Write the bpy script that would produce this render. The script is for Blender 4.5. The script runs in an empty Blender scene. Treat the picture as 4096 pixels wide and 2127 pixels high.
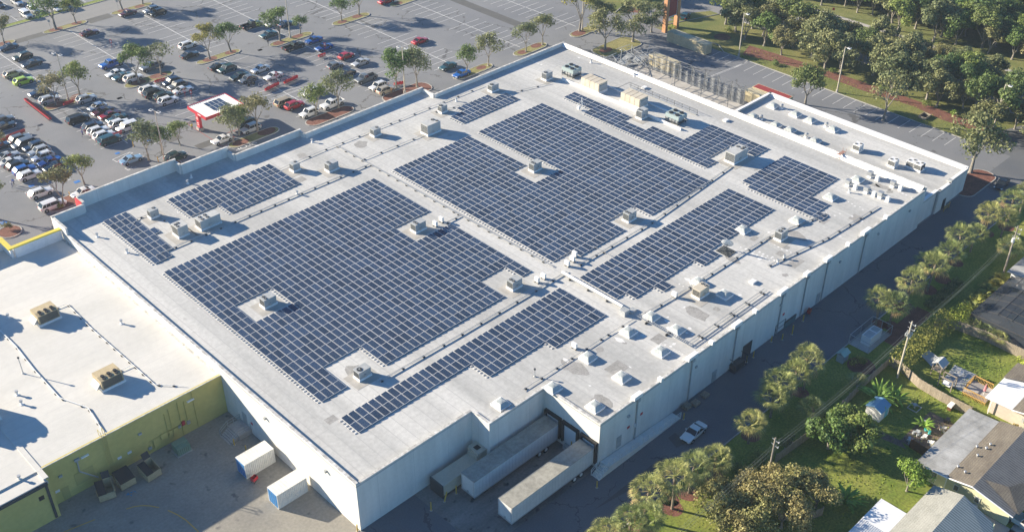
import bpy, bmesh, math, random
from mathutils import Vector, Matrix
random.seed(7)
SC = bpy.context.scene
COL = SC.collection
R = math.radians
# ------------------------------------------------------------------ camera, sky, sun, exposure
CX, CY, CZ = -53.9, -83.3, 110.06
PITCH, HEAD, ROLL, FPX = R(34.7737), R(44.4281), R(0.2018), 4322.8
fw = Vector((math.cos(PITCH)*math.sin(HEAD), math.cos(PITCH)*math.cos(HEAD), -math.sin(PITCH)))
rt0 = Vector((math.cos(HEAD), -math.sin(HEAD), 0.0))
up0 = rt0.cross(fw)
rt = rt0*math.cos(ROLL) + up0*math.sin(ROLL)
up = up0*math.cos(ROLL) - rt0*math.sin(ROLL)
cam = bpy.data.cameras.new('camera')
camo = bpy.data.objects.new('camera', cam); COL.objects.link(camo)
cam.sensor_width = 36.0; cam.lens = FPX/4096*36.0
cam.clip_start = 1.0; cam.clip_end = 6000.0
m = Matrix((rt, up, -fw)).transposed().to_4x4(); m.translation = (CX, CY, CZ)
camo.matrix_world = m
SC.camera = camo
SUN_EL = R(19.5)
sdir = Vector((-0.461*math.cos(SUN_EL), 0.887*math.cos(SUN_EL), math.sin(SUN_EL))).normalized()
w = bpy.data.worlds.new('World'); SC.world = w; w.use_nodes = True
nt = w.node_tree; nt.nodes.clear()
sky = nt.nodes.new('ShaderNodeTexSky'); sky.sky_type = 'NISHITA'; sky.sun_disc = False
sky.sun_elevation = SUN_EL; sky.sun_rotation = math.atan2(sdir.x, sdir.y)
sky.air_density = 1.0; sky.dust_density = 0.0; sky.ozone_density = 5.0
bg = nt.nodes.new('ShaderNodeBackground'); bg.inputs[1].default_value = 0.056
wo = nt.nodes.new('ShaderNodeOutputWorld')
tn = nt.nodes.new('ShaderNodeVectorMath'); tn.operation = 'MULTIPLY'; tn.inputs[1].default_value = (.60, .95, 1.12); nt.links.new(sky.outputs[0], tn.inputs[0])
nt.links.new(tn.outputs[0], bg.inputs[0]); nt.links.new(bg.outputs[0], wo.inputs[0])
sl = bpy.data.lights.new('sun', 'SUN'); sl.energy = 5.0; sl.angle = R(0.53); sl.color = (1.0, 0.88, 0.70)
so = bpy.data.objects.new('sun', sl); COL.objects.link(so); so.location = (0, 100, 200)
so.rotation_euler = sdir.to_track_quat('Z', 'Y').to_euler()
SC.view_settings.view_transform = 'Standard'; SC.view_settings.look = 'None'
SC.view_settings.exposure = 1.45; SC.view_settings.gamma = 1.0
SC.cycles.max_bounces = 5; SC.cycles.transparent_max_bounces = 6
SC.cycles.use_denoising = True

# ------------------------------------------------------------------ pixel of the photo -> point at height z in the world
REG = {'t%d%d' % (c, r): (c*1024, (0, 532, 1064, 1595)[r], .39767) for c in range(4) for r in range(4)}
REG.update(cA=(0,200,.16441), cB=(0,400,.28031), cC=(0,600,.28031), cD=(300,380,.28031), cE=(380,500,.28031),
           cF=(700,200,.35039), cG=(0,0,.28031), cH=(1050,200,.35039), cI=(640,360,.35039), cJ=(0,800,.28031),
           cK=(940,40,.35039), cL=(2500,0,.28031), hA=(3500,900,.395), hB=(3500,1200,.395), hC=(3500,1500,.395),
           hD=(3300,1800,.5265), hE=(2300,150,.3968), hF=(2700,1100,.586))
def G(r, x, y, z=0.0):
    a = REG[r]; u = a[0]+x*a[2]; v = a[1]+y*a[2]
    d = fw + rt*((u-2048)/FPX) - up*((v-1063.5)/FPX)
    k = (z-CZ)/d.z
    return Vector((CX+d.x*k, CY+d.y*k, z))

# ------------------------------------------------------------------ scene helpers
def tag(o, label=None, cat=None, group=None, kind=None):
    if label: o['label'] = label
    if cat: o['category'] = cat
    if group: o['group'] = group
    if kind: o['kind'] = kind
    return o
def empty(name, loc=(0,0,0), rz=0.0):
    o = bpy.data.objects.new(name, None); COL.objects.link(o)
    o.location = loc; o.rotation_euler = (0,0,rz); o.empty_display_size = .3
    return o
def thing(name, label, cat, loc=(0,0,0), rz=0.0, group=None):
    return tag(empty(name, loc, rz), label, cat, group)
def kids(o): return [c for c in o.children]
def dup(root, loc, rz=None, label=None, group=None, cat=None, scale=None, color=None):
    def cp(o, par):
        c = o.copy(); COL.objects.link(c)
        if par is not None:
            c.parent = par
        if color is not None: c.color = color
        for ch in KIDS.get(o.as_pointer(), []):
            k = cp(ch, c); KIDS.setdefault(c.as_pointer(), []).append(k)
        return c
    r = cp(root, None); r.location = loc
    if rz is not None: r.rotation_euler = (0,0,rz)
    if scale: r.scale = scale
    if label: r['label'] = label
    if group: r['group'] = group
    if cat: r['category'] = cat
    return r
KIDS = {}
class MB:
    def __init__(s): s.v = []; s.f = []; s.m = []; s.cur = 0
    def quad(s, *p):
        n = len(s.v); s.v += [tuple(q) for q in p]; s.f.append(tuple(range(n, n+len(p)))); s.m.append(s.cur)
    def box(s, x0, x1, y0, y1, z0, z1):
        if x0>x1: x0,x1=x1,x0
        if y0>y1: y0,y1=y1,y0
        n = len(s.v)
        s.v += [(x0,y0,z0),(x1,y0,z0),(x1,y1,z0),(x0,y1,z0),(x0,y0,z1),(x1,y0,z1),(x1,y1,z1),(x0,y1,z1)]
        for f in ((3,2,1,0),(4,5,6,7),(0,1,5,4),(1,2,6,5),(2,3,7,6),(3,0,4,7)):
            s.f.append(tuple(n+i for i in f)); s.m.append(s.cur)
    def prism(s, poly, z0, z1, top=True, bottom=True):
        a = sum(poly[i][0]*poly[(i+1)%len(poly)][1]-poly[(i+1)%len(poly)][0]*poly[i][1] for i in range(len(poly)))
        if a < 0: poly = poly[::-1]
        n = len(s.v); k = len(poly)
        s.v += [(p[0],p[1],z0) for p in poly] + [(p[0],p[1],z1) for p in poly]
        for i in range(k):
            j = (i+1) % k; s.f.append((n+i, n+j, n+k+j, n+k+i)); s.m.append(s.cur)
        if top: s.f.append(tuple(n+k+i for i in range(k))); s.m.append(s.cur)
        if bottom: s.f.append(tuple(n+i for i in reversed(range(k)))); s.m.append(s.cur)
    def cyl(s, x, y, z0, z1, r0, r1=None, n=10, cap=True):
        if r1 is None: r1 = r0
        b = len(s.v)
        for (z, r) in ((z0, r0), (z1, r1)):
            s.v += [(x+r*math.cos(2*math.pi*i/n), y+r*math.sin(2*math.pi*i/n), z) for i in range(n)]
        for i in range(n):
            j = (i+1) % n; s.f.append((b+i, b+j, b+n+j, b+n+i)); s.m.append(s.cur)
        if cap:
            s.f.append(tuple(b+n+i for i in range(n))); s.m.append(s.cur)
            s.f.append(tuple(b+i for i in reversed(range(n)))); s.m.append(s.cur)
    def tube(s, p, q, r0, r1=None, n=6, cap=True):
        if r1 is None: r1 = r0
        p = Vector(p); q = Vector(q); d = q-p
        if d.length < 1e-6: return
        d.normalize(); a = d.cross(Vector((0,0,1)) if abs(d.z) < .9 else Vector((1,0,0))).normalized(); c = d.cross(a)
        b = len(s.v)
        for (o, r) in ((p, r0), (q, r1)):
            for i in range(n):
                t = 2*math.pi*i/n + math.pi/n
                s.v.append(tuple(o + a*(r*math.cos(t)) + c*(r*math.sin(t))))
        for i in range(n):
            j = (i+1) % n; s.f.append((b+j, b+i, b+n+i, b+n+j)); s.m.append(s.cur)
        if cap:
            s.f.append(tuple(b+n+i for i in reversed(range(n)))); s.m.append(s.cur)
            s.f.append(tuple(b+i for i in range(n))); s.m.append(s.cur)
    def bar(s, p, q, w, h=None):
        s.tube(p, q, w*.707, None, 4)
    def poly(s, pts, z):
        a = sum(pts[i][0]*pts[(i+1)%len(pts)][1]-pts[(i+1)%len(pts)][0]*pts[i][1] for i in range(len(pts)))
        if a < 0: pts = pts[::-1]
        s.quad(*[(p[0], p[1], z) for p in pts])
    def add(s, other, M):
        n = len(s.v); s.v += [tuple(M @ Vector(v)) for v in other.v]
        s.f += [tuple(n+i for i in f) for f in other.f]; s.m += other.m
    def mesh(s, name, mats, off=None):
        me = bpy.data.meshes.new(name)
        v = s.v if off is None else [(a-off[0], b-off[1], c-off[2]) for a,b,c in s.v]
        me.from_pydata(v, [], s.f)
        if not isinstance(mats, (list, tuple)): mats = [mats]
        for mm in mats: me.materials.append(mm)
        if len(mats) > 1: me.polygons.foreach_set('material_index', s.m)
        me.update(); return me
    def build(s, name, mats, parent=None, world=True, bevel=0, smooth=False):
        """world=True: vertices are in world space and get moved under the parent's location."""
        off = None
        if parent is not None and world:
            off = Vector(parent.location)
            pp = parent.parent
            while pp is not None: off = off + Vector(pp.location); pp = pp.parent
        elif parent is None and world:
            xs = [q[0] for q in s.v]; ys = [q[1] for q in s.v]; zs = [q[2] for q in s.v]
            off = Vector(((min(xs)+max(xs))/2, (min(ys)+max(ys))/2, min(zs)))
        me = s.mesh(name, mats, off)
        if smooth:
            for p in me.polygons: p.use_smooth = True
        o = bpy.data.objects.new(name, me); COL.objects.link(o)
        if parent is not None:
            o.parent = parent; KIDS.setdefault(parent.as_pointer(), []).append(o)
        elif off is not None: o.location = off
        if bevel:
            b = o.modifiers.new('bevel', 'BEVEL'); b.width = bevel; b.segments = 1; b.limit_method = 'ANGLE'
        return o
def struct(name, mb, mats):
    o = mb.build(name, mats, None); o['kind'] = 'structure'; return o

# ------------------------------------------------------------------ materials
def new_mat(name):
    m = bpy.data.materials.new(name); m.use_nodes = True
    nt = m.node_tree; b = nt.nodes['Principled BSDF']; return m, nt, b
def nd(nt, t, **kw):
    n = nt.nodes.new(t)
    for k, v in kw.items(): setattr(n, k, v)
    return n
def plain(name, c, rough=.6, metal=0.0, spec=None, coat=0):
    m, nt, b = new_mat(name); b.inputs['Base Color'].default_value = (*c, 1)
    b.inputs['Roughness'].default_value = rough; b.inputs['Metallic'].default_value = metal
    if coat: b.inputs['Coat Weight'].default_value = coat; b.inputs['Coat Roughness'].default_value = .08
    return m
def mottled(name, c1, c2, scale=.3, rough=.8, c3=None, scale2=4.0, amt2=.25, stretch=None, bump=0, coords='Object', spots=None):
    """two tones by broad noise, fine grain on top, optional dark spots with a shape of their own"""
    m, nt, b = new_mat(name); L = nt.links
    tc = nd(nt, 'ShaderNodeNewGeometry'); src = tc.outputs['Position']
    mp = nd(nt, 'ShaderNodeMapping')
    if stretch: mp.inputs['Scale'].default_value = stretch
    L.new(src, mp.inputs[0])
    n1 = nd(nt, 'ShaderNodeTexNoise'); n1.inputs['Scale'].default_value = scale; n1.inputs['Detail'].default_value = 5; n1.inputs['Roughness'].default_value = .62
    L.new(mp.outputs[0], n1.inputs['Vector'])
    cr = nd(nt, 'ShaderNodeValToRGB'); cr.color_ramp.elements[0].position = .35; cr.color_ramp.elements[1].position = .65
    cr.color_ramp.elements[0].color = (*c1, 1); cr.color_ramp.elements[1].color = (*c2, 1)
    L.new(n1.outputs['Fac'], cr.inputs[0]); out = cr.outputs[0]
    n2 = nd(nt, 'ShaderNodeTexNoise'); n2.inputs['Scale'].default_value = scale2; n2.inputs['Detail'].default_value = 4
    L.new(src, n2.inputs['Vector'])
    mr = nd(nt, 'ShaderNodeMapRange'); mr.inputs[1].default_value = .3; mr.inputs[2].default_value = .7
    mr.inputs[3].default_value = 1-amt2; mr.inputs[4].default_value = 1+amt2
    L.new(n2.outputs['Fac'], mr.inputs[0])
    mx = nd(nt, 'ShaderNodeVectorMath', operation='SCALE'); L.new(out, mx.inputs[0]); L.new(mr.outputs[0], mx.inputs['Scale']); out = mx.outputs[0]
    if spots:
        n3 = nd(nt, 'ShaderNodeTexNoise'); n3.inputs['Scale'].default_value = spots[1]; n3.inputs['Detail'].default_value = 3
        L.new(src, n3.inputs['Vector'])
        r3 = nd(nt, 'ShaderNodeValToRGB'); r3.color_ramp.elements[0].position = spots[2]; r3.color_ramp.elements[1].position = spots[2]+.08
        r3.color_ramp.elements[0].color = (0,0,0,1); r3.color_ramp.elements[1].color = (1,1,1,1)
        L.new(n3.outputs['Fac'], r3.inputs[0])
        m3 = nd(nt, 'ShaderNodeMix', data_type='RGBA'); L.new(r3.outputs[0], m3.inputs[0]); L.new(out, m3.inputs[6]); m3.inputs[7].default_value = (*spots[0], 1)
        out = m3.outputs[2]
    L.new(out, b.inputs['Base Color']); b.inputs['Roughness'].default_value = rough
    if bump:
        bp = nd(nt, 'ShaderNodeBump'); bp.inputs['Strength'].default_value = bump; bp.inputs['Distance'].default_value = .05
        L.new(n2.outputs['Fac'], bp.inputs['Height']); L.new(bp.outputs[0], b.inputs['Normal'])
    return m
def lines_on(m, axis, period, width, col, wob=0.0, fac=1.0, off=0.0):
    """thin lines across x or y every period metres (seams, joints)"""
    nt = m.node_tree; b = nt.nodes['Principled BSDF']; L = nt.links
    prev = b.inputs['Base Color'].links[0].from_socket
    g = nd(nt, 'ShaderNodeNewGeometry'); sp = nd(nt, 'ShaderNodeSeparateXYZ'); L.new(g.outputs['Position'], sp.inputs[0])
    s = sp.outputs[axis]
    mo = nd(nt, 'ShaderNodeMath', operation='FLOORED_MODULO') if False else nd(nt, 'ShaderNodeMath', operation='PINGPONG')
    ad = nd(nt, 'ShaderNodeMath', operation='ADD'); L.new(s, ad.inputs[0]); ad.inputs[1].default_value = off
    L.new(ad.outputs[0], mo.inputs[0]); mo.inputs[1].default_value = period/2
    lt = nd(nt, 'ShaderNodeMath', operation='LESS_THAN'); L.new(mo.outputs[0], lt.inputs[0]); lt.inputs[1].default_value = width/2
    mu = nd(nt, 'ShaderNodeMath', operation='MULTIPLY'); L.new(lt.outputs[0], mu.inputs[0]); mu.inputs[1].default_value = fac
    mx = nd(nt, 'ShaderNodeMix', data_type='RGBA'); L.new(mu.outputs[0], mx.inputs[0]); L.new(prev, mx.inputs[6]); mx.inputs[7].default_value = (*col, 1)
    L.new(mx.outputs[2], b.inputs['Base Color'])
    return m
MT = {}
MT['asphalt'] = mottled('asphalt', (.155,.163,.178), (.205,.21,.22), .05, .9, scale2=6, amt2=.12, spots=((.10,.10,.105), .35, .66))
MT['asphalt2'] = mottled('alley_asphalt', (.105,.115,.13), (.145,.15,.16), .06, .9, scale2=5, amt2=.12)
MT['patch'] = mottled('asphalt_patch', (.085,.085,.085), (.11,.11,.105), .3, .9, scale2=6, amt2=.1)
def cracks(m, sc, wd, col):
    nt = m.node_tree; b = nt.nodes['Principled BSDF']; L = nt.links; prev = b.inputs['Base Color'].links[0].from_socket
    g = nd(nt, 'ShaderNodeNewGeometry'); n = nd(nt, 'ShaderNodeTexNoise'); n.inputs['Scale'].default_value = .8; n.inputs['Detail'].default_value = 4; L.new(g.outputs['Position'], n.inputs['Vector'])
    a = nd(nt, 'ShaderNodeVectorMath', operation='MULTIPLY_ADD'); L.new(n.outputs['Color'], a.inputs[0]); a.inputs[1].default_value = (3,3,0); L.new(g.outputs['Position'], a.inputs[2])
    v = nd(nt, 'ShaderNodeTexVoronoi', feature='DISTANCE_TO_EDGE'); v.inputs['Scale'].default_value = sc; L.new(a.outputs[0], v.inputs['Vector'])
    lt = nd(nt, 'ShaderNodeMath', operation='LESS_THAN'); L.new(v.outputs['Distance'], lt.inputs[0]); lt.inputs[1].default_value = wd
    n2 = nd(nt, 'ShaderNodeTexNoise'); n2.inputs['Scale'].default_value = .06; L.new(g.outputs['Position'], n2.inputs['Vector']); gt = nd(nt, 'ShaderNodeMath', operation='GREATER_THAN'); L.new(n2.outputs['Fac'], gt.inputs[0]); gt.inputs[1].default_value = .5
    mu = nd(nt, 'ShaderNodeMath', operation='MULTIPLY'); L.new(lt.outputs[0], mu.inputs[0]); L.new(gt.outputs[0], mu.inputs[1]); m2 = nd(nt, 'ShaderNodeMath', operation='MULTIPLY'); L.new(mu.outputs[0], m2.inputs[0]); m2.inputs[1].default_value = .7
    mx = nd(nt, 'ShaderNodeMix', data_type='RGBA'); L.new(m2.outputs[0], mx.inputs[0]); L.new(prev, mx.inputs[6]); mx.inputs[7].default_value = (*col,1); L.new(mx.outputs[2], b.inputs['Base Color'])
cracks(MT['asphalt'], .09, .012, (.06,.06,.06)); cracks(MT['asphalt2'], .07, .005, (.05,.05,.055))
MT['road'] = mottled('road_asphalt', (.19,.19,.19), (.24,.235,.23), .06, .9, scale2=5, amt2=.08, stretch=(.2,1,1))
MT['yard'] = mottled('yard_concrete', (.22,.21,.185), (.31,.29,.245), .12, .9, scale2=2.5, amt2=.12, spots=((.13,.125,.12), .5, .64))
MT['dock'] = mottled('dock_concrete', (.13,.13,.125), (.24,.235,.22), .35, .85, scale2=3, amt2=.15, stretch=(.3,1,1), spots=((.05,.05,.05), .6, .63))
MT['grass'] = mottled('lawn', (.10,.13,.025), (.20,.19,.055), .10, .95, scale2=3.5, amt2=.35)
MT['lawn'] = mottled('garden_lawn', (.12,.175,.02), (.22,.235,.045), .16, .95, scale2=3.0, amt2=.35)
MT['drygrass'] = mottled('dry_verge', (.17,.165,.05), (.28,.25,.10), .12, .95, scale2=3.5, amt2=.3)
MT['mulch'] = mottled('red_mulch', (.13,.05,.035), (.20,.085,.06), .8, .95, scale2=6, amt2=.4)
MT['soil'] = mottled('forest_soil', (.11,.14,.03), (.20,.20,.07), .2, .95, scale2=3, amt2=.3)
MT['kerb'] = mottled('kerb_concrete', (.33,.32,.30), (.42,.41,.385), .6, .9, scale2=5, amt2=.1)
MT['walk'] = mottled('sidewalk_concrete', (.36,.34,.31), (.44,.42,.39), .4, .9, scale2=5, amt2=.1)
MT['paint'] = mottled('marking_paint', (.55,.55,.55), (.72,.72,.70), .8, .7, scale2=6, amt2=.2)
MT['ypaint'] = plain('yellow_paint', (.55,.33,.05), .7)
MT['bpaint'] = plain('blue_paint', (.02,.15,.45), .7)
MT['rpaint'] = plain('faded_red_paint', (.35,.07,.06), .8)
MT['roofw'] = mottled('roof_membrane', (.39,.39,.375), (.56,.555,.53), .07, .75, scale2=1.6, amt2=.09, stretch=(2.4,.22,1), spots=((.38,.375,.36), .30, .69))
lines_on(MT['roofw'], 1, 13.0, .10, (.36,.36,.355), fac=.6, off=2)
lines_on(MT['roofw'], 0, 1.9, .10, (.34,.34,.34), fac=.6)
MT['roofy'] = mottled('white_membrane', (.55,.54,.50), (.63,.615,.57), .1, .7, scale2=1.2, amt2=.04, stretch=(.4,1.5,1), spots=((.53,.50,.42), .3, .70))
lines_on(MT['roofy'], 1, 2.0, .07, (.47,.46,.45), fac=.6)
MT['wallw'] = mottled('white_stucco', (.66,.645,.60), (.76,.74,.69), .5, .85, scale2=1.5, amt2=.03, stretch=(1.2,1.2,.12))
lines_on(MT['wallw'], 0, 6.1, .05, (.50,.49,.46), fac=.7, off=2.7); lines_on(MT['wallw'], 1, 6.1, .05, (.50,.49,.46), fac=.7, off=1.37)
MT['parap'] = mottled('parapet_white', (.74,.735,.72), (.82,.81,.80), .3, .8, scale2=3, amt2=.05)
MT['cap'] = mottled('coping_stained', (.34,.33,.31), (.66,.65,.62), 1.2, .85, scale2=5, amt2=.2)
MT['wally'] = mottled('olive_stucco', (.50,.43,.13), (.56,.48,.16), .15, .85, scale2=1.5, amt2=.06)
MT['redwall'] = plain('red_facade', (.55,.03,.04), .6)
MT['yellow'] = plain('yellow_coping', (.66,.54,.07), .6)
MT['dark'] = plain('dark_opening', (.02,.022,.025), .7)
MT['metal'] = plain('galvanised', (.50,.51,.51), .45, .6)
MT['white'] = plain('white_paint_metal', (.74,.74,.72), .45)
MT['acgrey'] = mottled('ac_grey', (.34,.36,.36), (.42,.43,.43), 1.0, .5, scale2=5, amt2=.08)
MT['beige'] = mottled('ac_beige', (.52,.46,.36), (.60,.54,.43), .6, .55, scale2=4, amt2=.06)
MT['fan'] = plain('fan_black', (.015,.016,.018), .5)
MT['fin'] = plain('condenser_fins', (.06,.068,.075), .5, .3)
MT['padroof'] = mottled('roof_pad', (.36,.345,.31), (.44,.42,.385), .8, .85, scale2=4, amt2=.06)
MT['red'] = plain('red_paint', (.48,.025,.04), .4)
MT['yelpole'] = plain('bollard_yellow', (.62,.40,.06), .5)
MT['tan'] = mottled('dumpster_tan', (.36,.29,.17), (.44,.36,.22), .8, .7, scale2=4, amt2=.12)
MT['blackpl'] = plain('black_plastic', (.012,.012,.014), .45)
MT['blue'] = plain('blue_doors', (.02,.20,.50), .45)
MT['wood'] = mottled('weathered_wood', (.24,.20,.15), (.36,.31,.24), 1.5, .9, scale2=5, amt2=.2, stretch=(4,4,.3))
MT['newwood'] = mottled('golden_wood', (.45,.27,.07), (.58,.36,.11), 1.5, .7, scale2=5, amt2=.15)
MT['dkwood'] = mottled('dark_wood', (.10,.045,.02), (.16,.07,.03), 1.5, .7, scale2=5, amt2=.2)
MT['bark'] = mottled('bark', (.17,.155,.13), (.30,.275,.235), 2.0, .95, scale2=6, amt2=.25)
MT['palmbark'] = mottled('palm_trunk', (.17,.135,.10), (.28,.23,.17), 3.0, .95, scale2=8, amt2=.25)
MT['pole'] = mottled('pole_concrete', (.42,.38,.30), (.52,.47,.38), .8, .8, scale2=4, amt2=.08)
MT['upole'] = mottled('utility_pole_wood', (.20,.17,.14), (.30,.27,.22), .8, .9, scale2=4, amt2=.15)
# ================================================================== ground, roads, lots
def rect(mb, x0, x1, y0, y1, z):
    mb.poly([(x0,y0),(x1,y0),(x1,y1),(x0,y1)], z)
def sheet(name, polys, mat, z):
    mb = MB()
    for p in polys: mb.poly(p, z)
    return struct(name, mb, mat)
def RC(x0, x1, y0, y1): return [(x0,y0),(x1,y0),(x1,y1),(x0,y1)]
sheet('ground', [RC(-900, 1300, -900, 1300)], MT['grass'], 0)
sheet('forest_floor', [RC(202.2, 420, -90, 190)], MT['soil'], .006)
sheet('garden_lawn', [RC(-10, 165, -70, -31.5)], MT['lawn'], .006)
sheet('palm_lawn', [RC(-10, 150, -31.4, -23.8)], MT['lawn'], .007)
sheet('verge', [RC(193.9, 200.4, -60, 190)], MT['drygrass'], .006)
sheet('parking_lot', [RC(-140, 160.3, 77, 190.2), RC(120.5, 160.3, -14, 77)], MT['asphalt'], .006)
sheet('north_parking_lot', [RC(-60, 200, 201.4, 300)], MT['asphalt'], .006)
sheet('main_road', [RC(180.1, 193.4, -80, 200)], MT['road'], .010)
sheet('north_road', [RC(-140, 180, 190.2, 199.2)], MT['road'], .010)
sheet('entrance_drive', [[(160.2,84.5),(168,86),(180.2,79),(180.2,93),(172,89.8),(160.2,95)], [(160.3,83),(160.3,89),(168,87),(168,82)]], MT['asphalt'], .010)
sheet('alley', [RC(9.2, 152, -23.7, -14), [(152,-14),(152,-23.7),(180,-23.7),(180,-11),(160.3,-4),(160.3,-14)], RC(-60, 9.2, -60, 0)], MT['alleym'] if 'alleym' in MT else MT['asphalt2'], .008)
sheet('service_yard', [RC(-80, 0, -10, 33)], MT['yard'], .011)
sheet('dock_slab', [RC(9.2, 30.8, -14, 0)], MT['dock'], .012)
sheet('asphalt_patches', [RC(33, 44, 187.4, 190.1), RC(-6, 33.2, 186.5, 190.1), RC(55.5, 62, 186.8, 190.1), RC(134.5, 137.5, 108, 134), RC(119, 124, 84, 86.5),
      [tuple(G('t23',1500,590)[:2]), tuple(G('t23',830,1110)[:2]), tuple(G('t23',1210,900)[:2]), tuple(G('t23',1640,600)[:2])],
      [tuple(G('t23',1570,390)[:2]), tuple(G('t23',1640,340)[:2]), tuple(G('t23',1760,440)[:2]), tuple(G('t23',1655,490)[:2])],
      RC(36.8,40.0,113.5,116.5), RC(39.8,43.5,106.5,108.8)], MT['patch'], .016)
sheet('sidewalk', [RC(200.5, 202.1, -60, 190)], MT['walk'], .05)
sheet('mulch_strip', [[(162.6,56),(168.5,58),(169.8,40),(170.3,16),(169.4,-5),(166,-5),(165.5,4),(167,12),(166,24),(166.5,40)],
                      RC(85.5, 98, -29.4, -26.6)], MT['mulch'], .010)
mb = MB()
for y in range(-6, 19):
    pass
for (x, y, r) in [(32.6,-26.2,1.5),(33.6,-25.0,1.3),(36.3,-26,1.5),(41.3,-26.4,1.5),(51.8,-25.3,1.4),(26.5,-26,1.4),(65.1,-25.1,1.3),(89,-24.6,1.3),(90,-26.3,1.4),
                  (96.4,-25.3,1.6),(103.8,-25.5,1.6),(77.4,-28.2,2.2),(115,-24.8,1.4),(128.3,-24.2,1.4),(133,-25.8,1.5),(108.5,-25.8,1.4),(168,66,2.2),(166.8,94,3.0)]:
    n = 16; mb.poly([(x+r*(1+.08*math.sin(3*a))*math.cos(a), y+r*math.sin(a)) for a in [2*math.pi*i/n for i in range(n)]], .014)
struct('mulch_rings', mb, MT['mulch'])
# ---- kerbs
def kerb(mb, pts, w=.15, h=.14, closed=False):
    n = len(pts)
    for i in range(n if closed else n-1):
        a = Vector((pts[i][0], pts[i][1])); b = Vector((pts[(i+1)%n][0], pts[(i+1)%n][1])); d = (b-a)
        if d.length < 1e-4: continue
        d.normalize(); q = Vector((-d.y, d.x))*w/2; e = d*(w*.45)
        mb.prism([tuple(a-q-e), tuple(b-q+e), tuple(b+q+e), tuple(a+q-e)], 0, h + .0007*(i % 3))
mb = MB()
kerb(mb, [(160.4,-4),(160.4,60),(163,63.5),(163,77),(160.4,82.5),(172,78.5),(179.9,76),(179.9,-80)])
kerb(mb, [(160.4,96),(166,98),(168,92),(172.4,90.4),(179.9,93.5),(179.9,188)])
kerb(mb, [(193.5,-80),(193.5,200)])
kerb(mb, [(-140,199.3),(180,199.3)]); kerb(mb, [(-140,201.3),(180,201.3)])
kerb(mb, [(9.2,-23.8),(147,-23.8),(152,-26),(152,-60)])
struct('kerbs', mb, MT['kerb'])
sheet('lawn_strip', [RC(-140, 180, 199.38, 201.22)], MT['lawn'], .10)
# ---- painted markings
mb = MB()
def stripe(p, q, w=.12):
    p = Vector(p[:2]); q = Vector(q[:2]); d = (q-p).normalized(); n = Vector((-d.y, d.x))*w/2
    mb.poly([tuple(p-n), tuple(q-n), tuple(q+n), tuple(p+n)], .024 + .0004*(len(mb.f) % 7))
def row(sx, y0, y1, west=True, east=True, ph=183.9, spine=True):
    if spine: stripe((sx, y0), (sx, y1), .16)
    k0 = math.ceil((ph-y1)/2.73); k1 = math.floor((ph-y0)/2.73)
    for k in range(k0, k1+1):
        y = ph-2.73*k
        a = sx-5.35 if west else sx+.15; b = sx+5.35 if east else sx-.15
        if (k*7+int(sx)) % 11 == 0: continue
        stripe((a, y), (b, y))
for sx, spans in {-7.9:[(104,186)], 11.2:[(119.5,143),(150.5,186)], 30.2:[(119.5,143.0),(150.5,186.5)], 49.3:[(119.5,143.0),(150.5,186.5)],
                  68.4:[(103.5,143.0),(148.5,186.5)], 87.6:[(103.0,139.5),(144.5,186.5)], 106.6:[(99.5,139.5),(144.5,188)],
                  125.9:[(97.5,139.5),(144.5,188)], 145.9:[(97.0,188)]}.items():
    for a, b in spans: row(sx, a, b)
for k in range(60):
    x = -10+2.73*k; stripe((x+.6, 201.7), (x+.6, 206.6))
    stripe((x+.6, 214.0), (x+.6, 225.0))
for k in range(24):
    stripe((154.7, 60.8-2.73*k), (160.1, 60.8-2.73*k))
stripe((141.8,54.2),(159.5,52.5),.14); stripe((141.8,53.8),(159.5,52.1),.1)
def seg(r, *pts, w=.12):
    for i in range(len(pts)-1):
        stripe(G(r, *pts[i]), G(r, *pts[i+1]), w)
seg('cE', (250,495),(315,530),(540,400),(490,392),(250,495), w=.14); seg('cE', (330,515),(490,400), w=.12)
seg('cE', (425,620),(480,650),(590,605), w=.14); seg('cE',(480,640),(530,600)); seg('cE',(425,620),(500,580))
seg('cE', (560,250),(850,150)); seg('cE', (840,270),(960,235), w=.14); seg('cE', (900,490),(1110,350))
seg('cC', (355,610),(700,470),(1030,352), w=.14); seg('cC', (355,610),(520,740),(640,690)); seg('cC', (850,465),(1010,420), w=.14); seg('cC', (940,440),(1015,360), w=.12)
seg('cC', (510,745),(560,785), w=.14); seg('cC', (235,525),(640,370)); seg('cC', (690,350),(1025,232)); seg('cC', (80,390),(200,345)); seg('cC', (5,325),(95,292))
seg('t10', (0,1335-350),(345,1100)); seg('t10', (20,980),(520,860)); seg('t10',(90,1020),(520,870))
struct('parking_lines', mb, MT['paint'])
mb = MB()
def sy(r, *pts, w=.16):
    for i in range(len(pts)-1):
        p = G(r, *pts[i]); q = G(r, *pts[i+1]); p=Vector(p[:2]); q=Vector(q[:2]); d=(q-p).normalized(); n=Vector((-d.y,d.x))*w/2
        mb.poly([tuple(p-n), tuple(q-n), tuple(q+n), tuple(p+n)], .019+.0003*i)
sy('t03', (1270,1105),(1350,1080),(1430,1070),(1510,1073),(1600,1090)); sy('t03', (1690,1118),(1790,1165),(1870,1215),(1940,1280),(2000,1337))
sy('t03', (640,1337),(955,1210))
struct('yellow_markings', mb, MT['ypaint'])
mb = MB()
def patch(r, x, y, s, col=None):
    c = G(r, x, y); mb.poly([(c.x-s, c.y-s*.8), (c.x+s, c.y-s*.8), (c.x+s, c.y+s*.8), (c.x-s, c.y+s*.8)], .030)
patch('cC', 450,512,.55); patch('cC', 940,325,.6); patch('cE', 320,405,.5); patch('cE', 770,228,.5); patch('cC', 1100,455,.6); patch('cJ', 45,325,.6)
struct('blue_bay_symbols', mb, MT['bpaint'])
mb = MB()
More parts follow.
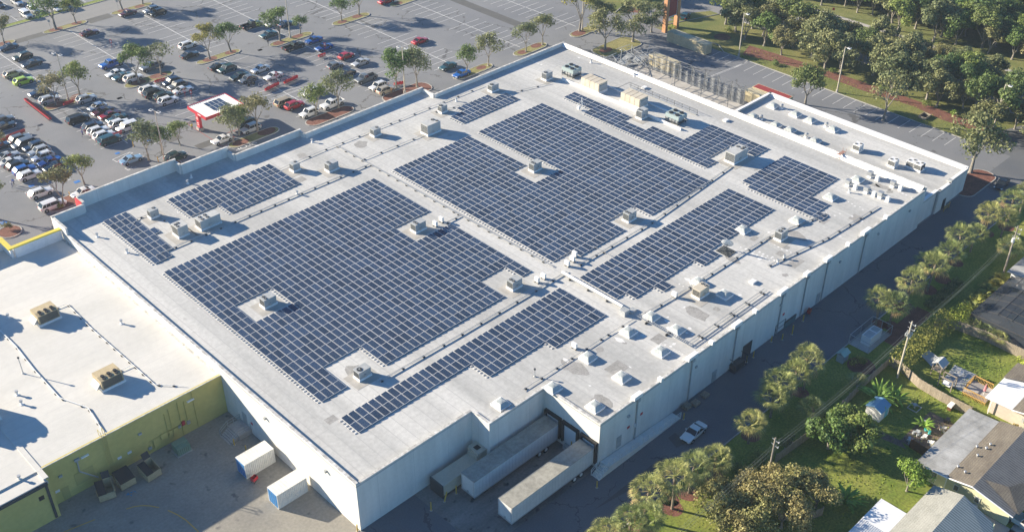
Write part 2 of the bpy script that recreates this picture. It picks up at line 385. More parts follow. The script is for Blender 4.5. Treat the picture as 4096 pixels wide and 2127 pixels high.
for (a, b) in (((44.0,104.2),(55,104.2)), ((44.0,104.2),(44.0,119)), ((44,119),(55,119)), ((47.5,106.2),(51.5,106.2)), ((47.5,108.8),(51.5,108.8)), ((47.5,106.2),(47.5,108.8)), ((51.5,106.2),(51.5,108.8)), ((49.5,106.2),(49.5,108.8))):
    p = Vector(a); q = Vector(b); d=(q-p).normalized(); n=Vector((-d.y,d.x))*.06
    mb.poly([tuple(p-n-d*.06), tuple(q-n+d*.06), tuple(q+n+d*.06), tuple(p+n-d*.06)], .022+.0004*len(mb.f))
struct('red_markings', mb, MT['rpaint'])
# painted word on the drive along the storefront
fc = bpy.data.curves.new('road_word', 'FONT'); fc.body = 'STOP'; fc.size = 1.9; fc.align_x = 'CENTER'
fo = bpy.data.objects.new('road_word', fc); COL.objects.link(fo); fo.location = (47.6, 101.4, .03); fo.rotation_euler = (0, 0, math.pi); fo.scale = (1.15, .75, 1)
fo.data.materials.append(MT['paint']); fo['kind'] = 'structure'
# storm drains
mb = MB()
for (r, x, y) in (('cB',575,360),('cD',640,45),('t00',1200,990),('t10',40,505),('cK',285,460)):
    c = G(r,x,y); rect(mb, c.x-.55, c.x+.55, c.y-.45, c.y+.45, .021)
struct('drain_grates', mb, MT['fan'])

# ---- kerbed planting islands: kerb ring, planted top
def island(x0, x1, y0, y1, top='drygrass', mulch=(), shape='round'):
    ins = MB(); k = MB(); n = 8
    ry = (y1-y0)/2; rx = min(2.0, (x1-x0)/2); pts = []
    for (cx, a0) in ((x1-rx, -90), (x0+rx, 90)):
        for i in range(n+1):
            a = R(a0+180*i/n); pts.append((cx+rx*math.cos(a), (y0+y1)/2+ry*math.sin(a)))
    kerb(k, pts, .18, .15, True)
    o = struct('kerbed_island', k, MT['kerb'])
    ins.poly(pts, .115); p = ins.build('planting', MT[top], o)
    for (mx, my, mr) in mulch:
        q = MB(); q.poly([(mx+mr*1.2*math.cos(a), my+mr*.85*math.sin(a)) for a in [2*math.pi*i/14 for i in range(14)]], .124)
        q.build('mulch_bed', MT['mulch'], o)
    return o
island(43.6,55.4,187.7,190.3, mulch=[(47.0,189.1,1.5),(52.8,189.3,1.2)])
island(24,36.3,188.2,190.8, mulch=[(33.4,189.5,1.5)])
island(62.3,74.2,187.4,190.0, mulch=[(65.9,189.2,1.3),(70.5,188.6,1.2)])
island(62.1,74.2,143.6,146.3, mulch=[(65.8,145.1,1.6),(71.7,145.1,1.3)])
island(43.1,55.3,143.4,146.6, mulch=[(46.6,145,1.6),(52.0,145.4,1.8)])
island(24.2,36.0,145.4,148.6, mulch=[(27.4,147.2,2.0),(33.0,148.0,1.6)])
island(81.0,93.6,140.2,143.0, mulch=[(83.6,141.6,1.4),(89.6,142.0,1.3)])
island(100.6,112.4,140.2,143.2, mulch=[(103.6,141.7,1.2),(108.8,142.0,1.3)])
island(119.7,131.6,140.2,143.2, mulch=[(122.6,141.7,1.2)])
island(62.6,75.0,98.2,101.8, top='mulch')
island(44.8,57.2,101.6,104.6, mulch=[(47.6,103.0,1.6),(54.4,103.4,1.8)])
island(82.2,95.2,94.4,99.6, top='mulch')
island(101.6,113.6,93.6,96.6, mulch=[(104.6,95.0,1.2),(110.4,95.2,1.2)])
island(121.4,132.2,93.2,96.4, mulch=[(124.0,94.8,1.2),(129.4,95.2,1.4)])
island(140.2,150.0,91.4,94.8, mulch=[(143.0,93.2,1.8)])
island(136.4,150.6,77.2,84.0, mulch=[(140.0,81.2,1.6)])
island(-4.6,-1.0+.6,100.8,105.2, top='mulch')
island(24.8,34.2,102.8,106.4, top='mulch')
island(5.8,15.5,103.6,107.8, top='mulch')
island(137.6,150.5,-16.2,-11.2, top='mulch')
# ================================================================== the big store
ST = thing('store_building', 'large white flat-roofed store carrying the solar arrays', 'store', (0,0,0))
OUT = [(0,0),(20,0),(20,-3.6),(30.8,-3.6),(30.8,-14.2),(120.6,-14.2),(120.6,77.9),(80.8,77.9),(80.8,82),(50.4,82),(50.4,83.6),(35.4,83.6),(35.4,86.2),(25.4,86.2),(25.4,88.2),(5.9,88.2),(5.9,86),(0,86)]
HT = [8.42, 8.42, 8.42, 8.42, 8.45, 8.9, 9.0, 9.0, 9.2, 9.2, 9.6, 9.6, 10.3, 10.3, 10.7, 10.3, 10.0, 8.62]
mb = MB(); mb.prism(OUT, 7.975, 8.2, bottom=False); mb.build('roof', MT['roofw'], ST)
mw = MB(); mc = MB()
mw.prism(OUT, 0, 7.97, top=False, bottom=False)
n = len(OUT)
for i in range(n):
    a = Vector(OUT[i]); b = Vector(OUT[(i+1) % n]); d = (b-a).normalized(); q = Vector((-d.y, d.x))*.32; h = HT[i]
    e = Vector((0,0))
    u = d*.005; q2 = q/.32*.003
    mw.prism([tuple(a+u+q2), tuple(b-u+q2), tuple(b-u+q), tuple(a+u+q)], 7.9, h)
    qo = Vector((d.y, -d.x))*.05
    hh = h + .002*(i % 3)
    mc.prism([tuple(a+qo-d*.03), tuple(b+qo+d*.03), tuple(b+q*1.2+d*.03), tuple(a+q*1.2-d*.03)], hh+.003, hh+.07)
# west wall: raised end near the front
mw.prism([(0.001,80.5),(.335,80.5),(.335,85.9),(.001,85.9)], 7.8, 9.92)
mc.prism([(-.05,80.45),(.40,80.45),(.40,86.05),(-.05,86.05)], 9.93, 10.0)
mw.build('wall', MT['wallw'], ST); mc.build('coping', MT['cap'], ST)
mb = MB()
for i in (8, 9, 10, 11, 12, 13, 14, 15, 16):      # white inner faces of the tall front parapets
    pass
mb.prism([(119.2,-13.8),(120.25,-13.8),(120.25,77.5),(119.9,77.5)], 8.2, 8.35); 
mb.quad((119.3,-13.8,8.36),(120.22,-13.8,9.05),(120.22,77.5,9.05),(119.5,77.5,8.36)); mb.build('cant_strip', MT['parap'], ST)
# raised scupper blocks and conductor heads along the alley wall, with their downspouts
for x, l in ((105.8,.5),(98.2,2.4),(93.4,.5),(86.5,1.8),(80.6,1.2),(73.2,2.2),(66.5,.5),(61.0,2.0),(55.4,.5),(49.8,2.2),(43.4,.5),(37.6,1.8)):
    mk = MB(); mk.box(x, x+l, -14.52, -13.8, 8.5, 9.12); mk.build('parapet_block', MT['parap'], ST)
    if l > 1:
        md = MB(); md.box(x+l*.5, x+l*.5+.16, -14.42, -14.26, .2, 8.5); md.box(x+l*.5-.2, x+l*.5+.4, -14.6, -14.22, 7.9, 8.45); md.build('downspout', MT['acgrey'], ST)
# dock wall: black seals round three doors
for y in (-5.6, -9.0, -12.5):
    mb = MB(); mb.box(30.35, 30.78, y-1.55, y-1.25, 1.1, 4.5); mb.box(30.35, 30.78, y+1.25, y+1.55, 1.1, 4.5); mb.box(30.35, 30.78, y-1.55, y+1.55, 4.5, 4.9)
    o = mb.build('dock_seal', MT['blackpl'], ST)
    mb = MB(); mb.box(30.68, 30.79, y-1.24, y+1.24, 1.2, 4.49); mb.build('dock_door', MT['white'], o)
    mb = MB(); mb.box(30.55, 30.79, y-.35, y-.25+.0, 1.2, 2.0); mb.build('dock_bumper', MT['yelpole'], o)
mb = MB(); mb.box(30.2,30.8,-8,-9.8,.0,.75); mb.build('dock_plate', MT['acgrey'], ST)
# doors, lights and signs on the walls
def wallbox(name, x0, x1, y, z0, z1, mat, par, t=.08):
    mb = MB(); mb.box(x0, x1, y-t, y-.004, z0, z1); return mb.build(name, mat, par)
wallbox('door', 34.6, 35.6, -14.2, 1.35, 3.4, MT['acgrey'], ST)
wallbox('door', 57.0, 58.0, -14.2, .05, 2.2, MT['acgrey'], ST)
wallbox('door', 64.8, 67.2, -14.2, .05, 2.9, MT['fin'], ST)
wallbox('door', 86.0, 87.0, -14.2, .05, 2.2, MT['acgrey'], ST)
for x in (36.6, 52.0, 74.0, 91.5, 104.0, 115.0): wallbox('wall_light', x, x+.4, -14.2, 6.0, 6.35, MT['acgrey'], ST, .25)
for x, z in ((36.8, 3.6), (39.6, 4.4), (75.5, 3.2)): wallbox('warning_sign', x, x+.55, -14.2, z, z+.45, MT['red'], ST, .03)
wallbox('meter_box', 38.2, 39.0, -14.2, 3.1, 3.7, MT['white'], ST, .2)
mb = MB(); mb.box(-.05,-.004,26.6,27.7,.9,3.0); mb.build('door', MT['acgrey'], ST)
mb = MB(); mb.box(-.04,-.004,25.0,25.5,2.0,2.4); mb.build('warning_sign', MT['red'], ST)
for y in (6.4, 20.6): 
    mb = MB(); mb.box(-.35,-.004,y,y+.35,6.1,6.5); mb.build('wall_light', MT['acgrey'], ST)
mb = MB(); mb.prism([(6.0,88.27),(25.3,88.27),(25.3,88.5),(6.0,88.5)], 2.8, 10.1); mb.prism([(5.62,86.2),(5.87,86.2),(5.87,88.5),(5.62,88.5)], 0, 10.25); mb.build('red_facade_panel', MT['redwall'], ST)

# ---- lower annex at the east end
AN = thing('annex_building', 'low white annex with ribbed skylights and roof vents along the east side of the store', 'building', (121,-13.5,0))
AO = [(120.95,-13.7),(127.4,-13.7),(127.4,-14.1),(132.0,-14.1),(132.0,-13.7),(139.6,-13.7),(139.6,32.8),(120.95,32.8)]
mb = MB(); mb.prism(AO, 4.595, 4.9, bottom=False); mb.build('roof', MT['roofw'], AN)
mw = MB(); mc = MB()
mw.prism(AO, 0, 4.59, top=False, bottom=False)
for i in range(len(AO)-1):
    a = Vector(AO[i]); b = Vector(AO[i+1]); d = (b-a).normalized(); q = Vector((-d.y, d.x))*.3
    h = 5.45 if i >= 5 else 5.15
    u = d*.005; q2 = q/.3*.003
    mw.prism([tuple(a+u+q2), tuple(b-u+q2), tuple(b-u+q), tuple(a+u+q)], 4.55, h+.001*i); qo = Vector((d.y,-d.x))*.04
    mc.prism([tuple(a+qo), tuple(b+qo), tuple(b+q*1.9), tuple(a+q*1.9)], h+.01+.001*i, h+.08)
mw.build('wall', MT['wallw'], AN); mc.build('coping', MT['parap'], AN)
mb = MB(); mb.quad((138.6,-13.3,4.93),(139.25,-13.3,5.42),(139.25,32.4,5.42),(138.6,32.4,4.93)); mb.build('cant_strip', MT['parap'], AN)
wallbox('door', 130.0, 131.1, -14.1, .05, 2.2, MT['dark'], AN)
mb = MB(); mb.box(126.9,127.06,-14.0,-13.75,.1,5.0); mb.box(132.1,132.26,-13.9,-13.75,.1,5.0); mb.box(131.8,132.6,-14.1,-13.3,5.2,5.6); mb.build('downspout', MT['acgrey'], AN)

# ---- neighbour with olive walls
YS = thing('olive_store_building', 'store with olive green walls, bright white roof and yellow front coping', 'store', (-27.3,32.3,0))
mb = MB(); mb.prism([(-27.3,32.3),(-.35,32.3),(-.35,86.4),(-90,86.4),(-90,32.31),(-27.32,32.31)][0:4]+[(-90,32.3)], 6.6, 7.0, bottom=False)
mb.build('roof', MT['roofy'], YS)
mb = MB(); mb.prism([(-90,30.0),(-27.3,30.0),(-27.3,32.29),(-90,32.29)], 6.3, 6.82, bottom=False); mb.build('lower_roof', MT['roofy'], YS)
mb = MB(); mb.prism([(-27.1,32.22),(-.02,32.22),(-.02,32.62),(-27.1,32.62)], 0, 7.06); mb.prism([(-27.42,30.02),(-27.12,30.02),(-27.12,32.21),(-27.42,32.21)], 0, 7.05)
mb.prism([(-90,30.0),(-27.43,30.0),(-27.43,30.4),(-90,30.4)], 0, 6.62); mb.build('wall', MT['wally'], YS)
mb = MB(); mb.box(-27.3,-.02,32.16,32.30,7.065,7.13); mb.box(-.38,-.03,32.66,82.6,6.9,7.03); mb.build('edge_flashing', MT['cap'], YS)
mb = MB(); mb.box(-90,-27.5,29.72,29.98,6.25,6.65); mb.box(-27.9,-27.55,29.86,29.99,.2,6.2); mb.build('gutter', MT['fin'], YS)
mb = MB(); mb.box(-27.75,-27.05,30.2,80,6.83,7.12); mb.build('expansion_joint', MT['roofy'], YS)
mb = MB(); mb.box(-8.3,-.1,82.45,82.85,6.5,8.9); mb.box(-8.95,-8.55,82.85,86.6,6.5,8.9); mb.box(-90,-8.96,86.3,86.7,6.5,8.9); mb.build('parapet', MT['parap'], YS)
mb = MB(); mb.box(-8.55,-.1,82.35,83.15,8.91,9.15); mb.box(-9.25,-8.45,82.36,86.1,8.912,9.14); mb.box(-90,-8.44,86.12,86.95,8.914,9.15); mb.build('front_coping', MT['yellow'], YS)
mb = MB(); mb.box(-90,-.1,83.2,86.2,0,.02); mb.build('entrance_slab', MT['walk'], YS) if False else None
# ladder with its cage rails over the edge
lx = G('t03',1055,400,7.0).x
mb = MB()
for dx in (-.28,.28):
    mb.bar((lx+dx,32.0,1.9),(lx+dx,32.0,8.1),.06); mb.bar((lx+dx,32.0,8.1),(lx+dx,32.9,8.1),.06); mb.bar((lx+dx,32.9,8.1),(lx+dx,32.9,7.0),.06)
z = 2.0
while z < 7.0: mb.bar((lx-.28,32.0,z),(lx+.28,32.0,z),.04); z += .35
mb.build('roof_ladder', plain('ladder_yellow', (.50,.42,.14), .6), YS)
for r_, x, y in (('t03',865,588),('t03',1925,22)):
    c = G(r_, x, y, 5.6); mb = MB(); mb.box(c.x-.55,c.x+.55,31.95,32.2,5.5,5.7); mb.build('wall_lamp', plain('lit_tube', (.9,.9,.85), .3), YS)
for r_, x, y in (('t03',620,793),('t03',1420,365)):
    c = G(r_, x, y, 4.4); mb = MB(); mb.box(c.x-.25,c.x+.25,31.95,32.2,4.3,4.6); mb.build('camera_box', MT['acgrey'], YS)
mb = MB(); c = G('t03',795,640,5.6).x; mb.box(c-.35,c+.35,31.95,32.2,5.5,5.9); mb.bar((c,32.08,5.5),(c-.1,32.08,3.6),.16); mb.bar((c-.1,32.08,3.6),(c+2.0,32.08,1.0),.16); mb.build('duct', MT['acgrey'], YS)
mb = MB()
for x, z0, z1 in ((-7.4,.2,6.4),(-9.6,1.0,5.6),(-8.9,.8,6.0),(-5.0,.1,6.9),(-6.4,1.5,6.0),(-11.6,.1,2.2),(-12.6,.4,1.6)): mb.box(x,x+.07,32.08,32.2,z0,z1)
mb.box(-12.6,-7.0,32.06,32.16,2.2,2.3); mb.build('conduits', MT['wally'], YS)
for x0,x1,z0,z1,mm in ((-12.9,-12.4,.9,1.3,'acgrey'),(-12.0,-11.1,.6,2.2,'wally'),(-10.8,-9.8,1.5,2.4,'wally'),(-9.5,-9.0,1.6,2.3,'wally'),(-8.8,-8.3,1.6,2.3,'wally'),(-8.0,-7.6,1.9,2.3,'metal'),(-6.6,-6.1,1.7,2.3,'metal')):
    mb = MB(); mb.box(x0,x1,31.98,32.2,z0,z1); mb.build('electric_box', MT[mm], YS)
mb = MB(); mb.box(-7.4,-6.9,31.96,32.2,2.0,2.7); mb.build('fire_bell_box', MT['red'], YS)
for r_, x, y in (('t03',1312,545),('t03',1213,600),('t03',595,945)):
    c = G(r_, x, y, 2.2); mb = MB(); mb.box(c.x-.3,c.x+.3,32.15,32.2,2.0,2.4); mb.build('wall_sign', MT['white'], YS)
mb = MB(); mb.box(-25.6,-24.6,32.15,32.2,.05,2.2); mb.box(-23.5,-20.8,32.15,32.2,1.4,3.4); mb.build('door', plain('door_olive', (.42,.36,.12), .6), YS)
c = G('t03',490,1080,4.6).x; mb = MB(); mb.box(c-.35,c+.35,29.94,29.99,4.2,4.9); mb.build('wall_sign', MT['blackpl'], YS)

# ---- dismantled garden centre frame with sagging shade cloth
GF = thing('garden_centre_frame', 'bare grey steel frame of a roofless yard with sagging shade cloth behind the store', 'steel frame', (121,33,0))
mb = MB(); fl = MB(); fl.poly(RC(121,139.5,33.1,69.5), .02)
posts = [39.0, 42.7, 46.4, 50.2, 54.0, 57.8, 61.6, 65.6]
for y in posts:
    for x in ((133, 139.3) if y in (39.0,46.4,54.0,61.6) else (139.3,)): mb.bar((x,y,0),(x,y,4.9),.13)
for y in posts:
    mb.bar((121.2,y,5.2),(133,y,6.0),.1); mb.bar((133,y,6.0),(139.3,y,4.9),.1)
for x, z in ((126.5,5.3),(133,6.0),(139.3,4.9),(136.2,5.6),(129.8,5.9)): mb.bar((x,37.2,z),(x,66,z),.1)
for i in range(len(posts)-1):
    y0, y1 = posts[i], posts[i+1]
    mb.bar((126.5,y0,5.3),(133,y1,6.2),.05) if i % 2 else None; mb.bar((139.3,y0,.6),(139.3,y1,4.7),.06) if i % 2 else None
mb.build('frame', plain('dull_steel', (.24,.25,.26), .5, .5), GF)
fl.build('slab', MT['walk'], GF)
mc = MB()
for i in range(len(posts)-1):
    y0, y1 = posts[i], posts[i+1]; k = 8
    for j in range(k):
        a = y0+(y1-y0)*j/k; b = y0+(y1-y0)*(j+1)/k
        sg = lambda t: 4.7 - (1.1+.5*math.sin(i*2.1))*math.sin(math.pi*(t-y0)/(y1-y0))
        wb = lambda t: 139.42+.22*math.sin(t*3.1+i)
        mc.quad((wb(a),a,.15),(wb(b),b,.15),(wb(b)-.1,b,sg(b)),(wb(a)-.1,a,sg(a)))
ms, nt_, b_ = new_mat('shade_cloth'); b_.inputs['Base Color'].default_value = (.24,.25,.25,1); b_.inputs['Roughness'].default_value = .9; b_.inputs['Alpha'].default_value = .5
mc.build('shade_cloth', ms, GF)
DB = thing('collapsed_frame_pile', 'jumbled pile of collapsed grey steel poles at the end of the yard', 'scrap pile', (137,72,0))
rnd = random.Random(4); mb = MB()
for i in range(46):
    x = rnd.uniform(130,143.5); y = rnd.uniform(67,76); a = rnd.uniform(-.5,.6) if i % 3 else rnd.uniform(1.2,1.9); l = rnd.uniform(2.5,6)
    z = rnd.uniform(.3,2.4)
    mb.bar((x-l/2*math.cos(a), y-l/2*math.sin(a), z), (x+l/2*math.cos(a), y+l/2*math.sin(a), max(.1, z+rnd.uniform(-1.4,1.4))), .09)
for i in range(8):
    x = rnd.uniform(131,143); y = rnd.uniform(68,75); mb.bar((x,y,0),(x+.3,y,rnd.uniform(2,3.6)),.1)
mb.build('poles', plain('scrap_steel', (.50,.52,.53), .4, .5), DB)
mb = MB()
for i in range(4):
    x = rnd.uniform(131,142); y = rnd.uniform(68,74); l = rnd.uniform(1.5,2.6)
    mb.quad((x,y,.5),(x+l,y+.4,1.1),(x+l,y+2.0,1.4),(x-.2,y+1.8,.7))
mb.build('sheeting', MT['acgrey'], DB)
# ================================================================== solar arrays
PA, PB = 1.1493, 1.98
mg, nt, b = new_mat('solar_glass'); L = nt.links
tc = nd(nt, 'ShaderNodeTexCoord'); sp = nd(nt, 'ShaderNodeSeparateXYZ'); L.new(tc.outputs['Object'], sp.inputs[0])
def cells(sock, per, off):
    a = nd(nt, 'ShaderNodeMath', operation='ADD'); L.new(sock, a.inputs[0]); a.inputs[1].default_value = off
    p = nd(nt, 'ShaderNodeMath', operation='PINGPONG'); L.new(a.outputs[0], p.inputs[0]); p.inputs[1].default_value = per/2
    l = nd(nt, 'ShaderNodeMath', operation='LESS_THAN'); L.new(p.outputs[0], l.inputs[0]); l.inputs[1].default_value = .006
    return l.outputs[0]
mxm = nd(nt, 'ShaderNodeMath', operation='MAXIMUM'); L.new(cells(sp.outputs[0], .156, .0), mxm.inputs[0]); L.new(cells(sp.outputs[1], .1585, .0), mxm.inputs[1])
oi = nd(nt, 'ShaderNodeObjectInfo'); 
ge = nd(nt, 'ShaderNodeNewGeometry'); no = nd(nt, 'ShaderNodeTexNoise'); no.inputs['Scale'].default_value = .12; L.new(ge.outputs['Position'], no.inputs['Vector'])
cr = nd(nt, 'ShaderNodeValToRGB'); cr.color_ramp.elements[0].color = (.004,.018,.050,1); cr.color_ramp.elements[1].color = (.008,.032,.085,1)
L.new(no.outputs['Fac'], cr.inputs[0])
mx = nd(nt, 'ShaderNodeMix', data_type='RGBA'); L.new(mxm.outputs[0], mx.inputs[0]); L.new(cr.outputs[0], mx.inputs[6]); mx.inputs[7].default_value = (.16,.19,.24,1)
L.new(mx.outputs[2], b.inputs['Base Color']); b.inputs['Roughness'].default_value = .22; b.inputs['IOR'].default_value = 1.33
MT['frame'] = plain('panel_frame', (.64,.65,.66), .45, .1)
MT['rack'] = plain('rack_pale', (.58,.58,.57), .6)
def panel_mb(h0=.14, h1=.235):
    """module: local x 0..0.99 (low edge to high edge), y -1.96..0"""
    mb = MB(); W, Lg, t, fr = .985, 1.945, .035, .030
    sl = (h1-h0)/W
    def P(x, y, dz): return (x, y, h0+sl*x+dz)
    mb.cur = 1
    mb.quad(P(0,-Lg,0),P(W,-Lg,0),P(W,0,0),P(0,0,0))
    for (a, b_, c, d) in ((0,W,-fr,0),(0,W,-Lg,-Lg+fr),(0,fr,-Lg+fr,-fr),(W-fr,W,-Lg+fr,-fr)):
        mb.quad(P(a,c,.004),P(b_,c,.004),P(b_,d,.004),P(a,d,.004))
    mb.quad(P(0,-Lg,-t),P(W,-Lg,-t),P(W,-Lg,.004),P(0,-Lg,.004)); mb.quad(P(W,-Lg,-t),P(W,0,-t),P(W,0,.004),P(W,-Lg,.004))
    mb.quad(P(W,0,-t),P(0,0,-t),P(0,0,.004),P(W,0,.004)); mb.quad(P(0,0,-t),P(0,-Lg,-t),P(0,-Lg,.004),P(0,0,.004))
    mb.quad(P(0,0,-t),P(W,0,-t),P(W,-Lg,-t),P(0,-Lg,-t))
    mb.cur = 0
    mb.quad(P(fr,-Lg+fr,.002),P(W-fr,-Lg+fr,.002),P(W-fr,-fr,.002),P(fr,-fr,.002))
    mb.cur = 0
    return mb
# drop the first (frame-coloured) underside quad that would lie under the glass
pmb = panel_mb(); pmb.f.pop(0); pmb.m.pop(0)
PANEL = pmb.mesh('solar_panel', [mg, MT['frame']])
def cellset(*boxes):
    s = set()
    for b_ in boxes:
        i0, i1, j0, j1 = b_[:4]
        f = s.discard if len(b_) > 4 else s.add
        for i in range(i0, i1+1):
            for j in range(j0, j1+1): f((i, j))
    return s
def array(label, origin, cells_, pa=PA, pb=PB, skew=(0,0), ballast=True):
    ox, oy = origin
    root = thing('solar_array', label, 'solar array', (ox, oy, 8.2), group='solar arrays on the store roof')
    cl = sorted(cells_, key=lambda c: (ox+c[0]*pa-CX)**2+(oy-c[1]*pb-CY)**2)
    ind, rest = (cl, []) if len(cl) <= 100 else (cl[:100], cl[100:])
    def loc(i, j): return (i*pa+skew[0]*j, -j*pb+skew[1]*i, 0)
    for (i, j) in ind:
        o = bpy.data.objects.new('solar_panel', PANEL); COL.objects.link(o); o.parent = root; o.location = loc(i, j)
    if rest:
        mb = MB()
        nb = len(pmb.v)
        for (i, j) in rest:
            dx, dy, _ = loc(i, j); n = len(mb.v)
            mb.v += [(a+dx, b_+dy, c) for a, b_, c in pmb.v]; mb.f += [tuple(n+q for q in f) for f in pmb.f]; mb.m += pmb.m
        me = mb.mesh('solar_panel_field', [MT['glass2'], MT['frame']])
        o = bpy.data.objects.new('solar_panel_field', me); COL.objects.link(o); o.parent = root; o['kind'] = 'stuff'
    # racking: wind deflectors on the high side of each row, thin rails between modules
    mb = MB()
    for (i, j) in cells_:
        dx, dy, _ = loc(i, j)
        mb.quad((dx+1.0,dy-1.97,.215),(dx+1.09,dy-1.97,.05),(dx+1.09,dy,.05),(dx+1.0,dy,.215))
        mb.quad((dx,dy-2.005,.10),(dx+1.10,dy-2.005,.17),(dx+1.10,dy-1.96,.17),(dx,dy-1.96,.10))
    mb.build('racking', MT['rack'], root, world=False)
    bl = MB()
    for (i, j) in cells_:
        if (i-1, j) not in cells_:
            dx, dy, _ = loc(i, j)
            for t in (.25, .95, 1.6): bl.box(dx-.50,dx-.16,dy-t-.2,dy-t+.08,.0,.10)
        if (i, j-1) not in cells_:
            pass
    bl.build('ballast_blocks', MT['ballast'], root, world=False)['kind'] = 'stuff'
    return root
MT['ballast'] = mottled('ballast', (.38,.38,.37), (.66,.66,.65), 2.5, .85, scale2=5, amt2=.25)
def vary(m_, sock_type, out):
    nt = m_.node_tree; b = nt.nodes['Principled BSDF']; L = nt.links; prev = b.inputs['Base Color'].links[0].from_socket
    o_ = nd(nt, sock_type); mr = nd(nt, 'ShaderNodeMapRange'); L.new(o_.outputs[out], mr.inputs[0]); mr.inputs[3].default_value = .78; mr.inputs[4].default_value = 1.25
    v = nd(nt, 'ShaderNodeVectorMath', operation='SCALE'); L.new(prev, v.inputs[0]); L.new(mr.outputs[0], v.inputs['Scale']); L.new(v.outputs[0], b.inputs['Base Color'])
mg2 = mg.copy(); mg2.name = 'solar_glass_field'; vary(mg2, 'ShaderNodeNewGeometry', 'Random Per Island'); vary(mg, 'ShaderNodeObjectInfo', 'Random'); MT['glass2'] = mg2
for n_ in mg2.node_tree.nodes:
    pass
PA, PB = 1.1555, 2.013
SK = (-.014, .002)
MT['glass2'] = mg2
for v in range(len(pmb.v)):
    a_, b__, c_ = pmb.v[v]; pmb.v[v] = (a_*1.006, b__*1.017, c_)
PANEL = pmb.mesh('solar_panel', [mg, MT['frame']])
array('small four-row array of dark panels near the west end of the roof', (6.77,80.84), cellset((0,3,0,8),(4,4,4,4),(3,3,8,8,0)), skew=(-.008,.027), pb=2.008, pa=1.130)
array('medium array of dark panels below the front parapet, beside the big white roof unit', (18.63,79.66), cellset((0,9,0,0),(0,17,1,3),(5,17,4,5)), skew=(-.011,.014), pb=2.026)
array('largest western array with notches cut round three rooftop units', (6.55,59.64), cellset((0,37,0,10),(0,37,11,18),(36,37,19,20),(0,3,19,21),(10,30,19,21),(3,8,8,10,0),(31,37,8,10,0),(3,3,8,8,0)) | cellset((0,2,8,8)) - cellset((0,8,9,10)) , skew=(-.0107,.001))
array('small stepped array of panels by the front edge next to one rooftop unit', (77.09,68.6), cellset((0,13,0,1),(3,10,-1,-1)), skew=(-.02,.008), pb=2.03)
cd = cellset((0,16,0,7),(0,13,8,10),(0,19,11,19),(0,13,20,20),(4,13,21,21),(20,34,11,21),(20,34,8,10))
cd |= {(19.25+k, j) for k in range(16) for j in range(8)}
array('huge central array wrapped round a rooftop unit in the middle of the roof', (54.7,59.75), cd, skew=(-.016,.003), pb=2.015)
array('L-shaped eastern array running past the beige rooftop units', (100.6,58.7), cellset((0,2,0,7),(-2,-1,4,7),(-2,0,8,10),(-2,2,11,14),(-2,10,15,18),(-2,0,19,19),(7,10,19,21)), skew=(-.012,.003))
array('far eastern stepped array of panels near the group of small exhaust hoods', (98.8,11.3), cellset((0,11,0,5),(0,3,6,7),(-1,0,8,8),(-1,-1,1,7)), skew=(-.018,.003), pa=1.165)
array('long array in the south-east of the roof beside the satellite dish', (54.2,11.3), cellset((0,34,0,4),(6,7,5,5),(15,18,5,5),(0,1,4,4,0)), skew=(-.012,.003), pa=1.160)
array('long narrow array of panels nearest the loading docks', (6.29,11.53), cellset((0,37,0,1),(18,37,2,3),(28,37,4,4)), skew=(-.018,.0014))
# ================================================================== things on the roofs
ZR = 8.2
MT['offw'] = mottled('offwhite_cabinet', (.44,.44,.42), (.52,.52,.50), .8, .5, scale2=4, amt2=.06)
def rtu(name, label, cx, cy, z, lx, ly, h, fans, rz=0, mat='acgrey', curb=.38, louvre='x-', pad=True, cat='air conditioner', group='rooftop air conditioning units'):
    t = thing(name, label, cat, (cx, cy, z), rz, group)
    def bl(mb, nm, m, par=t): return mb.build(nm, MT[m], par, world=False)
    if pad:
        mb = MB(); mb.box(-lx/2-1.3, lx/2+1.0, -ly/2-1.3, ly/2+.9, .0, .02); bl(mb, 'roof_pad', 'padroof')
    mb = MB(); mb.box(-lx/2-.1, lx/2+.1, -ly/2-.1, ly/2+.1, .021, curb); bl(mb, 'curb', 'parap')
    mb = MB(); mb.box(-lx/2, lx/2, -ly/2, ly/2, curb, curb+h); mb.box(-lx/2-.03, lx/2+.03, -ly/2-.03, ly/2+.03, curb+h, curb+h+.05)
    for k in range(1, 3): mb.box(-lx/2+lx*k/3-.012, -lx/2+lx*k/3+.012, -ly/2-.012, -ly/2, curb+.05, curb+h-.05)
    cab = bl(mb, 'cabinet', mat)
    mb = MB()
    for k in range(7):
        zz = curb+.12+(h-.24)*k/7
        mb.box(-lx/2-.025, -lx/2-.003, -ly/2+.07, ly/2-.07, zz, zz+(h-.24)/7*.72)
    bl(mb, 'louvre', 'fin')
    for (fx, fy, fr) in fans:
        mb = MB(); mb.cyl(fx, fy, curb+h+.052, curb+h+.13, fr, fr*.96, 14); f = bl(mb, 'fan', 'fan')
        mb = MB()
        for a in range(4):
            aa = a*math.pi/4; mb.tube((fx-fr*math.cos(aa), fy-fr*math.sin(aa), curb+h+.14), (fx+fr*math.cos(aa), fy+fr*math.sin(aa), curb+h+.14), .012, None, 4)
        mb.cyl(fx, fy, curb+h+.131, curb+h+.16, fr*.28, None, 8); mb.build('fan_guard', MT['acgrey'], f, world=False)
    mb = MB(); mb.box(-lx*.1, lx*.06, -ly/2-.2, -ly/2-.014, curb+.1, curb+.5); bl(mb, 'junction_box', mat)
    return t
one = [(-.45, 0, .42)]; two = [(-.55, .3, .26), (-.55, -.3, .26)]
rtu('rooftop_unit','grey one-fan unit on a tan pad, nearest the loading docks', 13.9,16.5,ZR,2.1,1.35,1.15,one)
rtu('rooftop_unit','grey two-fan unit in the small western notch of the large array', 13.9,40.4,ZR,2.2,1.4,1.25,two)
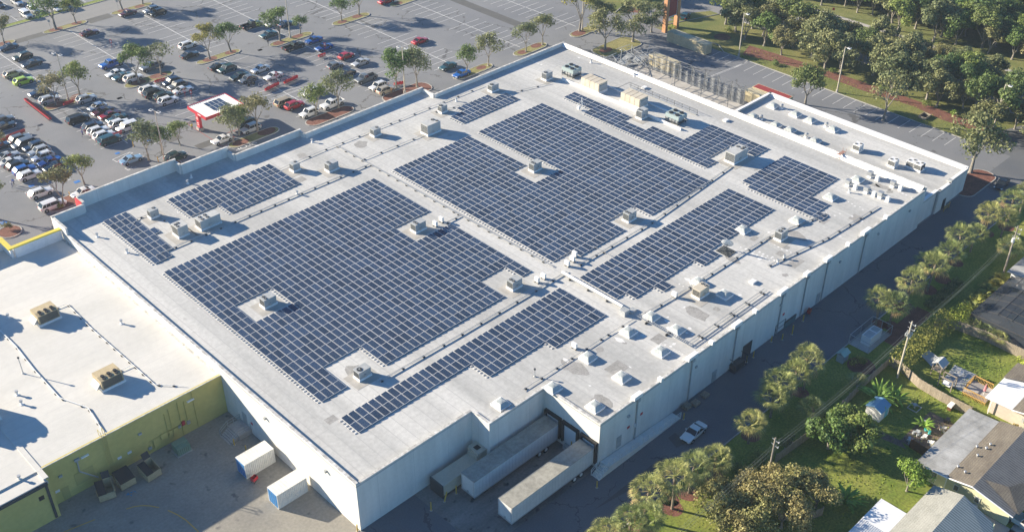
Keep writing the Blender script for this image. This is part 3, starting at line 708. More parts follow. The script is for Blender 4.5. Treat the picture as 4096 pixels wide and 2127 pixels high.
rtu('rooftop_unit','grey two-fan unit between the long narrow array and the large western array', 44.9,16.9,ZR,2.1,1.35,1.25,two)
rtu('rooftop_unit','grey two-fan unit beside two small white condensers at the large array', 44.8,40.6,ZR,2.3,1.4,1.3,two)
rtu('rooftop_unit','smaller grey one-fan unit east of the medium array, near the front', 41.5,72.7,ZR,1.5,1.3,1.2,[(.3,.2,.28)])
rtu('rooftop_unit','grey two-fan unit casting a long shadow above the large array', 46.6,68.0,ZR,2.2,1.4,1.3,two)
rtu('rooftop_unit','grey two-fan unit enclosed by the huge central array', 74.2,41.2,ZR,2.1,1.35,1.35,two)
rtu('rooftop_unit','grey two-fan unit at the lower corner of the central array', 73.6,17.3,ZR,2.1,1.35,1.35,two)
rtu('rooftop_unit','grey one-fan unit furthest towards the far front corner', 104.6,67.6,ZR,2.0,1.4,1.35,one)
rtu('rooftop_unit','grey one-fan unit above the small stepped front array', 92.1,71.6,ZR,2.0,1.3,1.2,one)
rtu('rooftop_unit','small grey one-fan unit at the left end of the small stepped array', 77.6,71.6,ZR,1.6,1.2,1.2,one)
rtu('rooftop_unit','small one-fan unit between the white air handler and the front parapet', 61.2,73.2,ZR,1.7,1.3,1.2,[(.4,0,.3)])
rtu('rooftop_unit','dark louvred unit beside the beige air handlers', 105.4,41.2,ZR,2.0,1.5,1.5,two)
rtu('rooftop_unit','grey two-fan unit near the satellite dish and far alley parapet', 87.7,-4.7,ZR,2.0,1.35,1.35,[(-.5,0,.36),(.45,.1,.3)])
rtu('rooftop_unit','tan two-fan unit between skylights above the alley', 64.6,-5.2,ZR,2.4,1.5,1.3,[(.75,.3,.27),(.75,-.35,.27)], mat='beige')
rtu('rooftop_unit','small dark sided unit near the western four-row array', 14.0,76.3,ZR,1.6,1.2,1.2,[(.3,.2,.3)])
rtu('rooftop_unit','white three-fan unit left of the largest white roof unit', 14.5,67.9,ZR,1.9,2.1,1.7,[(-.55,-.5,.26),(-.55,.3,.26),(0,.4,.26)], mat='offw')
rtu('rooftop_unit','largest white roof unit with four fans below the medium array', 19.5,67.2,ZR,3.9,1.9,1.55,[(-1.2,-.45,.3),(-1.2,.45,.3),(-.2,-.45,.3),(-.2,.45,.3)], mat='offw')
rtu('rooftop_unit','tall white air handler left of the central array', 70.0,66.5,ZR,3.4,2.1,1.9,[(.9,.4,.4),(1.2,-.5,.3)], mat='offw')
rtu('rooftop_unit','big white air handler with rear fans between the two eastern arrays', 104.9,17.2,ZR,4.2,2.2,1.8,[(1.0,.5,.35),(1.6,-.5,.35),(.9,-.5,.35)], mat='offw')
for lab, cx, cy in (('long beige ribbed air handler nearer the far front corner', 108.4,57.2), ('long beige ribbed air handler beside the roof railing', 109.0,46.4)):
    t = thing('beige_air_handler', lab, 'air handler', (cx,cy,ZR), 0, 'beige rooftop air handlers')
    mb = MB(); mb.box(-1.4,1.4,-2.7,2.7,0,.5); mb.build('curb', MT['parap'], t, world=False)
    mb = MB(); mb.box(-1.3,1.3,-2.6,2.6,.5,2.2); mb.build('cabinet', MT['beige'], t, world=False)
    for k in range(4):
        mb = MB(); mb.box(-1.38,1.38,-2.62+1.31*k,-2.62+1.31*k+1.16,2.202,2.34); mb.build('roof_panel', MT['beige'], t, world=False)
        mb = MB(); mb.box(-1.34,-1.302,-2.5+1.31*k,-1.42+1.31*k,.6,2.1); mb.build('access_panel', MT['beige'], t, world=False)
    mb = MB(); mb.box(1.302,1.9,-1.5,1.4,.6,1.5); mb.box(-1.2,1.2,-2.75,-2.61,.7,1.9); mb.build('duct_hood', MT['acgrey'], t, world=False)
for lab, cx, cy in (('green framed condenser rack with four fans at the far front corner', 110.0,65.3), ('green framed condenser rack at the end of the beige units', 109.0,35.2)):
    t = thing('condenser_rack', lab, 'condenser', (cx,cy,ZR), 0, 'open condenser racks')
    g_ = plain('rack_green', (.33,.40,.39), .5)
    mb = MB()
    for x in (-1.3,1.3):
        for y in (-1.6,0,1.6): mb.bar((x,y,0),(x,y,1.2),.1)
    mb.box(-1.4,1.4,-1.7,1.7,.35,.45); mb.build('stand', MT['fin'], t, world=False)
    mb = MB(); mb.box(-1.4,1.4,-1.7,1.7,1.2,2.0)
    for x in (-1.3,1.3):
        for y in (-1.6,1.6): mb.bar((x,y,.6),(x*.7,y*.8,1.2),.08)
    mb.build('coil_box', g_, t, world=False)
    for x in (-.7,.7):
        for y in (-.8,.8):
            mb = MB(); mb.cyl(x,y,2.002,2.2,.5,.46,12); f = mb.build('fan', MT['fan'], t, world=False)
    mb = MB(); mb.box(-1.0,1.0,-1.2,1.2,.45,.95); mb.build('compressors', MT['metal'], t, world=False)
t = thing('roof_sleeper_curb', 'long white raised curb carrying the beige units and condenser racks', 'roof curb', (106.8,32,ZR))
mb = MB(); mb.box(106.55,106.85,32.0,65.0,ZR,ZR+.55); mb.box(111.2,111.45,33.5,64.0,ZR,ZR+.3); mb.build('curb_wall', MT['parap'], t)
t = thing('roof_railing', 'dark pipe railing and tray behind the beige rooftop units', 'railing', (114,33,ZR))
mb = MB(); y = 34.0
while y < 52.5:
    mb.bar((114.6,y,ZR),(114.6,y,ZR+1.1),.06); y += 2.0
mb.bar((114.6,34,ZR+1.1),(114.6,52.4,ZR+1.1),.06); mb.bar((114.6,34,ZR+.55),(114.6,52.4,ZR+.55),.05); mb.bar((114.6,52.4,ZR+1.1),(110.2,52.4,ZR+1.1),.06)
mb.build('rails', MT['fin'], t)
mb = MB(); mb.box(114.2,114.5,34,52,ZR+.12,ZR+.22); mb.build('cable_tray', MT['metal'], t)
# --- small split condensers
def condenser(label, x, y, z=ZR):
    t = thing('split_condenser', label, 'condenser', (x,y,z), 0, 'small white split condensers')
    mb = MB(); mb.box(-.2,.2,-.45,.45,.25,1.1); mb.build('cabinet', MT['white'], t, world=False)
    mb = MB(); mb.cyl(0,0,0,.01,.33); 
    f = MB(); f.v = [(.22+z_*1.0, x_, .68+y_) for x_, y_, z_ in mb.v]; f.f = [tuple(reversed(q)) for q in mb.f]; f.m = mb.m; f.build('fan_grille', MT['fin'], t, world=False)
    mb = MB(); mb.box(-.24,.24,-.4,-.32,.02,.25); mb.box(-.24,.24,.32,.4,.02,.25); mb.build('feet', MT['wood'], t, world=False)
for l, x, y in (('small white condenser west of its twin by the large array',47.6,39.4),('small white condenser nearer the walkway by the large array',49.3,39.7),
                ('small white condenser, upper one of the three at the crossing walkways',58.2,16.1),('small white condenser, middle one of the three at the crossing walkways',56.9,15.4),('small white condenser, lower one of the three at the crossing walkways',55.3,15.1),
                ('small white condenser, upper of the pair beside the long narrow array tip',49.9,15.3),('small white condenser, lower of the pair beside the long narrow array tip',48.4,15.3),
                ('lone white condenser at the lower corner of the narrow array',40.4,-.4),('lone white condenser left of the tan two-fan unit',61.2,-2.7)):
    condenser(l, x, y)
# --- skylights
mk = mottled('skylight_dome', (.36,.39,.38), (.44,.47,.46), 2, .35, scale2=6, amt2=.05)
def skylight_mb():
    c = MB(); c.box(-1.0,1.0,-1.0,1.0,0,.3); c.box(-1.06,1.06,-1.06,1.06,.3,.38)
    d = MB(); n = 8
    def hgt(u, v):
        m_ = max(abs(u), abs(v)); return .385 + .40*min(1, (1-m_)*1.9) + .10*(1-m_)
    def hz(i, j):
        u, v = i/n*2-1, j/n*2-1; rib = .012 if (i+j) % 2 else 0
        return (u*.98, v*.98, hgt(u, v)+ (rib if 0 < i < n and 0 < j < n else 0))
    for i in range(n):
        for j in range(n): d.quad(hz(i,j),hz(i+1,j),hz(i+1,j+1),hz(i,j+1))
    return c, d
sk = thing('skylight', 'ribbed dome skylight', 'skylight', (54.6,-3.4,ZR), 0, 'ribbed dome skylights'); c_, d_ = skylight_mb()
c_.build('curb', MT['parap'], sk, world=False); d_.build('dome', mk, sk, world=False)
SKY = [(54.4,-3.6,ZR,'ribbed skylight inside the corner of the cable tray, left one'),(54.6,-8.4,ZR,'ribbed skylight inside the corner of the cable tray, lower one'),
 (49.0,-3.6,ZR,'ribbed skylight just left of the cable tray bend'),(48.9,-10.0,ZR,'ribbed skylight left of the tray and close to the alley edge'),(40.1,-3.4,ZR,'ribbed skylight beside the lone white condenser'),
 (40.3,-9.8,ZR,'ribbed skylight midway along the lower roof above the alley'),(31.5,-4.5,ZR,'ribbed skylight at the inner corner of the dock recess'),(67.3,-8.0,ZR,'ribbed skylight right of the tan two-fan unit'),
 (67.0,-3.0,ZR,'ribbed skylight above the tan two-fan unit'),(32.9,-11.3,ZR,'ribbed skylight on the roof corner above the dock doors'),(23.9,-1.8,ZR,'ribbed skylight left of the dock recess'),
 (114.6,-3.4,ZR,'ribbed skylight at the far end beside the exhaust hoods'),(105.5,-3.4,ZR,'ribbed skylight below the far eastern array'),(94.3,-3.6,ZR,'ribbed skylight between the eastern array and a grey unit'),(85.0,1.2,ZR,'ribbed skylight just left of the grey unit by the dish')]
for r_, x, y, lab in (('t30',50,1065,'annex skylight furthest north, outer row'),('t30',275,1150,'annex skylight, second of the outer row'),('t30',425,1210,'annex skylight, third of the outer row'),('t30',655,1300,'annex skylight, last of the outer row'),
                  ('t30',75,1260,'annex skylight, first of the inner row'),('t30',220,1310,'annex skylight, second of the inner row'),('t31',470,80,'annex skylight, last of the inner row'),('t20',2425,1175,'annex skylight beside the turbine vent at the yard end')):
    g = G(r_, x, y, 5.2); SKY.append((g.x, g.y, 4.9, lab))
for i, (x, y, z, lab) in enumerate(SKY):
    s_ = sk if i == 0 else dup(sk, (x,y,z)); s_.location = (x,y,z); s_['label'] = lab
    if i > 14: s_.scale = (1.0,1.0,1.1)
# --- turbine vents and small pipes
def vent_proto():
    t = thing('turbine_vent', 'turbine vent', 'roof vent', (0,0,0), 0, 'turbine vents')
    mb = MB(); mb.cyl(0,0,0,.35,.5,.34,12); mb.build('base', MT['parap'], t, world=False)
    mb = MB(); mb.cyl(0,0,.35,.6,.26,.42,12); mb.cyl(0,0,.6,.95,.42,.40,12); mb.cyl(0,0,.95,1.1,.40,.1,12); mb.build('turbine', MT['metal'], t, world=False)
    return t
tv = vent_proto(); k = 0
for r_, x, y, z, lab in (('t30',135,1080,4.9,'turbine vent beside the first annex skylight'),('t30',585,1265,4.9,'turbine vent between annex skylights of the outer row'),('t31',385,35,4.9,'turbine vent beside the last inner annex skylight'),('t20',2505,1190,4.9,'turbine vent nearest the steel frame yard')):
    g = G(r_, x, y, z+.3); o = tv if k == 0 else dup(tv, g); o.location = (g.x,g.y,z); o['label'] = lab; k += 1
def pipe_proto():
    t = thing('roof_pipe', 'short capped roof pipe', 'roof vent', (0,0,0), 0, 'short roof pipes')
    mb = MB(); mb.cyl(0,0,0,.08,.3,.28,10); mb.cyl(0,0,.08,.62,.16,.15,10); mb.build('stack', MT['parap'], t, world=False)
    mb = MB(); mb.cyl(0,0,.6,.8,.26,.22,10); mb.build('cap', MT['metal'], t, world=False); return t
pp = pipe_proto(); k = 0
for r_, x, y, z, lab in (('t01',980,1045,ZR,'white vent pipe west of the small four-row array'),('t01',1280,1205,ZR,'white vent pipe below the small four-row array'),('t01',1925,450,ZR,'white vent pipe in the shade of the front parapet'),
      ('t01',1890,510,ZR,'white vent pipe at the edge of the parapet shade'),('t02',85,520,7.0,'small vent pipe left of the upper tan unit'),('t02',1225,580,7.0,'small vent pipe right of the upper tan unit'),('t03',220,55,7.0,'small vent pipe near the lower edge of the bright roof'),
      ('t02',175,1295,7.0,'tiny vent pipe above the small vent on the bright roof'),('t03',200,810,6.82,'tiny vent pipe on the lower step of the bright roof'),('t10',2015,1020,ZR,'white vent pipe left of the small stepped array'),('t11',565,95,ZR,'tiny white pipe near the front parapet'),
      ('t11',415,620,ZR,'dark-topped pipe below the medium array'),('t20',795,635,ZR,'tiny white pipe between the beige units and far parapet'),('t20',1230,770,ZR,'small white pipe by the far parapet'),('t31',160,1265,ZR,'white pipe near the alley edge by the dish'),
      ('t31',95,1310,ZR,'second white pipe near the alley edge by the dish'),('t31',815,600,ZR,'thin pipe between the exhaust hoods')):
    g = G(r_, x, y, z); o = pp if k == 0 else dup(pp, g); o.location = g; o['label'] = lab; k += 1
def tall(lab, r_, x, y, z, h):
    g = G(r_, x, y, z); t = thing('tall_roof_pipe', lab, 'roof vent', g)
    mb = MB(); mb.cyl(0,0,0,.2,.2,.12,8); mb.cyl(0,0,.2,h,.07,.07,8); mb.build('stack', MT['metal'], t, world=False)
    mb = MB(); mb.cyl(0,0,h,h+.2,.17,.15,10); mb.build('cap', MT['fin'], t, world=False)
tall('tall thin pipe standing alone on the bright white roof', 't02', 235,1080,7.0,2.9)
tall('tall thin pipe near the lower skylight beside the dock corner', 't22', 228,1110,ZR,1.3)
tall('tall thin mast beside the satellite dish', 't31', -1024*0+60,1335, ZR,1.6) if False else None
# low box hatches
for lab, r_, x, y, z in (('low white hatch near the far parapet', 't20',1330,890,ZR),('low white hatch further down the far parapet','t20',2150,1218,ZR),('low pale hatch beside the cable tray by the alley edge','t22',2420,165,ZR)):
    g = G(r_, x, y, z); t = thing('roof_hatch', lab, 'roof hatch', g); mb = MB(); mb.box(-.5,.5,-.4,.4,0,.3); mb.build('curb', MT['parap'], t, world=False)
    mb = MB(); mb.box(-.55,.55,-.45,.45,.301,.38); mb.build('lid', MT['white'], t, world=False)
# --- exhaust hood pairs
def hood():
    t = thing('exhaust_hood', 'exhaust hood', 'exhaust fan', (0,0,0), 0, 'exhaust hoods at the far end of the roof')
    mb = MB(); mb.box(-.45,.45,-.45,.45,.55,1.35); mb.build('fan_box', MT['metal'], t, world=False)
    mb = MB(); mb.box(-.35,.35,-.35,.35,0,.55); mb.build('curb', MT['parap'], t, world=False)
    mb = MB(); mb.box(-.35,.35,-1.9,-1.2,.0,.3); mb.build('intake_curb', MT['parap'], t, world=False)
    mb = MB(); mb.box(-.3,.3,-1.85,-1.25,.3,1.0); mb.build('intake_box', MT['white'], t, world=False)
    mb = MB(); mb.box(-.1,.1,-1.25,-.45,.6,.9); mb.build('duct', MT['metal'], t, world=False); return t
hd = hood(); k = 0
for x, y, lab in ((111.6,-3.2,'grey exhaust hood pair, nearest the array'),(117.3,-4.4,'grey exhaust hood pair, nearest the far parapet'),(111.8,-6.9,'grey exhaust hood pair in the middle of the group'),(112.0,-9.6,'grey exhaust hood pair closest to the alley'),(117.2,-9.2,'grey exhaust hood pair in the far corner of the roof')):
    o = hd if k == 0 else dup(hd, (x,y,ZR)); o.location = (x,y,ZR); o['label'] = lab; k += 1
# --- annex air conditioners
for lab, r_, x, y in (('pale two-fan unit on the annex roof beside the ladder','t31',900,165),('pale fan unit in the middle of the annex roof','t31',1255,320),('white fan unit left of the dark cube on the annex roof','t31',1440,330),('dark-sided two-fan cube unit near the end of the annex roof','t31',1515,360)):
    g = G(r_, x, y, 5.2); u_ = rtu('rooftop_unit', lab, g.x, g.y, 4.9, 1.7, 1.5, 1.15, [(-.35,.35,.25),(.35,-.35,.25)], mat='white', pad=False, group='annex rooftop units')
    if 'dark' in lab:
        mb = MB(); mb.box(-.8,.8,-.80,-.752,.45,1.45); mb.build('dark_coil', MT['fan'], u_, world=False)
# --- tan units on the bright roof
for lab, cx, cy in (('upper tan six-fan unit on the bright white roof',-12.2,62.9),('lower tan six-fan unit on the bright white roof',-12.4,42.1),
  ('tan six-fan unit further left, casting the large shadow at the left edge',G('t03',400,345,7).x-.461*9.6-.9,G('t03',400,345,7).y+.887*9.6),('tan six-fan unit at the upper left, outside the edge of the bright roof view',G('t02',85,620,7).x-.461*8.2-.9,G('t02',85,620,7).y+.887*8.2)):
    t = thing('tan_rooftop_unit', lab, 'air conditioner', (cx,cy,7.0), 0, 'tan six-fan rooftop units')
    if 'left' in lab: t.scale = (1.5,1.5,1.55)
    mb = MB(); mb.box(-1.7,1.9,-1.5,1.5,0,.35); mb.build('curb', MT['parap'], t, world=False)
    mb = MB(); mb.box(-1.6,1.7,-1.4,1.4,.35,1.85); mb.quad((-1.6,-1.4,1.85),(1.7,-1.4,1.85),(1.7,-.3,1.98),(-1.6,-.3,1.98)); mb.quad((-1.6,-.3,1.98),(1.7,-.3,1.98),(1.7,1.4,1.852),(-1.6,1.4,1.852))
    mb.quad((1.7,-1.4,1.85),(1.7,1.4,1.852),(1.7,-.3,1.98)); mb.quad((-1.6,1.4,1.852),(-1.6,-1.4,1.85),(-1.6,-.3,1.98)); mb.build('cabinet', MT['tan'], t, world=False)
    for i in range(3):
        for j in range(2):
            fx, fy = -.9+i*.95, -1.02+j*.55
            mb = MB(); mb.cyl(fx, fy, 1.90+.08*j, 2.03+.08*j, .27, .27, 12); mb.build('fan', MT['fan'], t, world=False)
    mb = MB()
    for q in range(8): mb.box(-1.4,1.5,-1.43,-1.402,.5+.16*q,.6+.16*q)
    mb.build('coil_louvre', MT['fin'], t, world=False)
    mb = MB(); mb.quad((-1.62,1.0,.4),(-2.3,1.0,.4),(-2.3,-.9,.4),(-1.62,-.9,.4)); mb.quad((-2.3,1.0,.4),(-1.62,1.0,1.2),(-1.62,-.9,1.2),(-2.3,-.9,.4)); mb.quad((-2.3,-.9,.4),(-1.62,-.9,1.2),(-1.62,-.9,.4)); mb.quad((-2.3,1.0,.4),(-1.62,1.0,.4),(-1.62,1.0,1.2)); mb.build('rain_hood', MT['acgrey'], t, world=False)
# --- conduit runs on little blocks
def run(lab, pts, z=ZR, w=.07, blocks=2.9, mat='metal', double=False):
    t = thing('roof_conduit', lab, 'conduit', (pts[0][0], pts[0][1], z), 0, 'conduit runs across the roofs')
    mb = MB(); bb = MB()
    for i in range(len(pts)-1):
        a = Vector((*pts[i], z+.2)); b_ = Vector((*pts[i+1], z+.2)); d = (b_-a); L_ = d.length; d.normalize(); q = Vector((-d.y, d.x, 0))
        mb.bar(a, b_, w)
        if double: mb.bar(a+q*.22, b_+q*.22, w)
        s_ = 0.6
        while s_ < L_:
            c = a+d*s_; bb.box(c.x-.16, c.x+.16, c.y-.16, c.y+.16, z, z+.17); s_ += blocks
    mb.build('pipe', MT[mat], t); o = bb.build('support_blocks', MT['fan'], t); o['kind'] = 'stuff'
run('conduit running along the roof from the western units past the medium array', [(8.2,64.8),(28,64.7),(52.6,64.4)], double=True)
run('conduit running from the front units towards the middle walkway', [(33.8,74.6),(49.8,75.1),(68,74.8),(92,74.6)], blocks=4)
run('conduit down the walkway between the western and central arrays', [(52.7,75),(52.8,64.6),(53.0,40.0),(53.3,16.5)], blocks=2.6, double=True)
run('conduit from the white air handler to the walkway', [(52.8,66.8),(69.5,66.4)], blocks=4)
run('short conduit from the paired condensers to the walkway', [(49.2,38.6),(52.9,38.7)], blocks=2, double=True)
run('conduit along the walkway above the long narrow array', [(14.6,13.7),(30,13.6),(46,13.7),(54,13.8)], blocks=3.9, double=True)
run('conduit along the walkway above the south-eastern array', [(56.5,13.7),(75,13.7),(102,16.0)], blocks=3.9, double=True)
run('conduit from the narrow array tip along the lower roof', [(28.2,-1.8),(45.8,-1.8),(52.0,-2.0)], blocks=3.2)
run('conduit from the tray corner along the far alley side', [(54,-2.4),(61,-2.8),(70,-3.0),(86,-3.2),(100,-6)], blocks=3.4, double=True)
run('conduit near the alley parapet by the exhaust hoods', [(78.9,-8.2),(93,-10.4),(109,-11.2)], blocks=3.2, double=True)
run('conduit across the far roof beside the green condenser rack', [(76,72.5),(92,68.5),(103.5,65.4)], blocks=4)
run('conduit loop beside the small western units', [(8.8,75.2),(11.6,77.6),(14.8,77.0),(14.6,70)], blocks=2.6)
run('conduit crossing from the central array to the south-eastern array', [(62.6,16.0),(62.6,11.8)], blocks=2)
run('pale conduit down the bright roof past the tan units', [(-10.4,64.2),(-8.2,64.1),(-8.4,55.7),(-8.1,43.0),(-8.0,36.9),(-5.1,33.7)], z=7.0, blocks=2.2, mat='white')
run('pale pipe along the left side of the bright roof', [(-18.7,66),(-18.6,59.4),(-19.0,52.4),(-19.1,43.7),(-17.2,39.0),(-17.9,33.4)], z=7.0, w=.12, blocks=3.4, mat='white')
run('short pale conduit from the lower tan unit', [(-10.6,43.2),(-8.1,43.1)], z=7.0, blocks=2, mat='white')
t = thing('cable_tray', 'galvanised ladder cable tray turning a corner above the alley', 'cable tray', (52.9,-12,ZR))
mb = MB()
for (a, b_, dx, dy) in (((52.7,14.0),(52.7,1.0),1,0),((52.9,-1.5),(52.9,-11.9),1,0),((52.9,-12.1),(73.0,-12.1),0,1)):
    mb.bar((a[0],a[1],ZR+.35),(b_[0],b_[1],ZR+.35),.07); mb.bar((a[0]+.55*dx,a[1]+.55*dy,ZR+.35),(b_[0]+.55*dx,b_[1]+.55*dy,ZR+.35),.07)
    L_ = (Vector(b_)-Vector(a)).length; s_ = 0.; d = (Vector(b_)-Vector(a)).normalized()
    while s_ < L_:
        c = Vector(a)+d*s_; mb.bar((c.x,c.y,ZR+.36),(c.x+.55*dx,c.y+.55*dy,ZR+.36),.05); s_ += .35
mb.build('tray', MT['metal'], t)
mb = MB(); mb.tube((52.95,14.0,ZR+.55),(52.95,1.0,ZR+.55),.24,None,10); mb.build('insulated_duct', MT['parap'], t)
mb = MB()
for y in (12,8,4,0,-4,-8): mb.box(52.5,53.6,y-.1,y+.1,ZR,ZR+.3)
for x in (56,60,64,68,72): mb.box(x-.1,x+.1,-12.3,-11.4,ZR,ZR+.3)
mb.build('supports', MT['fan'], t)['kind'] = 'stuff'
mb = MB(); mb.box(51.6,52.8,-.6,.5,ZR,ZR+.9); mb.box(52.9,54.2,-.9,.0,ZR,ZR+.35); mb.build('junction_cabinet', MT['acgrey'], t)
g = G('t21',2160,1150,9.0)
t = thing('satellite_dish', 'large pale satellite dish on a non-penetrating mount', 'satellite dish', (g.x,g.y,ZR))
mb = MB(); n = 16; prev = None
M_ = Matrix.Rotation(R(25),4,'Z') @ Matrix.Rotation(R(62),4,'Y')
for i in range(6):
    rr = 1.15*i/5; zz = .16*(rr*rr)
    ring = [tuple(M_ @ Vector((rr*math.cos(2*math.pi*j/n), rr*math.sin(2*math.pi*j/n)*.92, zz)) + Vector((0,0,1.5))) for j in range(n)]
    if prev:
        for j in range(n): mb.quad(prev[j], prev[(j+1)%n], ring[(j+1)%n], ring[j])
    prev = ring
mb.build('reflector', MT['parap'], t, world=False, smooth=True)
mb = MB(); mb.bar((0,0,.1),(0,0,1.4),.1); mb.bar((-1,-1,.1),(1,1,.1),.08); mb.bar((-1,1,.1),(1,-1,.1),.08); mb.build('mount', MT['fin'], t, world=False)
mb = MB()
for a in range(6): mb.box(-1.2+.4*a,-.95+.4*a,-1.3,1.3,.02,.12)
mb.build('ballast', MT['fin'], t, world=False)
g = G('t20',700,1075,ZR)
t = thing('antenna_tripod', 'white antenna on tripod legs in the gap of the eastern array', 'antenna', g)
mb = MB(); mb.bar((0,0,0),(0,0,2.2),.08)
for a in range(3): mb.bar((1.1*math.cos(a*2.1),1.1*math.sin(a*2.1),0),(0,0,1.4),.06)
mb.build('tripod', MT['white'], t, world=False)
mb = MB(); mb.box(-1.9,-1.3,-.9,-.4,.3,.9); mb.bar((-1.6,-.6,0),(-1.6,-.6,1.2),.08); mb.build('dish', MT['white'], t, world=False)
g = G('t31',740,200,9.2)
t = thing('parapet_ladder', 'rusty red crossover ladder over the parapet down to the annex', 'ladder', (119.6, g.y, ZR))
mb = MB()
for dy in (-.35,.35):
    mb.bar((-.4,dy,0),(-.4,dy,1.6),.05); mb.bar((1.6,dy,-3.2),(1.6,dy,1.6),.05)
for k in range(9): mb.bar((1.6,-.35,-3+.4*k),(1.6,.35,-3+.4*k),.05)
for k in range(3): mb.bar((-.4,-.35,.3+.4*k),(-.4,.35,.3+.4*k),.05)
mb.build('rails', plain('rusty_red', (.36,.20,.15), .7), t, world=False)
mb = MB(); mb.box(-.4,1.6,-.35,.35,.95,1.0); mb.build('platform', plain('rusty_red2', (.36,.20,.15), .7), t, world=False)

# tar and coating patches on the big roof, each with its own outline
rnd = random.Random(31)
for nm, mt, n in (('tar_patch', mottled('tar_patch', (.27,.265,.25), (.36,.35,.335), .8, .85, scale2=4, amt2=.15), 44), ('coating_patch', mottled('coating_patch', (.66,.655,.64), (.72,.715,.70), .8, .8, scale2=4, amt2=.08), 70)):
    mb = MB()
    for i in range(n):
        if i % 3 == 0: x, y = rnd.uniform(3,118), rnd.uniform(3,80)
        else: x, y = rnd.uniform(24,118), rnd.uniform(-13,-1)
        if x < 33 and y < -1: continue
        y = max(y, -11.5)
        big = nm == 'tar_patch'; rx = rnd.uniform(.3,1.6) if big else rnd.uniform(.12,.5); ry = rx*rnd.uniform(.4,2.2)
        if i % 4 == 0 and not big:
            for k in range(7): 
                a = .5*k; cx, cy = x+rnd.uniform(-.3,.3), y-k*.8; r = rnd.uniform(.1,.25)
                if cy < -13.2 or (cx < 31.3 and cy < -3): continue
                mb.poly([(cx+r*math.cos(t_*.785), cy+r*math.sin(t_*.785)) for t_ in range(8)], 8.2035+.0002*(k+i%5))
            continue
        if big and rnd.random() < .4: pts = [(x,y),(x+rx*2,y),(x+rx*2,y+ry),(x,y+ry)]
        else:
            m_ = 11; pts = [(x+rx*rnd.uniform(.6,1.1)*math.cos(6.283*k/m_), y+ry*rnd.uniform(.6,1.1)*math.sin(6.283*k/m_)) for k in range(m_)]
        mb.poly(pts, 8.2035+.0004*(i % 9)+(.004 if not big else 0))
    o = mb.build(nm, mt, ST); o['kind'] = 'stuff'
# ================================================================== vehicles
m, nt, b = new_mat('car_paint'); oi = nd(nt, 'ShaderNodeObjectInfo'); nt.links.new(oi.outputs['Color'], b.inputs['Base Color'])
b.inputs['Roughness'].default_value = .3; b.inputs['Metallic'].default_value = .15; b.inputs['Coat Weight'].default_value = .7; b.inputs['Coat Roughness'].default_value = .06
MT['paintcar'] = m
MT['glassdark'] = plain('car_glass', (.014,.018,.022), .06); MT['tyre'] = plain('tyre_rubber', (.015,.015,.015), .8)
MT['rim'] = plain('alloy_rim', (.45,.46,.47), .3, .8); MT['lamp'] = plain('headlamp', (.75,.77,.78), .15); MT['tail'] = plain('tail_lamp', (.45,.02,.02), .2)
MT['trim'] = plain('black_trim', (.02,.02,.022), .5)
def loft(mb, secs, closed=True, caps=True):
    n0 = len(mb.v); k = len(secs[0])
    for s in secs: mb.v += s
    for i in range(len(secs)-1):
        for j in range(k if closed else k-1):
            a = n0+i*k+j; b_ = n0+i*k+(j+1) % k; mb.f.append((a, b_, b_+k, a+k)); mb.m.append(mb.cur)
    if caps:
        mb.f.append(tuple(n0+j for j in reversed(range(k)))); mb.m.append(mb.cur)
        mb.f.append(tuple(n0+(len(secs)-1)*k+j for j in range(k))); mb.m.append(mb.cur)
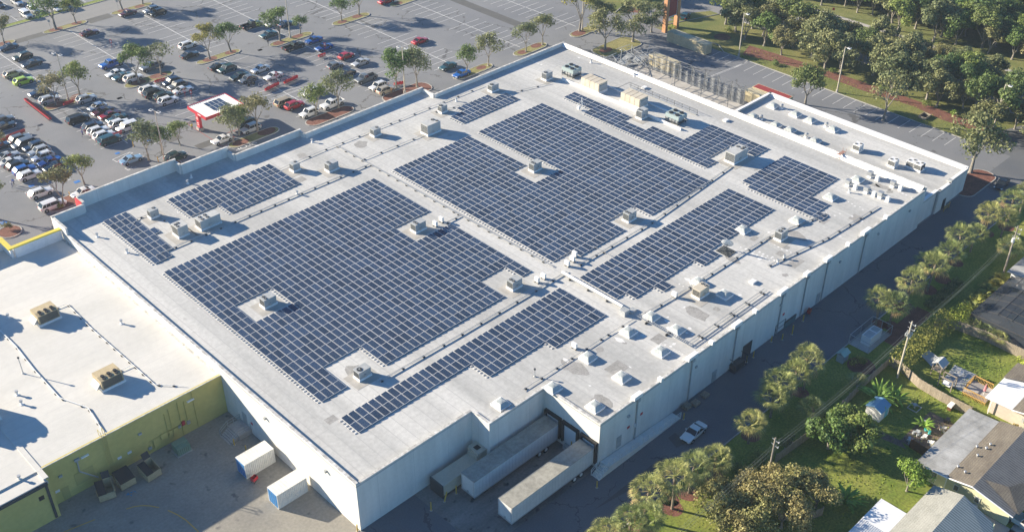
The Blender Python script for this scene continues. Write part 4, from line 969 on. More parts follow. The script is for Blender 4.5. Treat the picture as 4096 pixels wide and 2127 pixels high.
def make_car(kind):
    t = empty(kind)
    P_ = dict(car=(4.75,1.83,1.44), suv=(4.65,1.88,1.70), hatchback=(4.3,1.80,1.52), minivan=(5.1,1.98,1.78), pickup_truck=(5.8,2.0,1.88), jeep=(4.6,1.88,1.85))[kind]
    Lc, W, H = P_; hw = W/2
    if kind in ('car','hatchback'): belt, hood, deck = .92, .82, (.92 if kind == 'car' else .98)
    elif kind in ('suv','minivan'): belt, hood, deck = 1.08, 1.0, 1.1
    elif kind == 'pickup_truck': belt, hood, deck = 1.18, 1.12, 1.12
    else: belt, hood, deck = 1.16, 1.12, 1.14
    box = kind in ('jeep','pickup_truck')
    st = [(-Lc/2, .80 if not box else .93, .42, hood-.22), (-Lc/2+.12, .90 if not box else .97, .30, hood-.10), (-Lc/2+.6, .98, .24, hood-.02), (-Lc/2+1.25, 1.0, .22, hood+.05 if not box else hood+.02),
          (-.2, 1.0, .22, belt), (Lc/2-1.2, 1.0, .22, belt+.02), (Lc/2-.45, .98, .26, deck), (Lc/2-.08, .92, .34, deck-.06), (Lc/2, .86, .46, deck-.20)]
    if kind == 'pickup_truck': st = st[:5]+[(.35, 1.0, .3, belt)]
    def sec(x, wf, z0, z1):
        w_ = hw*wf; zm = z0+(z1-z0)*.45
        return [(x,-w_*.9,z0),(x,w_*.9,z0),(x,w_,zm),(x,w_*.97,z1-.05),(x,w_*.82,z1+.02),(x,0,z1+.05),(x,-w_*.82,z1+.02),(x,-w_*.97,z1-.05),(x,-w_,zm)]
    mb = MB(); loft(mb, [sec(*s) for s in st])
    if kind == 'pickup_truck':
        x0, x1 = .35, Lc/2-.02
        mb.box(x0,x1,-hw*.95,-hw*.86,.45,1.15); mb.box(x0,x1,hw*.86,hw*.95,.45,1.15); mb.box(x1-.1,x1,-hw*.86,hw*.86,.45,1.14); mb.box(x0,x1-.1,-hw*.86,hw*.86,.45,.60)
    body = mb.build('body', MT['paintcar'], t, world=False); body.data.polygons.foreach_set('use_smooth', [False]*len(body.data.polygons))
    # cabin
    if kind == 'car': cs = [(-.95,.90,belt-.02,.03),(-.30,.80,H-.06,1),(.75,.78,H-.07,1),(1.55,.86,belt-.02,.03)]
    elif kind == 'hatchback': cs = [(-.95,.90,belt-.02,.03),(-.35,.82,H-.06,1),(1.15,.80,H-.1,1),(1.85,.88,belt+.02,.03)]
    elif kind == 'suv': cs = [(-1.05,.92,belt-.02,.03),(-.5,.84,H-.06,1),(1.5,.82,H-.08,1),(2.1,.90,belt+.02,.03)]
    elif kind == 'minivan': cs = [(-1.55,.92,belt-.02,.03),(-.85,.86,H-.06,1),(1.95,.85,H-.07,1),(2.4,.90,belt+.02,.03)]
    elif kind == 'pickup_truck': cs = [(-1.3,.92,belt-.02,.03),(-.85,.83,H-.06,1),(.2,.83,H-.07,1),(.42,.90,belt,.03)]
    else: cs = [(-.95,.92,belt-.02,.03),(-.75,.88,H-.06,1),(2.1,.88,H-.07,1),(2.22,.92,belt,.03)]
    (xa,wa,za,_),(xb,wb,zb,_),(xc,wc,zc,_),(xd,wd,zd,_) = cs
    def ring(x, wf, z): return [(x,-hw*wf,z),(x,hw*wf,z)]
    mb = MB()
    A = ring(xa,wa,za); B_ = ring(xb,wb,zb); C_ = ring(xc,wc,zc); D = ring(xd,wd,zd)
    mb.quad(A[1],A[0],B_[0],B_[1]); mb.quad(C_[1],C_[0],D[0],D[1])
    A2 = (xa+.25, -hw*.95, belt-.01); D2 = (xd-.12, -hw*.95, belt-.01)
    for s in (0,1):
        sg = -1 if s == 0 else 1
        q = [(xa,sg*hw*.95,belt-.02),(xd,sg*hw*.95,belt-.02),C_[s],B_[s]]
        mb.quad(*(q if s == 0 else q[::-1]))
    mb.quad(B_[1],B_[0],C_[0],C_[1])
    mb.build('windows', MT['glassdark'], t, world=False)
    mb = MB()
    rf = lambda x, wf, z: [(x,-hw*wf,z-.03),(x,hw*wf,z-.03),(x,hw*wf*.94,z+.03),(x,0,z+.06),(x,-hw*wf*.94,z+.03)]
    loft(mb, [rf(xb+.02,wb+.01,zb),rf((xb+xc)/2,wb+.015,zb+.015),rf(xc-.02,wc+.01,zc)])
    for sg in (-1,1):      # pillars
        mb.tube((xa+.02,sg*hw*.93,belt-.02),(xb+.02,sg*hw*wb,zb),.035,None,4); mb.tube((xc-.02,sg*hw*wc,zc),(xd-.04,sg*hw*.92,belt),.06,None,4)
        mb.tube(((xb+xc)/2,sg*hw*.955,belt-.02),((xb+xc)/2,sg*hw*(wb+.005),zb),.035,None,4)
        if kind in ('suv','minivan','jeep','hatchback'):
            xr = xb+(xc-xb)*.78; mb.tube((xr+.12,sg*hw*.955,belt-.02),(xr,sg*hw*(wb+.005),zb),.04,None,4)
    mb.build('roof', MT['paintcar'], t, world=False)
    if kind == 'suv':
        mb = MB()
        for sg in (-1,1): mb.bar((xb+.2,sg*hw*.74,zb+.1),(xc-.2,sg*hw*.74,zc+.1),.05)
        mb.build('roof_rails', MT['trim'], t, world=False)
    r_ = .33 if kind in ('car','hatchback') else .37
    if kind in ('pickup_truck','jeep'): r_ = .41
    wx = (-Lc/2+.88, Lc/2-(.98 if kind != 'jeep' else .8))
    for x in wx:
        for sg in (-1,1):
            w0 = MB(); y0, y1 = (sg*hw-.02*sg), sg*(hw-.24)
            w0.tube((x,y1,r_),(x,sg*(hw+.015),r_),r_,r_,14); tw = w0.build('wheel', MT['tyre'], t, world=False)
            w1 = MB(); w1.tube((x,sg*(hw+.0),r_),(x,sg*(hw+.03),r_),r_*.62,r_*.55,10); w1.build('rim', MT['rim'], tw, world=False)
    mb = MB()
    for x in wx:
        for sg in (-1,1): mb.tube((x,sg*(hw-.3),r_+.02),(x,sg*(hw+.006),r_+.02),r_+.07,None,14)
    mb.build('wheel_arches', MT['trim'], t, world=False)['kind'] = 'stuff'
    mb = MB(); mb.box(-Lc/2-.02,-Lc/2+.1,-hw*.5,hw*.5,.38,hood-.28); mb.build('grille', MT['trim'], t, world=False)
    for sg in (-1,1):
        mb = MB(); mb.box(-Lc/2-.01,-Lc/2+.28,sg*hw*.58,sg*hw*.92,hood-.26,hood-.09); mb.build('headlight', MT['lamp'], t, world=False)
        mb = MB(); mb.box(Lc/2-.12,Lc/2+.01,sg*hw*.62,sg*hw*.92,deck-.32,deck-.12); mb.build('taillight', MT['tail'], t, world=False)
        mb = MB(); mb.box(xa+.3,xa+.45,sg*hw,sg*(hw+.18),belt-.02,belt+.14); mb.build('mirror', MT['paintcar'], t, world=False)
    return t
PROTO = {}
COLS = dict(white=(.72,.72,.70), silver=(.42,.44,.45), grey=(.13,.145,.155), black=(.010,.012,.015), dark_blue=(.012,.03,.07), blue=(.01,.10,.38), teal=(.02,.075,.085),
            red=(.38,.012,.018), maroon=(.09,.012,.02), lime=(.42,.62,.03), beige=(.42,.37,.28), dark_green=(.012,.035,.03), light_blue=(.22,.36,.50), gold=(.36,.29,.17))
GRID_Y = lambda y: 183.9-2.73*(round((183.9-y-1.365)/2.73))-1.365
NAMES = dict(car='parked_car', suv='parked_suv', hatchback='parked_hatchback', minivan='parked_minivan', pickup_truck='pickup_truck', jeep='parked_jeep')
WORD = dict(car='car', suv='SUV', hatchback='hatchback', minivan='minivan', pickup_truck='pickup', jeep='boxy off-roader')
USED = set()
def put_car(r_, x, y, kind, col, face, label, snap=True, rz=None, z=.75):
    g = G(r_, x, y, z); X, Y = g.x, g.y
    if snap: Y = GRID_Y(Y)
    if rz is None: rz = 0 if face < 0 else math.pi
    rz += random.uniform(-.015, .015)
    c = COLS[col]
    if kind not in PROTO:
        PROTO[kind] = make_car(kind); t = PROTO[kind]; t.location = (X, Y, .012); t.rotation_euler = (0,0,rz)
        for k_ in KIDS.get(t.as_pointer(), []): k_.color = (*c, 1)
        root = t
    else:
        root = dup(PROTO[kind], (X, Y, .012), rz, color=(*c, 1))
    root.name = NAMES[kind]
    root['label'] = label; root['category'] = {'pickup_truck':'pickup truck','suv':'SUV','jeep':'SUV'}.get(kind, kind); root['group'] = 'cars parked in the lots'
    assert label not in USED, label; USED.add(label)
    # keep the children's registry working after the rename
    return root
CARS = [
 ('cG',130,680,'car','dark_blue',-1,'dark car under the leaning tree at the left end of the upper island'),
 ('cG',1290,470,'car','maroon',1,'dark maroon car alone in the sunlit bays near the top left'),
 ('t00',1285,130,'car','maroon',-1,'maroon car next to the narrow island by the upper road'),
 ('t00',1510,92,'suv','silver',-1,'silver SUV partly behind a black SUV near the upper road'),
 ('t00',1570,118,'suv','black',-1,'black SUV in front of the silver one near the upper road'),
 ('cA',585,180,'suv','dark_green',-1,'dark green SUV at the upper end of the left rows'),
 ('cA',810,350,'car','black',-1,'black car left of the tall twin-headed lamp pole'),
 ('cA',360,610,'suv','beige',1,'beige SUV beside the lime green car'),
 ('cA',600,775,'suv','lime',1,'only lime green SUV in the lot'),
 ('cA',1000,1060,'car','dark_blue',-1,'dark blue car half hidden by the sparse tree near the cart train'),
 ('cA',1230,1235,'suv','silver',1,'silver SUV at the island end beside the red cart train'),
 ('cA',2120,1205,'suv','silver',1,'silver SUV just below the lamp pole island'),
 ('t00',1890,455,'suv','white',1,'white SUV beside the yellowish tree'),
 ('t00',1910,550,'car','black',1,'black car hidden below the yellowish tree'),
 ('t00',1115,640,'pickup_truck','blue',-1,'bright blue pickup left of the dense green tree'),
 ('t00',1165,735,'car','white',-1,'white car left of the dense green tree'),
 ('t00',1235,770,'car','teal',-1,'teal car tucked behind the dense green tree'),
 ('t00',1355,795,'suv','white',1,'white SUV right under the dense green tree'),
 ('t00',1530,670,'pickup_truck','grey',-1,'dark grey pickup behind the dense green tree'),
 ('t00',1730,820,'suv','dark_blue',-1,'dark blue SUV beside the red carts near the kiosk row'),
 ('t00',1785,860,'suv','grey',-1,'grey SUV between a dark blue SUV and a white car above the kiosk'),
 ('t00',1850,905,'car','white',1,'white saloon closest above the red-and-white kiosk roof'),
 ('t00',1505,905,'suv','white',1,'white SUV at the head of the row left of the kiosk'),
 ('t00',1560,945,'minivan','black',1,'black minivan in the row left of the kiosk'),
 ('t00',1640,965,'suv','dark_green',1,'dark green SUV squeezed in the row left of the kiosk'),
 ('t00',1695,1015,'suv','white',1,'big white SUV at the near end of the row left of the kiosk'),
 ('cD',330,175,'hatchback','white',-1,'white hatchback nosing out beside the silver island SUV'),
 ('cD',395,230,'car','maroon',-1,'blackish maroon car between a white hatchback and a red car'),
 ('cD',490,280,'car','red',-1,'red car in the middle of the packed row by the kiosk drive'),
 ('cD',585,320,'car','teal',-1,'teal car beside the red one in the packed row'),
 ('cD',625,400,'suv','white',1,'white SUV with black sunroof in the packed row'),
 ('cD',740,440,'minivan','white',-1,'white minivan at the near end of the packed row'),
 ('cB',1110,270,'minivan','black',1,'long black van just below the red cart train'),
 ('cD',235,430,'suv','dark_blue',1,'dark blue SUV behind two white ones near the walking man'),
 ('cD',320,505,'suv','white',1,'white SUV beside the walking man, left one'),
 ('cD',395,565,'suv','white',1,'white SUV beside the carts, right of its white neighbour'),
 ('cD',530,660,'minivan','teal',1,'teal van next to the yellow bollard and blue bay'),
 ('cF',490,182,'car','black',1,'black car at the tip of the middle island'),
 ('cF',590,212,'suv','teal',-1,'dark teal SUV beside the black car at the middle island'),
 ('cF',730,292,'car','dark_green',-1,'very dark green car near the motorcycle'),
 ('cF',825,325,'hatchback','grey',-1,'grey hatchback next to the motorcycle'),
 ('cF',975,212,'car','white',-1,'white saloon, upper one of two with black sunroofs'),
 ('cF',1120,290,'car','white',-1,'white saloon, lower one beside the long rows of carts'),
 ('cK',180,170,'pickup_truck','black',1,'black pickup with an open bed at the top row'),
 ('cK',400,285,'car','teal',-1,'teal car beneath the big island tree'),
 ('cK',450,150,'car','white',-1,'white car behind the big island tree'),
 ('cK',600,160,'car','dark_blue',1,'dark car behind the lamp post of the big tree island'),
 ('cK',660,412,'pickup_truck','black',1,'black pickup below the big tree island'),
 ('cK',890,335,'car','blue',-1,'blue saloon at the right end of the big tree island'),
 ('cK',1015,420,'car','blue',-1,'blue coupe behind the small red cart sign'),
 ('cK',1245,508,'hatchback','red',1,'red hatchback right of the open cart corral'),
 ('cH',840,180,'hatchback','grey',1,'grey hatchback below the red hatchback'),
 ('cH',945,257,'car','black',-1,'black car with bright lamps in the far middle row'),
 ('cH',1115,135,'car','silver',-1,'silver car with a black sunroof in the far middle row'),
 ('cH',1150,308,'pickup_truck','grey',-1,'grey pickup facing the storefront drive'),
 ('cH',1285,392,'suv','white',-1,'white SUV under the large tree by the storefront'),
 ('cH',1380,442,'suv','beige',1,'beige SUV at the tip of the storefront island'),
 ('cH',530,467,'suv','white',-1,'white SUV behind the leafy tree near the gold minivan'),
 ('cH',238,582,'minivan','gold',1,'gold minivan beside the red SUV'),
 ('cH',340,615,'suv','red',1,'red SUV beside the gold minivan'),
 ('cH',510,700,'suv','white',-1,'white SUV on the mulched island edge by the storefront'),
 ('cH',775,600,'pickup_truck','white',-1,'white pickup on the mulched island edge'),
 ('t10',1640,402,'car','red',1,'lone red car amid empty bays'),
 ('t10',1915,655,'car','teal',-1,'teal car nearest the far storefront trees'),
 ('t10',2065,735,'car','blue',-1,'blue car hidden by the storefront tree'),
 ('t10',1310,8,'car','red',1,'red car cut by the top edge of the view'),
 ('cI',1015,422,'suv','silver',-1,'silver SUV on the island right of the kiosk'),
 ('cI',960,360,'suv','teal',-1,'teal SUV mostly hidden by the tree right of the kiosk'),
 ('cI',690,545,'car','white',-1,'white car under the tree by the stop word'),
 ('cB',15,262,'suv','grey',1,'grey SUV cut by the left edge of the view'),
 ('cB',90,385,'car','black',1,'black car beside the long double file of red carts'),
 ('cB',300,560,'suv','grey',1,'grey SUV at the head of the densest left row'),
 ('cB',350,622,'minivan','grey',-1,'grey minivan, second down the densest left row'),
 ('cB',480,655,'suv','dark_blue',-1,'dark blue SUV, third down the densest left row'),
 ('cB',530,705,'suv','silver',-1,'silver SUV, fourth down the densest left row'),
 ('cC',620,100,'suv','white',-1,'white SUV, fifth down the densest left row'),
 ('cC',710,160,'car','blue',-1,'blue car, sixth down the densest left row'),
 ('cC',775,222,'car','black',-1,'black car ending the densest left row beside the blue bay'),
 ('cB',30,672,'car','dark_blue',1,'dark car cut by the left edge above the silver saloon'),
 ('cC',70,45,'car','silver',1,'silver saloon at the left edge'),
 ('cC',160,170,'car','white',1,'white saloon with black sunroof at the left edge'),
 ('cC',255,218,'suv','black',1,'black SUV beside the blue SUV in the left row'),
 ('cC',350,285,'suv','blue',1,'blue SUV above the white one by the blue bay'),
 ('cC',430,370,'suv','white',1,'white SUV nearest the couple walking'),
 ('cC',570,602,'suv','white',1,'white SUV under the tree by the storefront corner'),
 ('cC',1140,562,'car','white',-1,'white car peeping out behind the shaded parapet'),
 ('cE',540,500,'car','light_blue',1,'pale blue car hidden by the storefront tree'),
 ('cE',1120,425,'suv','dark_green',1,'dark SUV right behind the lamp pole and parapet step'),
]
for c in CARS: put_car(*c)
put_car('cJ',745,65,'minivan','white',1,'white minivan closest to the red wall panel', snap=False)
put_car('cG',372,210,'jeep','white',1,'white boxy off-roader beyond the upper road', snap=False, rz=math.pi/2)
put_car('cG',470,132,'suv','silver',1,'silver SUV next to the white off-roader', snap=False, rz=math.pi/2)
put_car('cG',240,25,'suv','white',1,'white SUV at the very top left', snap=False, rz=math.pi/2)
put_car('cG',790,105,'car','white',1,'white car behind the big upper left tree', snap=False, rz=math.pi/2)
put_car('cG',950,90,'suv','teal',1,'teal SUV behind the big upper left tree', snap=False, rz=math.pi/2)
put_car('cG',-20,60,'car','black',1,'black car at the extreme top left corner', snap=False, rz=math.pi/2)
put_car('cL',860,225,'hatchback','teal',1,'silver-tailed teal hatchback on the entrance drive behind the tall sign', snap=False, rz=math.pi+.35)
put_car('t23',1830,325,'car','white',-1,'white saloon driving along the shaded alley', snap=False, rz=.06)
put_car('t31',2355,505,'car','black',-1,'dark car at the far end of the alley', snap=False, rz=.1)
put_car('t33',2590,1235,'pickup_truck','white',-1,'white truck on the driveway cut by the right edge', snap=False, rz=math.pi/2)
# --- motorcycle
g = G('cF',870,388,.4); t = thing('motorcycle', 'black motorcycle parked beside the grey hatchback', 'motorcycle', (g.x,g.y,.01))
for x in (-.72,.72):
    mb = MB(); mb.tube((x,-.07,.32),(x,.07,.32),.32,None,14); mb.build('wheel', MT['tyre'], t, world=False)
mb = MB(); mb.tube((-.7,0,.35),(-.35,0,.95),.05); mb.tube((-.35,0,.9),(.5,0,.7),.13,.1); mb.box(-.25,.3,-.16,.16,.3,.7); mb.tube((.2,0,.7),(.75,0,.75),.12,.08); mb.tube((.7,0,.34),(.1,0,.45),.05); mb.build('frame', MT['trim'], t, world=False)
mb = MB(); mb.bar((-.35,-.38,1.05),(-.35,.38,1.05),.05); mb.build('handlebar', MT['rim'], t, world=False)
mb = MB(); mb.box(-.1,.75,-.15,.15,.78,.88); mb.build('seat', MT['blackpl'], t, world=False)
# --- trailers
def trailer(label, x0, x1, y0, y1, label2=None, wall='white'):
    t = thing('semi_trailer', label, 'trailer', (x0,(y0+y1)/2,0), 0, 'semi trailers at the docks')
    yc = (y0+y1)/2; hw = (y1-y0)/2
    mb = MB(); mb.box(x0,x1,y0,y1,1.15,3.95); mb.build('box', MT['trw'], t)
    mb = MB(); mb.box(x0-.02,x1+.02,y0-.02,y1+.02,3.951,4.02); mb.build('roof', MT['trr'], t)
    mb = MB(); mb.box(x0-.03,x1,y0-.025,y0-.002,1.0,1.2); mb.box(x0-.03,x1,y1+.002,y1+.025,1.0,1.2); mb.box(x0-.03,x0-.002,y0,y1,1.0,1.25)
    for q in range(26):
        xx = x0+.3+q*(x1-x0-.6)/25; mb.box(xx-.012,xx+.012,y0-.012,y0-.001,1.25,3.9)
    mb.build('rails', MT['metal'], t)
    for xw in (x1-3.6, x1-2.3):
        for sg in (-1,1):
            w0 = MB(); ya = yc+sg*(hw-.05); w0.tube((xw,yc+sg*(hw-.55),.52),(xw,ya,.52),.52,None,16); o = w0.build('wheel', MT['tyre'], t)
            w1 = MB(); w1.tube((xw,ya+sg*.001,.52),(xw,ya+sg*.05,.52),.3,.24,12); w1.build('rim', MT['white'], o)
    mb = MB(); mb.box(x0+2.6,x0+2.8,yc-.7,yc-.55,.05,1.15); mb.box(x0+2.6,x0+2.8,yc+.55,yc+.7,.05,1.15); mb.box(x0+2.5,x0+2.9,yc-.8,yc-.45,.02,.06); mb.box(x0+2.5,x0+2.9,yc+.45,yc+.8,.02,.06); mb.build('landing_gear', MT['fin'], t)
    mb = MB(); mb.box(x1-4.4,x1-1.4,yc-.5,yc+.5,.7,1.1); mb.box(x0+.5,x1-.3,yc-.4,yc+.4,.98,1.14); mb.build('chassis', MT['fin'], t)
    mb = MB(); mb.box(x0-.06,x0-.002,yc-.15,yc+.15,1.3,1.6); mb.box(x0-.03,x0-.002,y0+.1,y0+.18,1.3,3.8); mb.box(x0-.03,x0-.002,y1-.18,y1-.1,1.3,3.8); mb.build('nose_fittings', MT['metal'], t)
MT['trw'] = mottled('trailer_white', (.60,.60,.58), (.68,.68,.66), .5, .5, scale2=3, amt2=.05)
MT['trr'] = mottled('trailer_roof', (.27,.26,.22), (.37,.355,.30), .5, .7, scale2=2, amt2=.1)
trailer('long white trailer backed to the upper dock, mostly in shade', 14.0,30.25,-6.95,-4.35)
trailer('long white trailer with sunlit tan roof at the lower dock', 14.4,30.25,-13.75,-11.15)
# --- compactor
t = thing('trash_compactor', 'beige trash compactor beside the upper trailer', 'compactor', (12.2,-3.6,0))
mb = MB(); mb.box(11.6,18.4,-3.3,-.9,.25,2.3); mb.quad((11.55,-3.35,2.31),(13,-3.35,2.31),(13,-.85,2.31),(11.55,-.85,2.31)); mb.build('container', MT['beige'], t)
mb = MB(); mb.box(18.41,20.0,-3.0,-.8,.4,3.4); mb.box(18.2,18.4,-2.9,-1.0,2.31,3.0); mb.build('hopper', MT['beige'], t)
mb = MB(); mb.box(18.8,19.6,-2.3,-1.5,3.401,3.44); mb.build('hatch', MT['fan'], t)
mb = MB(); mb.box(11.4,11.6,-3.4,-.8,.1,2.4); mb.box(11.7,18.2,-3.42,-3.31,.2,.45); mb.build('end_frame', MT['fin'], t)
# --- shipping containers
def container(label, x0, x1, y0, y1, h, body, ends=None, doorface='x-', group='storage containers', cat='container', z=0.02, roof=None):
    t = thing('shipping_container', label, cat, (x0,y0,z), 0, group)
    mb = MB(); per = .28; along_x = (x1-x0) > (y1-y0)
    def cor(a0, a1, fixed, sgn, horiz):
        n = max(2, int((a1-a0)/per)); st_ = (a1-a0)/n
        for i in range(n):
            a = a0+i*st_; d0, d1 = 0, .05
            pts = [(a,d0),(a+st_*.3,d0),(a+st_*.5,d1),(a+st_*.8,d1),(a+st_,d0)]
            for k in range(4):
                (p,u),(q,v) = pts[k],pts[k+1]
                if horiz: Q = [(p,fixed+sgn*u,z+.12),(q,fixed+sgn*v,z+.12),(q,fixed+sgn*v,z+h-.1),(p,fixed+sgn*u,z+h-.1)]
                else: Q = [(fixed+sgn*u,p,z+.12),(fixed+sgn*v,q,z+.12),(fixed+sgn*v,q,z+h-.1),(fixed+sgn*u,p,z+h-.1)]
                mb.quad(*Q)
    cor(x0+.1,x1-.1,y0+.06,-1,True); cor(x0+.1,x1-.1,y1-.06,1,True); cor(y0+.1,y1-.1,x0+.06,-1,False); cor(y0+.1,y1-.1,x1-.06,1,False)
    mb.build('corrugated_wall', body, t)
    mb = MB()
    n = int(max(x1-x0,y1-y0)/.5)
    mb.box(x0+.02,x1-.02,y0+.02,y1-.02,z+h-.06,z+h-.02)
    for i in range(n):
        if along_x:
            a = x0+.2+(x1-x0-.4)*i/n; mb.box(a,a+.22,y0+.12,y1-.12,z+h-.02,z+h+.01)
        else:
            a = y0+.2+(y1-y0-.4)*i/n; mb.box(x0+.12,x1-.12,a,a+.22,z+h-.02,z+h+.01)
    mb.build('roof', roof or body, t)
    mb = MB()
    for x in (x0,x1-.12):
        for y in (y0,y1-.12): mb.box(x,x+.12,y,y+.12,z,z+h)
    for y in (y0,y1-.12): mb.box(x0+.12,x1-.12,y+.002,y+.118,z,z+.12); mb.box(x0+.12,x1-.12,y+.002,y+.118,z+h-.1,z+h-.003)
    for x in (x0,x1-.12): mb.box(x+.002,x+.118,y0+.12,y1-.12,z+.001,z+.12); mb.box(x+.002,x+.118,y0+.12,y1-.12,z+h-.1,z+h-.004)
    mb.build('frame', body, t)
    if ends is not None:
        yc = (y0+y1)/2
        for a, b_ in ((y0+.13,yc-.01),(yc+.01,y1-.13)):
            mb = MB(); mb.box(x0-.03,x0+.02,a,b_,z+.13,z+h-.12); d = mb.build('door', ends, t)
            mb = MB()
            for f_ in (.3,.75):
                yy = a+(b_-a)*f_; mb.bar((x0-.05,yy,z+.15),(x0-.05,yy,z+h-.15),.035)
            mb.build('lock_bar', MT['metal'], d)
    return t
wc = mottled('container_white', (.66,.65,.60), (.74,.73,.68), .6, .55, scale2=4, amt2=.04)
bc = mottled('container_beige', (.48,.42,.27), (.60,.53,.36), .5, .6, scale2=3, amt2=.12)
container('white container with blue doors standing on the yard, lower one', -5.65,-.85,10.6,12.9,2.6,wc,MT['blue'])
container('white container with blue doors by the wall stairs, upper one', -5.65,-.85,18.4,20.7,2.6,wc,MT['blue'])
container('long beige container behind the tall sign', 155.6,157.9,62.0,74.4,2.6,bc)
container('beige container beside the steel frame yard', 141.3,143.6,60.5,68.5,2.5,bc)
container('beige container in front of the red-topped one', 141.6,144.0,34.2,40.6,2.5,bc)
container('beige container with a red roof', 144.3,146.7,31.0,40.4,2.6,bc, roof=plain('container_red', (.36,.06,.05), .6))
# --- dumpsters
def dumpster(label, x, y, rz, open_=True, half=False):
    t = thing('dumpster', label, 'dumpster', (x,y,.02), rz, 'tan dumpsters by the olive wall'); t.scale = (1.15,1.15,1.1)
    mb = MB(); a, c = .95, 1.0
    prof = [(-c,.15),(c,.15),(c,1.15),(-c,1.75)]
    for sx in (-a, a-.06): 
        mb.quad(*[(sx,p,z_) for p,z_ in prof]); mb.quad(*[(sx+.06,p,z_) for p,z_ in prof][::-1])
    mb.box(-a,a,-c,-c+.06,.15,1.75); mb.box(-a,a,c-.06,c,.15,1.15); mb.box(-a,a,-c,c,.12,.18)
    mb.quad((-a,-c,1.75),(-a+.06,-c,1.75),(-a+.06,c,1.15),(-a,c,1.15)); mb.quad((a-.06,-c,1.75),(a,-c,1.75),(a,c,1.15),(a-.06,c,1.15))
    mb.build('bin', MT['tan'], t, world=False)
    lid = lambda u0,u1: [(u0,-c+.02,1.79),(u1,-c+.02,1.79),(u1,c+.02,1.19),(u0,c+.02,1.19)]
    mb = MB(); mb.quad(*lid(-a if not half else .0,a)); L2 = [(p[0],p[1],p[2]-.03) for p in lid(-a if not half else .0,a)][::-1]; mb.quad(*L2); mb.build('lid', MT['blackpl'], t, world=False)
    if half:
        mb = MB(); mb.quad((-a,-c,1.78),(0,-c,1.78),(0,-c-.5,2.5),(-a,-c-.5,2.5)); mb.build('open_lid', MT['blackpl'], t, world=False)
    mb = MB(); mb.box(-a-.12,-a-.001,-.5,.5,.7,.9); mb.box(a+.001,a+.12,-.5,.5,.7,.9); mb.build('fork_pocket', MT['tan'], t, world=False)
dumpster('tan dumpster with a half-open black lid, leftmost and turned', -21.0,29.2,R(165),half=True)
dumpster('tan dumpster with closed black lids in the middle of the three', -18.1,29.4,R(180))
dumpster('tan dumpster with raised lid nearest the green transformer', -14.8,28.4,R(184),half=True)
g_ = plain('transformer_green', (.16,.26,.19), .5)
t = thing('pad_transformer', 'pale green pad transformer by the olive wall', 'transformer', (-9.2,29.6,.02))
mb = MB(); mb.box(-1.2,1.2,-1.0,1.0,0,.12); mb.build('pad', MT['kerb'], t, world=False)
mb = MB(); mb.box(-1.0,1.0,-.2,.9,.121,1.5); mb.box(-1.0,1.0,-.85,-.2,.121,1.3); mb.build('cabinet', g_, t, world=False)
mb = MB()
for k in range(6): mb.box(-.9+.3*k,-.85+.3*k,-.86,-.851,.2,1.2)
mb.build('door_seams', MT['fin'], t, world=False)
# --- stair landings against the store wall
t = thing('wall_stairs', 'concrete stairs with pale railings up to the west wall door', 'stairs', (-2.4,26,0))
mb = MB(); mb.box(-2.2,-.05,25.6,28.6,0,.95)
for k in range(5): mb.box(-2.2-.3*(k+1),-2.2-.3*k,25.8,28.4,0,.95-.18*(k+1))
mb.build('steps', MT['kerb'], t)
for y in (25.7,28.5):
    mb = MB()
    for x, z_ in ((-.1,.95),(-1.2,.95),(-2.2,.95),(-3.6,.05)): mb.bar((x,y,z_),(x,y,z_+1.0),.06)
    for h in (.5,1.0): mb.bar((-.1,y,.95+h),(-2.2,y,.95+h),.05); mb.bar((-2.2,y,.95+h),(-3.6,y,.05+h),.05)
    mb.build('railing', MT['metal'], t)
t = thing('loading_ramp', 'white railed concrete ramp and stairs along the alley wall', 'ramp', (30,-15.9,0))
mb = MB(); mb.quad((31.2,-15.9,1.15),(47.4,-15.9,.03),(47.4,-14.26,.03),(31.2,-14.26,1.15)); mb.quad((31.2,-15.92,.0),(47.4,-15.92,.0),(47.4,-15.92,.12),(31.2,-15.92,1.35)); mb.quad((31.2,-15.72,.0),(31.2,-15.72,1.35),(47.4,-15.72,.12),(47.4,-15.72,.0)); mb.quad((31.2,-15.92,1.35),(47.4,-15.92,.12),(47.4,-15.72,.12),(31.2,-15.72,1.35))
mb.quad((31.2,-14.26,1.15),(31.2,-14.26,0),(31.2,-15.92,0),(31.2,-15.92,1.15))
for k in range(6): mb.box(31.2-.32*(k+1),31.2-.32*k,-15.9,-14.4,0,1.15-.18*(k+1))
mb.build('ramp', MT['wallw'], t)
mb = MB()
for k in range(14):
    x = 31.2+k*1.25; z_ = 1.35-(x-31.2)*.0759; mb.bar((x,-15.82,z_),(x,-15.82,z_+1.0),.06)
for h in (.35,.68,1.0): mb.bar((31.2,-15.82,1.35+h),(47.4,-15.82,.12+h),.045)
for y in (-15.82,-14.45):
    if y > -15: mb.build('railing', MT['white'], t); mb = MB()
    for h in (.5,1.0): mb.bar((31.2,y,1.3+h),(29.2,y,.1+h),.05)
    mb.bar((29.2,y,.05),(29.2,y,1.1),.06); mb.bar((30.2,y,.6),(30.2,y,1.8),.06)
mb.build('railing', MT['white'], t)
